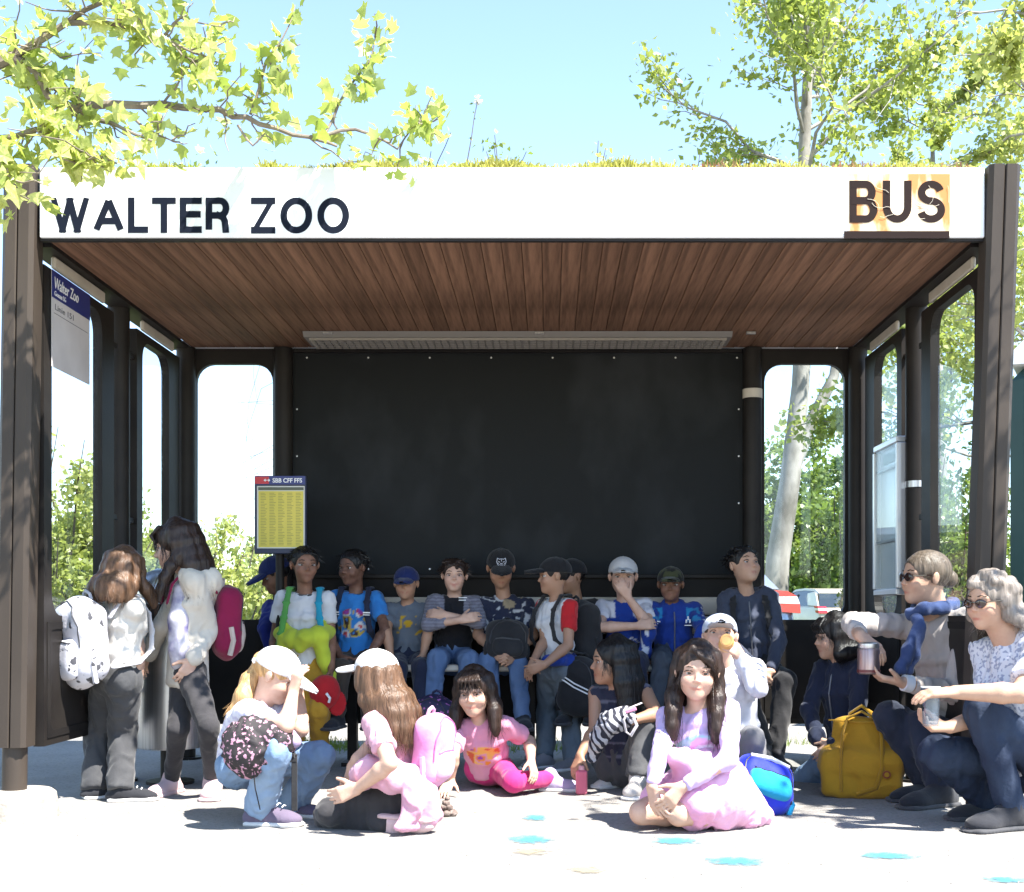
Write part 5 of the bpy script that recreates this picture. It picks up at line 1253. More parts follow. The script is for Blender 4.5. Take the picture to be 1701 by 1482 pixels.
            if hair.get('side'):   # swept fringe
                sg = hair['side']
                for x in np.linspace(0, 1, 5): G.chain([H2(-sg * .10, -.26, .45), H2(sg * (.02 + .22 * x), -.40 + .04 * x, .34 - .10 * x), H2(sg * (.22 + .10 * x), -.36 + .14 * x, .16 - .14 * x)], [.05 * hh, .04 * hh, .02 * hh], .02 * hh)
                G.chain([H2(-sg * .10, -.26, .45), H2(-sg * .30, -.26, .25), H2(-sg * .35, -.16, .02)], [.05 * hh, .045 * hh, .03 * hh], .03 * hh)
        fringe = []
        guides = []
        dv = np.array([0, 0, -1.0])
        if st in ('long', 'bob', 'wavy'):
            Ln = hair.get('len', .3); phis = hair.get('phis', [-70, 70, -100, 100, -130, 130, -160, 160, 180])
            for ph in phis:
                a = R_(ph); sx, cx = math.sin(a), -math.cos(a); wv = .03 if st == 'wavy' else 0
                g = [H2(sx * .10, cx * .10 + .05, .50), H2(sx * .33, cx * .40 + .055, .30), H2(sx * .39, cx * .46 + .055, .05), H2(sx * .40, cx * .47 + .06, -.2)]
                if und: g = [H2(sx * .34, cx * .41 + .055, .14), H2(sx * .355, cx * .425 + .055, .06), H2(sx * .37, cx * .44 + .055, -.06), H2(sx * .385, cx * .45 + .06, -.2)]
                out = HR @ np.array([sx, cx, 0]); out[2] = 0
                front = abs(ph) < hair.get('fr', 95)
                push = (Fc if front else -Fc) * (hair.get('pf', .045) if front else hair.get('pb', .05)) * H
                lat_ = Lf * (np.sign(out @ Lf) * hair.get('lat', .012) * H)
                p = g[-1]; nseg = 4
                for j in range(1, nseg + 1):
                    f = j / nseg; q = p + dv * Ln * f + push * min(1, f * 1.6) + lat_ * f + np.array(hair.get('drift', (0, 0, 0))) * f
                    if wv: q = q + np.array([math.sin(f * 9 + ph) * wv * .6, math.cos(f * 8 + ph) * wv * .5, 0])
                    g.append(q)
                if st == 'bob': g = g[:4] + [g[3] + dv * Ln * .5 + out * .01, g[3] + dv * Ln - out * .02]
                guides.append(g); rr2 = hair.get('r', .042) / .042
                rad = [.03 * hh, .045 * hh, .05 * hh, .06 * hh] + list(np.linspace(.021, .009, len(g) - 4) * rr2)
                G.chain(g, rad, .03)
        elif st in ('ponytail', 'bun'):
            pt = hair['tail']; g = [H2(*hair.get('from', (0, .45, .1)))] + [P(a, b, Y + c) for a, b, c in pt]; guides.append(g)
            if st == 'ponytail': G.chain(g, list(np.linspace(.028, .034, len(g) - 1)) + [.010], .02)
            else: G.ell(g[1], .04, None, .02)
        if hair.get('bangs') and not und:
            for x in np.linspace(-.26, .26, 9): guides.append([H2(x * .35, -.05, .53), H2(x * .8, -.27, .45), H2(x * 1.0, -.42, .30), H2(x * 1.08, -.428 + abs(x) * .22, hair.get('bz', .13) - .01)])
        if hair.get('side'):
            sg = hair['side']
            for x in np.linspace(0, 1, 7): guides.append([H2(-sg * .10, -.16, .50), H2(-sg * .08 + sg * .05 * x, -.30, .44), H2(sg * (.04 + .20 * x), -.415 + .05 * x, .33 - .10 * x), H2(sg * (.24 + .10 * x), -.375 + .15 * x, .15 - .14 * x)])
        if st in ('long', 'bob') and not und:      # combed over the scalp
            for ph in np.linspace(-175, 175, 15):
                if abs(ph) < 50: continue
                a_2 = R_(ph); guides.append([H2(math.sin(a_2) * .06, -math.cos(a_2) * .06 + .0, .53), H2(math.sin(a_2) * .25, -math.cos(a_2) * .30 + .05, .44), H2(math.sin(a_2) * .36, -math.cos(a_2) * .43 + .055, .24), H2(math.sin(a_2) * .40, -math.cos(a_2) * .47 + .055, -.02), H2(math.sin(a_2) * .41, -math.cos(a_2) * .475 + .06, -.18)])
        curls = []
        if st == 'wavy':
            for i in range(90):
                v = unit(r.normal(size=3)); 
                if v[1] < -.35 and v[2] < .55: continue
                p0 = H2(v[0] * .40, v[1] * .46 + .055, v[2] * .41 + .12); G.ell(p0, r.uniform(.07, .12) * hh, None, .03 * hh)
        hb = sdf_obj('hair', G, max(h, .0055), hm_, root, fold=.0018, ff=(75, 75, 5), seed=seed + 3, sm=1)
        # single strands over the mass
        mb = MB()
        if guides:
            ns = int(hair.get('n', 150) * 2.1)
            for i in range(ns):
                g = guides[r.integers(len(guides))]; g2 = guides[r.integers(len(guides))]; mix = r.uniform(0, .35) if st in ('long',) else 0
                sp = .030 if st != 'ponytail' else .030; o1 = r.normal(size=3) * sp * (.3 if st == 'ponytail' else .55 if len(g) > 5 else .22)
                if len(g2) != len(g) or np.linalg.norm(g2[2] - g[2]) > .09: g2 = g
                k = len(g); pth = [g[j] * (1 - mix) + g2[j] * mix + o1 * (.35 + .65 * j / k) + r.normal(size=3) * .005 for j in range(k)]
                if st != 'ponytail':
                    for j in range(min(4, k)):    # keep the upper part on the scalp
                        q = (pth[j] - hc) @ HR / hh - np.array([0, .055, .135]); q = q / (np.linalg.norm(q / (rr_ * 1.012)) + 1e-9); pth[j] = hc + HR @ (q + np.array([0, .055, .135])) * hh
                dense = []
                for j in range(k - 1): dense += [pth[j] * (1 - t) + pth[j + 1] * t for t in (0, .5)]
                dense.append(pth[-1] + r.normal(size=3) * .008 + dv * r.uniform(0, .03)); dense = [dense[0]] + [(dense[j - 1] + 2 * dense[j] + dense[j + 1]) / 4 for j in range(1, len(dense) - 1)] + [dense[-1]]
                strand_mesh(mb, dense, r.uniform(.0007, .0018))
            mb.build('hair_strands', hm_, hb, smooth=True, flip=False)
        elif st in ('short', 'crop') and not und:
            for i in range(170):
                a = r.uniform(-3.1, 3.1); z = r.uniform(.05, .50); 
                if abs(a) < 1.0 and z < .32: continue
                rad = math.sqrt(max(0.01, 1 - ((z - .135) / .385) ** 2)); p0 = np.array([math.sin(a) * .375 * rad, .055 - math.cos(a) * .445 * rad, z]); d_ = np.array([p0[0] * .2 + r.normal() * .05, -.05 * abs(math.cos(a)) + r.normal() * .05, -.05 + r.normal() * .04])
                mb.tube([H2(*p0), H2(*(p0 * 1.03 + d_ * .5)), H2(*(p0 * 1.03 + d_ * 1.3))], [.0026, .0022, .0006], 3, cap=False)
            mb.build('hair_strands', hm_, hb, flip=False)
    # ---- cap
    if cap:
        K = SDF(); HC = HR @ rot(R_(cap.get('yaw', 0)), R_(cap.get('pitch', -6))); C2 = lambda x, y, z: hc + HC @ np.array([x, y, z]) * hh
        K.ell(C2(0, .05, .16), np.array([.396, .470, .385]) * hh, HC, 0); K.cut(C2(0, 0, .10), HC @ np.array([0, 0, -1]))
        if cap.get('open'): K.ell(C2(0, .50, .13), np.array([.13, .10, .10]) * hh, HC, .01, 's')
        cpo = sdf_obj('cap', K, .0055, cap['m'], root, fold=.0012, seed=seed)
        K = SDF()
        for x in (-1, 0, 1): K.ell(C2(x * .10, -.54 + .05 * abs(x), .125 - .02 * abs(x)), np.array([.20, .25, .022]) * hh, HC @ rot(0, R_(10), R_(14 * x)), .02)
        sdf_obj('brim', K, .005, cap.get('bm', cap['m']), cpo)
        mb = MB(); mb.ball(C2(0, .05, .545), .020 * hh, None, 8, 5); mb.build('button', cap['m'], cpo, smooth=True)
        mb = MB()
        for j in range(3):
            a = math.pi * j / 3; pts = []
            for t in np.linspace(-1.25, 1.25, 15): pts.append(C2(math.sin(a) * .398 * math.sin(t), .05 + math.cos(a) * .472 * math.sin(t), .16 + .387 * math.cos(t)))
            mb.tube(pts, .0016, 4)
        mb.build('panel_seams', cap['m'], cpo)
        if cap.get('open'):
            mb = MB(); mb.tube([C2(-.15, .475, .09), C2(0, .535, .085), C2(.15, .475, .09)], .012, 6); mb.build('back_strap', cap['m'], cpo, smooth=True)
        if cap.get('emblem'): cap['emblem'](C2, HC, hh, cpo)
    if glasses:
        mb = MB()
        for s in (-1, 1):
            c_ = H2(s * .155, -.415, .01); mb.cur = 0; mb.ball(c_, np.array([.115, .018, .085]) * hh, HR @ rot(s * .18), 16, 8)
            mb.tube([H2(s * .26, -.37, .03), H2(s * .385, -.15, .04), H2(s * .39, .05, .03)], .0028, 5)
        mb.tube([H2(-.05, -.43, .03), H2(0, -.44, .04), H2(.05, -.43, .03)], .003, 5)
        mb.build('sunglasses', mat('sunglass_lens', (.03, .015, .012), .08, spec=.8), root, smooth=True)
    return dict(root=root, H2=H2, HR=HR, hh=hh, nk=nk, hip=hipP, up=up, Lf=Lf, Fc=Fc, shR=shR, shL=shL, el=el, wr=wr, kn=kn, an=an, hands=hands, H=H, Y=Y, chs=chs, wa=wa)
# ------------------------------------------------------------------ cloth colours
def mixc(V, a, b, m): return np.where(m[:, None], np.array(b), np.array(a))
def stripes(a, b, f, duty=.5): return lambda u, v, q, V, arm: mixc(V, a, b, (v * f) % 1 < duty)
def print_on(base, cols, u0=.75, v0=.36, v1=.78, f=26, sd=0, sleeve=None):
    def fn(u, v, q, V, arm):
        C = np.tile(np.array(base, float), (len(V), 1))
        if sleeve is not None: C[arm] = sleeve
        n = vnoise(V * f, sd); m2 = ((u / u0) ** 2 + ((v - (v0 + v1) / 2) / ((v1 - v0) / 2)) ** 2 + .35 * vnoise(V * f * .7, sd + 9) < 1) & (q > .15) & ~arm
        e = np.linspace(-.75, .75, len(cols) + 1)
        for i, c in enumerate(cols): C[m2 & (n > e[i]) & (n <= e[i + 1] + (9 if i == len(cols) - 1 else 0))] = c
        return C
    return fn
white_c = cloth('white_cotton', (.66, .66, .68)); cream_c = cloth('cream_fleece', (.58, .53, .46)); cap_white = cloth('white_cap_cloth', (.72, .71, .71), bscale=120)
grey_dark = cloth('charcoal_cotton', (.045, .046, .05), (.065, .066, .07)); black_c = cloth('black_cotton', (.016, .016, .018), (.026, .026, .028)); leg_black = cloth('black_leggings', (.028, .027, .03), (.045, .043, .047))
jean_light = denim('light_denim', (.15, .23, .36), (.25, .34, .47)); jean_mid = denim('mid_denim', (.07, .12, .23), (.14, .20, .32)); jean_dark = denim('dark_denim', (.018, .026, .05), (.035, .05, .085)); jean_grey = denim('grey_denim', (.10, .125, .15), (.16, .19, .22)); slate = denim('slate_denim', (.045, .055, .072), (.075, .09, .115))
mustard = cloth('mustard_cotton', (.50, .27, .030)); lime = cloth('lime_fleece', (.52, .60, .05)); pink_l = cloth('pale_pink_cotton', (.62, .33, .42)); magenta = cloth('magenta_leggings', (.60, .035, .19), (.48, .025, .15), bump=.1); lilac = None
pink_bright = cloth('pink_satin', (.66, .30, .48), (.72, .42, .58), rough=.55); navy_c = cloth('navy_cotton', (.012, .016, .035), (.02, .025, .05)); royal = cloth('royal_blue', (.012, .04, .26), (.02, .06, .34)); scarf_blue = cloth('scarf_blue', (.030, .048, .125), (.045, .07, .17))
beige_c = cloth('beige_knit', (.47, .405, .375), (.41, .35, .32)); hood_navy = cloth('navy_hoodie_cloth', (.035, .042, .07), (.05, .06, .09)); hood_grey = cloth('pale_grey_hoodie', (.60, .60, .66), (.52, .52, .58))
red_c = cloth('red_cap_cloth', (.50, .02, .025), (.40, .015, .02)); blue_cap = cloth('blue_cap_cloth', (.012, .022, .10)); black_cap = cloth('black_cap_cloth', (.012, .012, .014), bscale=120); grey_cap = cloth('pale_cap_cloth', (.50, .49, .49)); bluegrey_cap = cloth('blue_grey_cap_cloth', (.40, .45, .56)); cap_greyd = cloth('cap_brim_grey', (.30, .32, .38))
camo = cloth('camouflage', (.05, .055, .025), (.012, .012, .010), nscale=22, fac=(.48, .52), detail=1)
spot_shirt = cloth('dotted_shirt', (.60, .60, .66), (.30, .32, .42), nscale=85, fac=(.55, .62), detail=0)
leath = cloth('sole_white', (.68, .67, .66), rough=.6, bump=.05); sole_d = cloth('sole_dark', (.06, .06, .065), rough=.7, bump=.05); shoe_d = cloth('shoe_dark', (.025, .026, .032)); shoe_p = cloth('shoe_pink', (.62, .44, .45)); shoe_l = cloth('shoe_lilac', (.42, .36, .52)); shoe_g = cloth('shoe_grey', (.20, .20, .22)); shoe_w = cloth('shoe_white', (.62, .58, .54)); shoe_pl = cloth('shoe_plum', (.15, .12, .18)); lace_w = mat('lace_white', (.7, .7, .7), .8)
dark_shoes = dict(m=shoe_d, s=sole_d); white_shoes = dict(m=shoe_w, s=leath); G1 = 'children on and around the shelter bench'; G2 = 'children in the sun in front of the shelter'; G3 = 'women squatting at the right'

# ------------------------------------------------------------------ back row, in the shade
pB = person('child in a navy cap behind the boy in mustard trousers', 1.15, 6.98, (468, 1085), (470, 1003, 0), -40, (457, 955, -.05, 62, -60, 24), (440, 1045, 450, 1085, -.1), (500, 1045, 490, 1085, -.1), (455, 1100, 455, 1180, -.35, 0), (485, 1100, 485, 1180, -.35, 0), 'brown',
       dict(m=cloth('blue_jacket', (.02, .03, .20)), sleeve='long', loose=.012), dict(m=navy_c), dark_shoes, dict(s='crop', c='black'), dict(m=blue_cap, pitch=0), .0065, seed=1, group=G1)
p6 = person('boy in white T-shirt and mustard trousers with a lime waist jacket', 1.2, 6.6, (505, 1112), (507, 988, 0), 2, (506, 938, -.04, 66, 22, 4), (458, 1055, 453, 1100, -.06), (549, 1060, 550, 1110, -.10, 549, 1140, -.12, (-1, -.2, 0), .7), (492, 1180, 490, 1256, -.06, -8), (530, 1180, 533, 1257, -.04, 12), 'brown',
       dict(m=white_c, sleeve='short', loose=.012, hem=.04, neckband=grey_dark), dict(m=mustard, loose=.014, hem=.96), dark_shoes, dict(s='crop', c='black'), None, .0055, seed=2, group=G1,
       extra=[dict(name='waist_jacket', m=lime, ch=[[(466, 1052, -.02, 12), (485, 1062, -.10, 14), (508, 1060, -.12, 13), (532, 1056, -.10, 14), (545, 1050, -.02, 12)], [(508, 1060, -.14, 15), (500, 1075, -.13, 10)], [(530, 1060, -.10, 12), (540, 1100, -.08, 11), (560, 1150, -.04, 8), (572, 1180, -.03, 4)], [(472, 1060, -.07, 13), (470, 1085, -.09, 9), (474, 1110, -.09, 5)], [(488, 1052, -.10, 7), (470, 1035, -.06, 5)], [(524, 1050, -.10, 8), (536, 1035, -.05, 5)]])])
p7 = person('boy with black hair in a blue printed T-shirt looking aside', 1.16, 6.85, (590, 1098), (592, 987, 0), -6, (587, 943, -.03, 64, -34, 5), (541, 1048, 566, 1092, -.22), (640, 1046, 611, 1092, -.22), (566, 1112, 560, 1192, -.30, -10), (612, 1112, 612, 1192, -.30, 8), 'deep',
       dict(m=pcloth('blue_print_tee'), paint=print_on((.03, .19, .52), [(.05, .03, .03), (.45, .33, .06), (.03, .19, .52), (.55, .55, .55), (.50, .05, .06), (.3, .05, .3)], sd=3), sleeve='short', loose=.014, neckband=navy_c), dict(m=cloth('brown_shorts', (.06, .045, .035))), dark_shoes, dict(s='crop', c='black'), None, .006, seed=3, group=G1)
p8 = person('smiling boy in a navy cap and a grey shirt with yellow print', 1.1, 6.85, (678, 1100), (678, 1007, 0), 0, (675, 970, -.03, 57, -4, 2), (643, 1052, 649, 1092, -.16), (711, 1050, 703, 1088, -.16), (660, 1110, 660, 1187, -.30, -8), (700, 1110, 700, 1187, -.30, 8), 'tan',
       dict(m=pcloth('grey_print_shirt'), paint=print_on((.10, .12, .15), [(.10, .12, .15), (.42, .26, .02), (.10, .12, .15), (.42, .26, .02), (.10, .12, .15)], u0=1.1, v0=.5, v1=.85, f=16, sd=6), sleeve='short', loose=.010, collar=1), dict(m=navy_c), dark_shoes, dict(s='crop', c='black'), dict(m=blue_cap, pitch=2), .006, gesture='smile', seed=4, group=G1)
p9 = person('boy with crossed arms in a black top with grey sleeves', 1.16, 6.85, (752, 1096), (755, 994, 0), 0, (755, 956, -.03, 60, 3, 2, 2), (712, 1038, 766, 1030, -.27, 790, 1024, -.26), (797, 1035, 738, 1021, -.22, 712, 1018, -.2), (727, 1094, 716, 1180, -.30, -8), (779, 1096, 771, 1186, -.28, 8), 'fair',
       dict(m=pcloth('raglan_top'), paint=lambda u, v, q, V, arm: np.where((arm & ((V[:, 2] * 60) % 1 < .5))[:, None], np.array([.20, .20, .25]), np.where(arm[:, None], np.array([.13, .13, .17]), np.array([.012, .012, .016]))), sleeve='long', cuff=.55, loose=.010), dict(m=jean_mid), dict(m=shoe_d, s=leath), dict(s='short', c='dark'), None, .0055, gesture='smile', seed=5, group=G1)
mb = MB()
for i, (x0, x1, zz) in enumerate(((762, 776, 993), (762, 774, 997))):
    a = P(x0, zz, 6.735); b = P(x1, zz, 6.735); mb.box((a + b) / 2, (b[0] - a[0], .003, .004))
mb.build('printed_words', wt, p9['root'])
def tiger(C2, HC, hh, par):     # pale animal face badge
    mb = MB(); c = C2(0, -.425, .29)
    f = lambda x, z, d=0: C2(x, -.415 + (z - .16) ** 2 * .75 - d - .012, z)
    mb.tube([f(-.11, .40), f(-.13, .30), f(-.09, .21), f(0, .17), f(.09, .21), f(.13, .30), f(.11, .40)], .010 * hh, 5)
    for s in (-1, 1): mb.tube([f(s * .11, .40), f(s * .06, .37), f(0, .38)], .009 * hh, 5); mb.tube([f(s * .09, .31), f(s * .04, .29)], .010 * hh, 5); mb.tube([f(s * .12, .26), f(s * .07, .26)], .008 * hh, 5); mb.tube([f(s * .05, .23), f(s * .02, .20), f(0, .22)], .009 * hh, 5)
    mb.tube([f(0, .36), f(0, .31)], .008 * hh, 5); mb.tube([f(-.03, .26), f(0, .245), f(.03, .26)], .011 * hh, 5)
    mb.build('emblem', mat('badge_silver', (.55, .56, .62), .5), par)
p10 = person('boy in a tiger badge cap looking down at the bag on his lap', 1.2, 6.85, (838, 1096), (838, 998, 0), 2, (832, 944, -.05, 64, 4, 24), (794, 1055, 820, 1080, -.30), (886, 1055, 856, 1084, -.30), (811, 1099, 818, 1187, -.30, -6), (859, 1101, 868, 1192, -.30, 8), 'tan',
       dict(m=pcloth('palm_print_shirt'), paint=lambda u, v, q, V, arm: np.where((vnoise(V * np.array([34, 34, 22]) + 2 * np.stack([vnoise(V * 18, 2)] * 3, 1), 8) > .18)[:, None], np.array([.42, .43, .45]), np.where((vnoise(V * 14, 4) > .45)[:, None], np.array([.28, .22, .14]), np.array([.018, .022, .045]))), sleeve='short', loose=.014, sl=.85, collar=1), dict(m=jean_mid), dark_shoes, dict(s='crop', c='black'), dict(m=black_cap, pitch=-6, emblem=tiger), .0055, seed=6, group=G1)
p12 = person('child in a dark cap half hidden behind the standing boy with red sleeves', 1.15, 6.95, (962, 1092), (958, 1002, 0), -30, (948, 958, -.02, 60, -55, 5), (925, 1050, 930, 1085, -.1), (990, 1050, 985, 1085, -.1), (945, 1105, 945, 1185, -.3, -20), (980, 1105, 980, 1185, -.3, 0), 'tan',
       dict(m=black_c, sleeve='long', loose=.014), dict(m=black_c), dark_shoes, dict(s='crop', c='black'), dict(m=black_cap), .0065, seed=7, group=G1)
p13 = person('boy in a pale cap and blue white sports shirt touching his mouth', 1.18, 6.85, (1040, 1092), (1037, 1001, 0), 0, (1035, 958, -.04, 66, -3, 3), (997, 1042, 1060, 1040, -.26, 1084, 1036, -.24), (1077, 1038, 1043, 992, -.24, 1031, 972, -.26, (0, 1, 0), .6), (1020, 1100, 1020, 1182, -.30, -6), (1062, 1102, 1060, 1182, -.30, 6), 'fair',
       dict(m=pcloth('sports_shirt'), paint=lambda u, v, q, V, arm: np.where(((v > .78) & (np.abs(u) > .55) | arm & (V[:, 2] > .78) | (np.abs(v - .30 - .05 * np.sin(u * 7)) < .012) | ((np.abs(v - .55) < .02) & (np.abs(u) < .55) & (np.sin(u * 40) > 0)))[:, None], np.array([.60, .60, .66]), np.array([.012, .045, .28])), sleeve='short', loose=.012), dict(m=navy_c), dark_shoes, dict(s='crop', c='dark'), dict(m=grey_cap), .0055, seed=8, group=G1)
p14 = person('boy in a camouflage cap and a zipped blue tracksuit jacket', 1.16, 6.85, (1118, 1090), (1118, 1006, 0), 0, (1114, 971, -.03, 60, -8, 4), (1077, 1050, 1071, 1088, -.14), (1167, 1046, 1150, 1086, -.20), (1100, 1097, 1086, 1182, -.30, -8), (1152, 1097, 1150, 1187, -.30, 6), 'brown',
       dict(m=pcloth('tracksuit'), paint=lambda u, v, q, V, arm: np.where((arm & (np.abs(((V[:, 1] - 6.80) * 26) % 1 - .5) < .16) & (np.abs(u) > 1.25))[:, None], np.array([.55, .57, .65]), np.where(((v > .70) & (v < .95) & (np.abs(np.abs(u) - .85) < .30) & (vnoise(V * 30, 3) > -.1))[:, None], np.array([.02, .20, .42]), np.array([.012, .040, .24]))), sleeve='long', loose=.014, collar=1, zip=1), dict(m=slate), dark_shoes, dict(s='crop', c='black'), dict(m=camo), .0055, seed=9, group=G1)
mb = MB(); f_ = lambda px, py: P(px, py, 6.725)
for x, y in ((1140, 1032), (1146, 1032), (1143, 1027)): mb.tube([f_(x, y + 3), f_(x, y - 3)], .004, 5)
mb.tube([f_(1137, 1039), f_(1149, 1039)], .003, 5); mb.build('chest_mark', wt, p14['root'])
mb = MB(); mb.tube([f_(1083, 1031), f_(1097, 1033)], .004, 5); mb.tube([f_(1084, 1035), f_(1093, 1036)], .003, 5); mb.build('chest_mark', wt, p14['root'])
p15 = person('older boy in a navy hooded jacket looking up at the right end of the bench', 1.24, 6.75, (1248, 1110), (1242, 988, 0), -4, (1235, 940, -.05, 70, 28, -14), (1204, 1060, 1258, 1112, -.28, 1272, 1130, -.3), (1294, 1066, 1280, 1116, -.28, 1266, 1132, -.3), (1232, 1126, 1268, 1236, -.40, -10), (1304, 1132, 1288, 1248, -.36, 12), 'light',
       dict(m=hood_navy, sleeve='long', loose=.011, hood=1, zip=1, fold=.006, name='hoodie'), dict(m=black_c, loose=.016), dict(m=shoe_d, s=sole_d), dict(s='short', c='black'), None, .0055, seed=10, group=G1)
p11 = person('boy standing in profile in a white vest top with red sleeves and a black cap', 1.13, 6.6, (926, 1112), (924, 1000, 0), -52, (920, 957, -.03, 63, -78, 4), (905, 1064, 886, 1098, -.16, 880, 1112, -.18), (944, 1072, 905, 1104, -.26, 884, 1112, -.26), (909, 1186, 905, 1258, .0, -50), (947, 1186, 952, 1264, -.06, -42), 'tan',
       dict(m=pcloth('white_red_top'), paint=lambda u, v, q, V, arm: np.where((arm & (np.abs(u) > .95))[:, None], np.array([.42, .015, .02]), np.array([.62, .62, .64])), sleeve='short', loose=.010, sl=.62, hem=.03), dict(m=jean_grey, loose=.022, hem=.97), dict(m=shoe_g, s=leath), dict(s='crop', c='black'), dict(m=black_cap), .0055, seed=11, group=G1,
       extra=[dict(name='waist_shirt', m=royal, ch=[[(908, 1098, -.10, 9), (930, 1096, -.12, 10), (948, 1094, -.03, 10)], [(944, 1098, -.08, 10), (947, 1122, -.06, 8), (944, 1140, -.06, 4)]])])
f_ = None
# ------------------------------------------------------------------ left: two standing girls
p1 = person('girl with long brown hair and wide charcoal trousers seen from behind', 1.15, 5.47, (194, 1128), (203, 1000, 0), 140, (207, 951, .02, 80, 160, 12), (228, 1064, 233, 1100, -.02, 231, 1122, -.01), (165, 1062, 178, 1112, .14), (204, 1215, 200, 1312, -.04, 100), (163, 1215, 158, 1311, .04, 120), 'fair',
       dict(m=cloth('cream_tee', (.62, .59, .54)), sleeve='short', loose=.014, sl=.7), dict(m=grey_dark, loose=.024, hem=.98, flare=1.15, fold=.007), dict(m=shoe_d, s=leath, lace=lace_w), dict(s='long', c='brown', len=.10, phis=[-60, 60, -95, 95, -125, 125, -150, 150, 180], fr=70, pb=.035, r=.046, n=420), None, .0048, seed=12, group=G2)
p2 = person('tall girl with very long dark hair in a cream hoodie and black leggings', 1.27, 5.63, (312, 1116), (316, 956, 0), -66, (293, 908, -.02, 88, -82, 14), (268, 1040, 246, 1088, .10), (350, 1048, 322, 1095, -.12, 300, 1132, -.14), (296, 1210, 284, 1298, .05, -14), (346, 1206, 353, 1298, -.06, 10), 'fair',
       dict(m=cream_c, sleeve='long', loose=.013, hem=.04, hood=1, fold=.004, name='hoodie'), dict(m=leg_black, loose=-.002, hem=.98, fold=.003), dict(m=shoe_p, s=shoe_p), dict(s='long', c='dark', len=.20, phis=[-85, 85, -105, 105, -125, 125, -150, 150, 180], fr=95, pf=.04, pb=.035, r=.042, n=520, bangs=1, drift=(-.02, -.02, 0)), None, .0048, seed=13, group=G2,
       extra=[dict(name='tee_front', m=mat('tie_dye', (.46, .44, .50), .85, c2=(.10, .09, .20), nscale=9, bump=.2, fac=(.45, .62)), ch=[[(300, 980, -.075, 12), (298, 1030, -.09, 16), (298, 1075, -.09, 17), (300, 1098, -.08, 16)]])])

# ------------------------------------------------------------------ front: squatting and kneeling girls
p3 = person('squatting girl in a white cap with a blonde ponytail hiding her face in her hand', 1.24, 4.95, (400, 1272), (434, 1168, -.02), 80, (460, 1122, -.02, 92, 82, 30), (476, 1206, 487, 1152, -.13, 497, 1108, -.13, (.6, .6, 0), .5), (500, 1212, 496, 1152, .06, 498, 1115, .02), (456, 1250, 432, 1340, -.13, 80), (534, 1256, 484, 1338, .10, 62), 'fair',
       dict(m=pcloth('striped_tee'), paint=stripes((.64, .62, .68), (.46, .43, .58), 9, .3), sleeve='short', loose=.012, sl=.6), dict(m=jean_light, loose=.014, hem=1.0, flare=1.35, fold=.007), dict(m=shoe_pl, s=leath, lace=lace_w), dict(s='ponytail', c='blond', tail=[(432, 1112, .03), (415, 1130, .0), (404, 1158, -.04), (384, 1182, -.05)], n=170), dict(m=cap_white, open=1, pitch=-4), .0045, slouch=.03, seed=14, group=G2)
mb = MB(); c_ = P(438, 1097, 4.96)
for i in range(9):
    a = i * .7; mb.ball(c_ + np.array([.004 * math.cos(a), .022 * math.sin(a), .022 * math.cos(a)]), .016, None, 8, 6)
mb.build('scrunchie', cloth('scrunchie_red', (.50, .04, .07)), p3['root'], smooth=True)
p4 = person('kneeling girl in a white cap with long brown hair turned away from the camera', 1.22, 4.78, (672, 1316), (646, 1180, -.02), -112, (622, 1122, -.02, 87, -112, 6), (596, 1262, 575, 1308, .03, 565, 1322, -.05), (648, 1268, 594, 1310, -.20, 566, 1320, -.20), (548, 1350, 650, 1366, .12, 'p'), (545, 1356, 655, 1368, -.10, 'p'), 'fair',
       dict(m=pink_l, sleeve='short', loose=.012, sl=.66, fold=.006, extra=[]), dict(m=leg_black, loose=.006, hem=1.0), dict(m=shoe_p, s=shoe_p), dict(s='long', c='brown', len=.22, phis=[-60, 60, -90, 90, -120, 120, -150, 150, 180], fr=60, pb=.06, n=520, lat=.02, r=.045), dict(m=cap_white, open=1, pitch=-8), .0045, seed=15, group=G2,
       extra=[dict(name='waist_jacket', m=cloth('pink_jersey', (.64, .36, .46), (.56, .28, .38)), fold=.008, ch=[[(600, 1292, -.10, 20), (615, 1280, -.16, 22), (650, 1296, -.16, 18), (690, 1296, -.10, 18)], [(690, 1290, -.12, 22), (705, 1330, -.14, 22), (715, 1356, -.15, 15)], [(680, 1290, -.16, 12), (688, 1340, -.18, 16), (668, 1370, -.20, 7)], [(715, 1352, -.14, 14), (690, 1372, -.18, 7), (660, 1374, -.22, 4)], [(640, 1262, -.12, 14), (660, 1280, -.15, 15), (700, 1290, -.1, 16)]])])
p17 = person('girl with dark fringe sitting on the ground in a pink top and magenta leggings', 1.12, 5.85, (812, 1276), (797, 1200, -.13), -4, (788, 1151, -.17, 84, -10, 4, -4), (753, 1256, 748, 1296, -.26, 736, 1318, -.34, (0, 0, -1), .15), (880, 1232, 882, 1263, -.22, 888, 1286, -.26), (797, 1290, 842, 1292, .05, 'p'), (852, 1299, 914, 1293, -.10, 78), 'fair',
       dict(m=pcloth('pink_print_tee'), paint=print_on((.62, .27, .38), [(.30, .05, .35), (.70, .22, .03), (.62, .27, .38), (.75, .40, .10), (.60, .10, .05)], u0=.62, v0=.34, v1=.72, f=26, sd=12), sleeve='short', loose=.016, sl=.72, fold=.006), dict(m=magenta, loose=.006, hem=1.0, fold=.003), dict(m=shoe_l, s=leath), dict(s='long', c='dark', len=.13, phis=[-80, 80, -95, 95, -110, 110, -130, 130, -155, 155, 180], fr=110, pf=.03, pb=.05, n=420, bangs=1, bz=.12), None, .0045, gesture='smile', seed=16, group=G2)
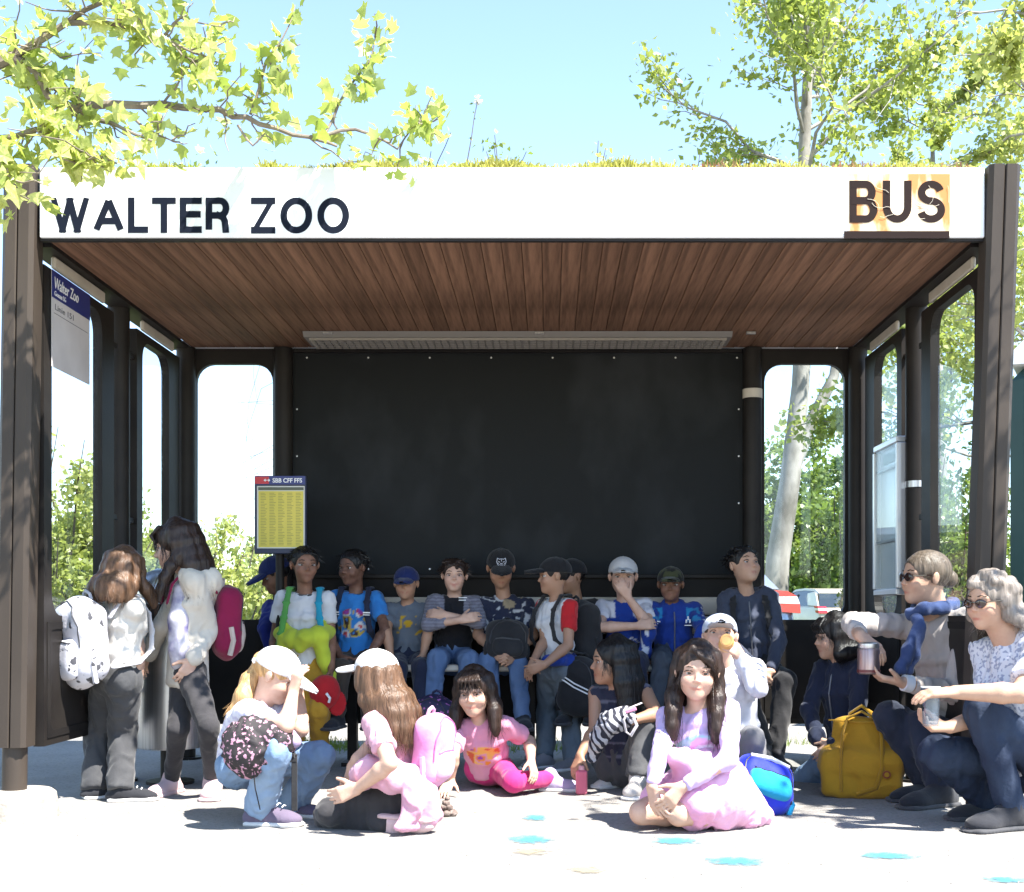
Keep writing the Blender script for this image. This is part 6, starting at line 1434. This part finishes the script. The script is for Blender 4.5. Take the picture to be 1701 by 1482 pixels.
p18 = person('girl with long dark hair in profile sitting in a dark sleeveless top and charcoal jeans', 1.2, 5.85, (1038, 1276), (1030, 1142, -.02), -18, (1017, 1099, -.04, 84, -82, 2), (988, 1212, 964, 1254, -.16, 956, 1276, -.18), (1092, 1186, 1052, 1196, -.28, 1026, 1198, -.3), (1002, 1258, 1035, 1298, .05, -60), (1072, 1210, 1060, 1290, -.26, -18), 'tan',
       dict(m=pcloth('dark_vest'), paint=stripes((.022, .024, .045), (.10, .10, .14), 6, .16), sleeve='none', loose=.008), dict(m=cloth('charcoal_jeans', (.055, .056, .06), (.085, .086, .09)), loose=.024, hem=.98, flare=1.1, fold=.006), white_shoes, dict(s='long', c='black', len=.20, phis=[-85, 85, -100, 100, 115, -115, -135, 135, -155, 155, 180], fr=60, pf=.02, pb=.03, n=420, drift=(.0, -.05, 0)), None, .0048, seed=17, group=G2)
p16 = person('boy in a pale blue cap and a white hoodie drinking from an orange cup', 1.2, 5.55, (1225, 1262), (1208, 1108, -.02), -10, (1196, 1058, -.05, 80, -6, -16), (1172, 1160, 1180, 1212, -.10), (1258, 1142, 1232, 1094, -.20, 1212, 1068, -.26, (-.5, .5, 0), .6), (1190, 1228, 1190, 1298, -.24, -8), (1248, 1228, 1244, 1302, -.24, 8), 'fair',
       dict(m=hood_grey, sleeve='long', loose=.013, hood=1, fold=.009, hem=.02, cuff=.85, name='hoodie'), dict(m=cloth('grey_trousers', (.13, .13, .14), (.19, .19, .2)), loose=.014), dark_shoes, dict(s='crop', c='dark'), dict(m=bluegrey_cap, bm=cap_greyd, pitch=-4), .0048, seed=18, group=G2)
p19 = person('smiling girl in a lilac top kneeling at the front with bare knees', 1.22, 4.86, (1180, 1308), (1158, 1176, -.06), -14, (1158, 1117, -.10, 99, -6, 2, 3), (1098, 1250, 1082, 1306, -.22, 1092, 1345, -.25, (.6, .5, 0), .3), (1212, 1262, 1134, 1306, -.26, 1098, 1346, -.28, (-.5, .5, -.2), .3), (1066, 1350, 1180, 1354, -.04, 'p'), (1128, 1352, 1235, 1352, -.10, 'p'), 'fair',
       dict(m=pcloth('lilac_top'), paint=print_on((.52, .40, .66), [(.52, .40, .66), (.30, .52, .62), (.60, .36, .60), (.66, .62, .72)], u0=.8, v0=.30, v1=.75, f=14, sd=21), sleeve='long', loose=.005, fold=.006), dict(kind='skirt', m=pink_bright, loose=.012, len=.62, fold=.007, xk=.06, extra=[[(1180, 1300, -.05, 46), (1205, 1325, -.10, 40), (1240, 1345, -.08, 24), (1268, 1354, -.02, 16)], [(1140, 1268, -.14, 24), (1122, 1256, -.18, 16)], [(1180, 1290, -.12, 40), (1160, 1335, -.20, 24), (1150, 1362, -.18, 10)], [(1205, 1320, -.14, 34), (1200, 1362, -.16, 12)]]), None, dict(s='long', c='dark', len=.19, phis=[-93, 93, -104, 104, -118, 118, -135, 135, -160, 160, 180], fr=120, pf=.06, pb=.05, n=620, side=1, lat=.0, fz=.27), None, .0042, gesture='smile', seed=19, group=G2)

# ------------------------------------------------------------------ right: child in a dark jacket and the two women
p20 = person('child with a dark bob in a navy jacket kneeling in light jeans', 1.14, 5.85, (1408, 1250), (1396, 1104, -.02), -52, (1385, 1058, -.03, 78, -80, 8), (1344, 1180, 1358, 1228, -.18, 1372, 1250, -.2), (1424, 1190, 1384, 1236, -.24, 1366, 1252, -.24), (1338, 1292, 1425, 1300, .10, 'p'), (1378, 1294, 1445, 1304, .0, 'p'), 'light',
       dict(m=navy_c, sleeve='long', loose=.014, hem=.06, fold=.007, zip=1, collar=1, name='jacket'), dict(m=jean_light, loose=.014), dark_shoes, dict(s='bob', c='black', len=.07, phis=[-75, 75, -95, 95, -120, 120, -150, 150, 180], n=260, bangs=1), None, .0052, seed=20, group=G2)
p21 = person('woman in a beige sweater and a blue scarf opening a steel flask', 1.62, 5.62, (1598, 1240), (1556, 1024, -.04), -48, (1537, 960, -.05, 96, -80, 0), (1417, 1036, 1428, 1056, -.26, 1456, 1078, -.30, (.1, .3, -1), .5), (1584, 1150, 1500, 1134, -.30, 1440, 1122, -.30, (0, .1, 1), .45), (1478, 1192, 1545, 1308, -.12, -62), (1528, 1208, 1562, 1310, -.32, -60), 'light',
       dict(m=beige_c, sleeve='long', loose=.010, cuff=.80, fold=.008, name='sweater'), dict(m=cloth('navy_trousers', (.02, .024, .04), (.03, .035, .055)), loose=.012), dict(m=shoe_d, s=sole_d), dict(s='bun', c='greybrown', tail=[(1576, 962, .03), (1580, 968, .03)]), None, .0052, seed=22, group=G3, glasses=True,
       extra=[dict(name='scarf', m=scarf_blue, fold=.006, ch=[[(1512, 1022, -.10, 8.1), (1536, 1012, -.16, 8.7), (1566, 1010, -.12, 9.3), (1586, 1004, .0, 8.7), (1560, 996, .10, 8.1), (1524, 1010, .04, 8.1), (1512, 1022, -.10, 8.1)], [(1524, 1030, -.20, 10.5), (1528, 1040, -.22, 9.9)], [(1522, 1046, -.23, 8.1), (1510, 1080, -.26, 9.3), (1496, 1112, -.28, 9.3)], [(1530, 1046, -.22, 7.4), (1516, 1090, -.24, 8.7), (1508, 1114, -.25, 7.4)]])])
p22 = person('woman with wavy grey hair and sunglasses in a dotted shirt crouching with a glass', 1.55, 4.85, (1722, 1272), (1680, 1066, -.02), -66, (1645, 1000, -.05, 98, -62, 6), (1652, 1182, 1578, 1208, -.10, 1524, 1206, -.12, (.2, -.2, .8), .8), (1696, 1152, 1586, 1150, -.26, 1512, 1152, -.26, (0, .2, -1), .35), (1556, 1250, 1650, 1340, .14, -70), (1632, 1182, 1680, 1342, -.12, -66), 'light',
       dict(m=spot_shirt, sleeve='short', loose=.020, sl=.75, collar=1, fold=.007), dict(m=jean_dark, loose=.010), dict(m=shoe_d, s=sole_d), dict(s='wavy', c='grey', len=.055, phis=[-85, 85, -110, 110, -140, 140, 180], fr=60, pb=.03, n=240), None, .0048, seed=23, group=G3, glasses=True)
# ------------------------------------------------------------------ bags and small things
def bag_frame(yaw, pitch=0, roll=0): return rot(R_(yaw), R_(pitch), R_(roll))
def shoulder_straps(p, m, par, w=.018, off=.010, short=False):
    H = p['H']
    for s in (-1, 1):
        nk, up, Lf, Fc = p['nk'], p['up'], p['Lf'], p['Fc']; o = off
        pts = [nk + Lf * s * .060 * H - Fc * (.075 * H + o) - up * .06 * H, nk + Lf * s * .062 * H - Fc * .03 * H + up * (.022 * H + o), nk + Lf * s * .064 * H + Fc * .02 * H + up * (.020 * H + o), nk + Lf * s * .068 * H + Fc * (.062 * H + o) - up * .035 * H,
               nk + Lf * s * .075 * H + Fc * (.078 * H + o) - up * .10 * H, nk + Lf * s * .088 * H + Fc * (.072 * H + o) - up * .17 * H, nk + Lf * s * .108 * H + Fc * .02 * H - up * .22 * H, nk + Lf * s * .09 * H - Fc * .075 * H - up * .24 * H]
        if short: pts = pts[:5]
        E = SDF()
        for i in range(len(pts) - 1): E.econe(pts[i], pts[i + 1], Lf, (w, .006), (w, .006), .008, end=.006)
        sdf_obj('strap', E, .0062, m, par, sm=1)
def snap_zip(o, pts, m, par, r=.003):
    inv = Vector(root_of(o).location); out = []
    for i in range(len(pts) - 1):
        for t in np.linspace(0, 1, 5)[:-1]:
            q = np.asarray(pts[i]) * (1 - t) + np.asarray(pts[i + 1]) * t; ok, co, no, fi = o.closest_point_on_mesh(Vector(q) - inv)
            out.append(np.array(co + inv + no * .0015))
    mb = MB(); mb.tube(out, r, 5); mb.build('zip', m, par)
def backpack(label, c, yaw, w, hgt, d, m, m2, pitch=0, roll=0, person_=None, seed=0, sm_=None, pocket=True, group='rucksacks of the class', name='backpack', strap_m=None, zm=None):
    Rm = bag_frame(yaw, pitch, roll); c = np.asarray(c, float); T = lambda x, y, z: c + Rm @ np.array([x * w / 2, y * d / 2, z * hgt / 2])
    t = thing(name, (c[0], c[1], max(0, c[2] - hgt / 2)), label, 'backpack', group)
    S = SDF(); S.box(c, (w / 2, d / 2, hgt / 2 * .86), Rm, min(w, d) * .36, 0); S.ell(T(0, 0, .42), (w * .46, d * .46, hgt * .30), Rm, .03); S.ell(T(0, -.15, -.5), (w * .47, d * .46, hgt * .28), Rm, .03)
    b = sdf_obj('pack_body', S, .0085, m, t, fold=.004, ff=(11, 11, 9), seed=seed)
    if pocket:
        S = SDF(); S.box(T(0, -.92, -.36), (w * .37, d * .20, hgt * .22), Rm, .03, 0); S.ell(T(0, -1.02, -.42), (w * .34, d * .2, hgt * .19), Rm, .02)
        pk = sdf_obj('front_pocket', S, .0085, m2, t, fold=.003, seed=seed + 1)
        snap_zip(pk, [T(-.66, -1.22, -.02), T(-.3, -1.36, .05), T(.3, -1.36, .05), T(.66, -1.22, -.02)], zm or mat('zip_dark', (.03, .03, .035), .5), pk)
    snap_zip(b, [T(-.80, -.72, -.25), T(-.80, -.80, .35), T(-.5, -.86, .80), T(0, -.78, .98), T(.5, -.86, .80), T(.80, -.80, .35), T(.80, -.72, -.25)], zm or mat('zip_dark', (.03, .03, .035), .5), b)
    mb = MB(); mb.tube([T(-.24, .5, .93), T(-.2, .45, 1.06), T(0, .4, 1.13), T(.2, .45, 1.06), T(.24, .5, .93)], .007, 7); mb.build('handle', strap_m or m2, t, smooth=True)
    for s in (-1, 1):
        mb = MB(); mb.tube([T(s * .98, -.1, -.15), T(s * 1.06, -.3, -.5), T(s * .98, -.1, -.9)], .012, 6); mb.build('side_pocket', m2, t, smooth=True)
    if person_: shoulder_straps(person_, strap_m or m, t, short='tall girl' in label)
    return t, T
def on_back(p, d, f=.55, lift=0.0):
    return p['chs'] * f + p['wa'] * (1 - f) - p['Fc'] * (.074 * p['H'] + d / 2 + .008) + p['up'] * lift
doodle = mat('doodle_print', (.56, .55, .60), .8, c2=(.06, .06, .07), nscale=17, fac=(.60, .63), detail=2.5, bump=.2)
doodle2 = mat('doodle_print_fine', (.58, .57, .62), .8, c2=(.05, .05, .06), nscale=26, fac=(.60, .63), detail=2, bump=.2)
yawof = lambda p, back=True: math.degrees(math.atan2((-1 if back else 1) * p['Fc'][0], (1 if back else -1) * p['Fc'][1]))
strap_light = cloth('strap_light_grey', (.45, .45, .48))
backpack('pale grey rucksack with black doodles on the back of the girl in wide trousers', on_back(p1, .17, .5, -.02), yawof(p1), .235, .375, .16, doodle, doodle2, 3, 0, p1, 1, strap_m=strap_light)
rasp = cloth('raspberry_nylon', (.19, .007, .045)); greige = cloth('greige_nylon', (.46, .38, .34))
backpack('raspberry red rucksack with a grey panel on the back of the tall girl', on_back(p2, .12, .5), yawof(p2), .21, .33, .11, rasp, greige, 3, 0, p2, 2)
pinkn = cloth('pink_nylon', (.62, .22, .46), (.68, .34, .55), rough=.6); pinkn2 = cloth('pink_nylon_light', (.66, .36, .54), rough=.6)
backpack('small pink rucksack on the back of the kneeling girl in the white cap', on_back(p4, .11, .35), yawof(p4), .185, .27, .10, pinkn, pinkn2, 6, 0, None, 3, zm=cloth('pink_zip', (.45, .12, .30)))
green_n = cloth('green_nylon', (.09, .30, .07)); turq = cloth('turquoise_nylon', (.02, .28, .42))
t_, T_ = backpack('rucksack with a green and a turquoise strap worn by the boy in mustard trousers', on_back(p6, .12), yawof(p6), .24, .32, .12, green_n, turq, 0, 0, p6, 4)
ss = [o for o in t_.children if o.name.startswith('strap')]; ss[1].data.materials.clear(); ss[1].data.materials.append(turq)
t_, T_ = backpack('navy rucksack with striped straps worn by the boy in the blue printed T-shirt', on_back(p7, .08), yawof(p7), .24, .30, .08, navy_c, black_c, 0, 0, p7, 5)
mb = MB()
for s in (-1, 1):
    q = p7['nk'] + p7['Lf'] * s * .072 * p7['H'] + p7['Fc'] * (.090 * p7['H']) - p7['up'] * .085 * p7['H']; mb.box(q, (.036, .012, .007), np.stack([p7['Lf'], p7['Fc'], p7['up']], 1)); mb.box(q - p7['up'] * .012, (.036, .012, .004), np.stack([p7['Lf'], p7['Fc'], p7['up']], 1))
mb.build('reflector', wt, t_)
backpack('black rucksack on the back of the standing boy with red sleeves', on_back(p11, .13, .5), yawof(p11), .24, .34, .14, black_c, black_c, 0, 0, p11, 6)
backpack('black rucksack worn by the older boy in the navy hooded jacket', on_back(p15, .08), yawof(p15), .26, .34, .08, black_c, black_c, 0, 0, p15, 7)
dk_grey = cloth('dark_grey_nylon', (.05, .047, .06), (.075, .07, .085))
backpack('dark rucksack with grey flaps held on the lap of the boy in the tiger cap', P(842, 1064, 6.57), 8, .21, .21, .12, black_c, black_c, -8, 4, None, 8)
t_, T_ = backpack('black sports bag with white stripes hanging beside the standing boy with red sleeves', P(962, 1140, 6.55), -20, .20, .30, .15, black_c, black_c, 0, 6, None, 9, pocket=False, name='sports_bag')
mb = MB(); mb.tube([T_(-.75, -1.02, .35), T_(0, -1.12, .12), T_(.75, -1.02, -.05)], .004, 5); mb.tube([T_(-.75, -1.02, .22), T_(0, -1.12, -.01), T_(.75, -1.02, -.18)], .004, 5); mb.build('white_stripe', wt, t_)
star = mat('sparkle_navy', (.016, .014, .05), .6, c2=(.40, .12, .35), nscale=70, fac=(.68, .72), detail=0, bump=.15)
backpack('navy rucksack with pink specks standing behind the sitting girl in pink', P(722, 1205, 6.25) , -15, .20, .30, .15, star, star, 0, 0, None, 10)
cyan_n = cloth('cyan_nylon', (.01, .30, .55)); royal_n = cloth('royal_nylon', (.010, .022, .42), (.02, .04, .55), rough=.6)
t_, T_ = backpack('royal blue daypack with a cyan panel lying on the ground behind the lilac girl', P(1264, 1306, 5.12) + np.array([0, 0, .0]), 25, .24, .24, .17, royal_n, cyan_n, -38, 24, None, 11, strap_m=royal_n)
for q in ((-.9, -.5, .5), (.9, -.5, .2)):
    mb = MB(); mb.tube([T_(*q), T_(q[0] * .5, -1.1, q[2] * .1), T_(q[0] * 1.0, -.6, -.7)], .007, 6); mb.build('compression_strap', navy_c, t_)
mb = MB(); mb.tube([T_(-.7, -.9, .62), T_(0, -1.05, .66), T_(.7, -.9, .62)], .010, 6); mb.build('reflective_trim', mat('trim_silver', (.6, .62, .64), .5), t_, smooth=True)

# flowery bag on the squatting girl's hip
fl = mat('blossom_print', (.018, .014, .016), .75, c2=(.46, .24, .33), nscale=62, fac=(.56, .61), detail=2.0, bump=.2)
t = thing('drawstring_bag', P(430, 1245, 4.70), 'black bag with pink blossoms resting on the thigh of the squatting girl', 'bag')
S = SDF(); c_ = P(428, 1238, 4.70); Rm = rot(R_(8), 0, R_(14)); S.ell(c_, (.125, .075, .105), Rm, 0); S.ell(c_ + np.array([-.03, 0, -.03]), (.085, .07, .085), None, .04); S.ell(c_ + np.array([.08, 0, .02]), (.05, .05, .05), None, .04)
b = sdf_obj('bag_body', S, .0055, fl, t, fold=.008, ff=(20, 20, 20), seed=4)
mb = MB(); mb.box(P(489, 1300, 4.70), (.022, .006, .21), ch=.002); mb.box(P(487, 1262, 4.70), (.03, .01, .02), ch=.003); mb.build('strap', black_c, t)
mb = MB(); mb.tube([P(420, 1270, 4.64), P(424, 1310, 4.66), P(432, 1345, 4.7)], .0025, 5); mb.tube([P(450, 1262, 4.70), P(470, 1250, 4.70), P(490, 1255, 4.70)], .011, 7); mb.build('cord', black_c, t, smooth=True)
S = SDF(); S.cone(P(480, 1222, 4.72), P(490, 1232, 4.70), .028, .024, 0); sdf_obj('drawstring_end', S, .005, cloth('lilac_fabric', (.36, .28, .44)), t)

# red cap held by the boy in mustard trousers
t = thing('red_cap', P(548, 1152, 6.44), 'red cap hanging from the hand of the boy in mustard trousers', 'cap')
K = SDF(); Rc = rot(R_(20), R_(75), R_(-35)); c_ = P(540, 1150, 6.44); K.ell(c_, (.078, .088, .075), Rc, 0); K.ell(c_ - Rc @ np.array([0, 0, .05]), (.068, .078, .06), Rc, .01, 's'); K.cut(c_ - Rc @ np.array([0, 0, .012]), -(Rc @ np.array([0, 0, 1.])))
cr = sdf_obj('crown', K, .005, red_c, t, fold=.003, seed=2); K = SDF(); K.ell(P(560, 1168, 6.42), (.052, .068, .006), rot(R_(20), R_(75), R_(-35)), 0); sdf_obj('brim', K, .0045, red_c, t)
mb = MB(); mb.tube([P(542, 1152, 6.36), P(548, 1160, 6.355), P(546, 1167, 6.36)], .007, 5); mb.build('label', wt, cr)

# mustard tote bag
tc_ = PG(1436, 1326); t = thing('tote_bag', tc_, 'mustard yellow canvas tote bag standing between the kneeling child and the woman', 'bag')
Y0 = tc_[1] + .05; Rm = rot(R_(-14)); mus = cloth('mustard_canvas', (.42, .225, .018), (.34, .17, .014), bscale=140, nscale=4); c0 = np.array([tc_[0], Y0, 0]); T = lambda x, y, z: c0 + Rm @ np.array([x, y, z])
S = SDF(); S.box(T(0, 0, .10), (.170, .085, .10), Rm, .03, 0); S.econe(T(0, 0, .12), T(.015, 0, .315), Rm @ np.array([1, 0, 0]), (.165, .080), (.135, .030), .05, end=.03); S.cut(T(0, 0, .002), (0, 0, -1))
b = sdf_obj('bag_body', S, .0055, mus, t, fold=.006, ff=(9, 9, 7), seed=8)
for s in (-1, 1):
    mb = MB(); pts = [T(-.085, -.088, .03), T(-.088, -.094, .14), T(-.08, -.072, .28), T(-.06, -.05, .345), T(.0, -.04, .375), T(.075, -.05, .335), T(.085, -.074, .27), T(.088, -.094, .14), T(.06, -.094, .05), T(-.02, -.093, .02)] if s < 0 else [T(-.07, .03, .30), T(-.05, .03, .36), T(.0, .03, .395), T(.06, .03, .35), T(.075, .03, .29)]
    mb.tube(pts, .013, 8, ell=.45); mb.build('handle', mus, t, smooth=True)
mb = MB(); mb.lathe([(.017, 0), (.017, .003), (0, .004)], T(.105, -.093, .11), 20, Rm @ rot(0, R_(90))); mb.build('round_badge', cloth('badge_red', (.22, .05, .03)), b)
mb = MB(); mb.lathe([(.010, .003), (.0105, .0045), (0, .005)], T(.105, -.0935, .11), 16, Rm @ rot(0, R_(90))); mb.build('badge_motif', mus, b)
mb = MB(); mb.tube([T(-.14, -.036, .335), T(0, -.045, .328), T(.14, -.036, .335)], .004, 5); mb.build('seam', mus, b)

# steel flask
ct = P(1443, 1120, 5.33); t = thing('flask', ct, 'brushed steel food flask held between the hands of the woman with the scarf', 'flask')
fm = mat('rose_steel', (.30, .20, .19), .32, metal=.8, c2=(.40, .30, .29), nscale=6, stretch=(20, 20, .5))
mb = MB(); mb.lathe([(.040, 0), (.046, .006), (.047, .10), (.044, .108)], ct, 32); mb.build('flask_body', fm, t, smooth=True)
mb = MB(); mb.lathe([(.0475, .020), (.048, .014), (.0475, .008)], ct, 32); mb.build('base_ring', mat('flask_base', (.12, .02, .02), .4), t, smooth=True)
mb = MB(); mb.lathe([(.043, .109), (.044, .113), (.043, .128), (.036, .134), (0, .135)], ct, 32); mb.build('flask_lid', steel, t, smooth=True)
# drinking glass
ct = P(1546, 1206, 4.64); t = thing('drinking_glass', ct, 'clear plastic beaker in the hand of the woman with wavy grey hair', 'glass')
mb = MB(); mb.lathe([(.026, 0), (.029, .004), (.035, .14), (.033, .14), (.027, .008), (0, .008)], ct, 28); mb.build('tumbler', glass_mat('beaker_plastic', (.78, .85, .92), .45), t, smooth=True)
mb = MB(); mb.lathe([(.0346, .139), (.0358, .141), (.0346, .143)], ct, 28); mb.build('rim', wt, t)
# orange cup at the boy's mouth
hd = p16; cc = hd['H2'](.06, -.60, -.20); ax = unit(P(1207, 1062, 1.0) - C0) * -1; t = thing('drinking_cup', cc, 'orange cup tipped up at the mouth of the boy in the pale blue cap', 'cup')
zc = unit(-(ax) + np.array([0, 0, -.25])); xx_ = unit(np.cross(zc, [0, 0, 1])); Rcup = np.stack([xx_, np.cross(zc, xx_), zc], 1)
cupm = mat('orange_plastic', (.62, .30, .09), .4, c2=(.66, .38, .14), nscale=8)
mb = MB(); mb.lathe([(.0, .0), (.026, .0), (.029, .004), (.035, .08), (.033, .08), (.027, .006), (0, .006)], P(1207, 1064, hd['Y'] - .27) , 28, Rcup); mb.build('cup_wall', cupm, t, smooth=True)
mb = MB(); mb.lathe([(.018, -.0015), (.020, -.003), (.018, -.0005)], P(1207, 1064, hd['Y'] - .27), 24, Rcup); mb.build('base_ring', cupm, t)
# pink drink carton
cb = P(966, 1303, 5.62); cb[2] = .0; t = thing('pink_bottle', cb, 'pink flat drinking bottle held on the ground by the girl in the dark sleeveless top', 'bottle')
mb = MB(); mb.box(cb + np.array([0, 0, .055]), (.05, .03, .11), rot(R_(20)), ch=.008); b = mb.build('bottle_body', cloth('pink_plastic', (.58, .13, .20), rough=.4, bump=.02), t)
mb = MB(); mb.cyl(cb + np.array([0, 0, .11]), cb + np.array([0, 0, .128]), .014, .012, 16); mb.build('bottle_cap', cloth('cap_pink', (.62, .30, .34), rough=.4, bump=.02), t, smooth=True)
# zebra bag on the lap of the girl in profile
zb = mat('zebra_cloth', (.60, .60, .62), .85, bump=.25)
n_ = zb.node_tree.nodes; l_ = zb.node_tree.links; tc = n_.new('ShaderNodeTexCoord'); mp = n_.new('ShaderNodeMapping'); mp.inputs['Rotation'].default_value = (0, .5, .3); wv = n_.new('ShaderNodeTexWave'); wv.inputs['Scale'].default_value = 11; wv.inputs['Distortion'].default_value = 7; wv.inputs['Detail Scale'].default_value = 1.2
l_.new(tc.outputs['Object'], mp.inputs[0]); l_.new(mp.outputs[0], wv.inputs['Vector']); cr_ = n_.new('ShaderNodeValToRGB'); cr_.color_ramp.interpolation = 'CONSTANT'; cr_.color_ramp.elements[0].color = (.012, .013, .025, 1); cr_.color_ramp.elements[1].position = .5; cr_.color_ramp.elements[1].color = (.36, .36, .40, 1); l_.new(wv.outputs['Fac'], cr_.inputs[0]); l_.new(cr_.outputs[0], n_['Principled BSDF'].inputs['Base Color'])
t = thing('zebra_bag', P(1015, 1205, 5.56), 'black and white striped bag on the lap of the girl in the dark sleeveless top', 'bag')
S = SDF(); S.chain([P(1040, 1190, 5.55), P(1015, 1200, 5.53), P(995, 1225, 5.55), P(982, 1262, 5.60)], [.040, .044, .032, .018], .03); sdf_obj('bag_body', S, .0055, zb, t, fold=.008, ff=(22, 22, 18), seed=3)
mb = MB(); pts = [P(1066, 1168, 5.52), P(1046, 1176, 5.50), P(1036, 1196, 5.48), P(1040, 1216, 5.48), P(1048, 1222, 5.48), P(1058, 1205, 5.48), P(1052, 1192, 5.48)]; mb.tube(pts, .0075, 7, ell=.5); mb.build('strap', cloth('strap_white', (.62, .58, .60)), t, smooth=True)
mb = MB(); mb.box(P(1048, 1180, 5.485), (.05, .01, .016), rot(0, 0, R_(-18)), ch=.003); mb.build('buckle', cloth('buckle_pink', (.60, .25, .40)), t)
# little cairn of brown stones by the hand of the girl in pink
cg = PG(741, 1356); t = thing('stone_pile', cg, 'small pile of brown stones on the asphalt by the hand of the girl in pink', 'stone pile')
stm = mat('brown_stone', (.10, .07, .06), .8, c2=(.22, .17, .15), nscale=40, bump=.5, bscale=90); r = np.random.default_rng(9)
for i, (x, y, z, s) in enumerate(((-.022, 0, .012, .018), (.002, -.012, .013, .017), (.024, .004, .012, .019), (.0, .014, .012, .016), (-.010, .0, .034, .016), (.012, .002, .035, .015), (.0, .0, .054, .014), (.004, .002, .070, .009))):
    S = SDF(); S.ell(cg + np.array([x, y, z]), np.array([1.15, .95, .72]) * s, rot(r.uniform(0, 3), r.normal() * .2), 0); sdf_obj('stone', S, .004, stm, t, fold=.003, ff=(60, 60, 60), seed=i)
# wristwatch on the woman with the scarf
d_ = unit(p21['wr']['L'] - p21['el']['L']); c_ = p21['wr']['L'] - d_ * .02; mb = MB(); mb.cyl(c_ - d_ * .018, c_ + d_ * .018, .037, .035, 20); mb.build('watch_strap', cloth('watch_white', (.66, .66, .68), rough=.5, bump=.02), p21['root'], smooth=True)
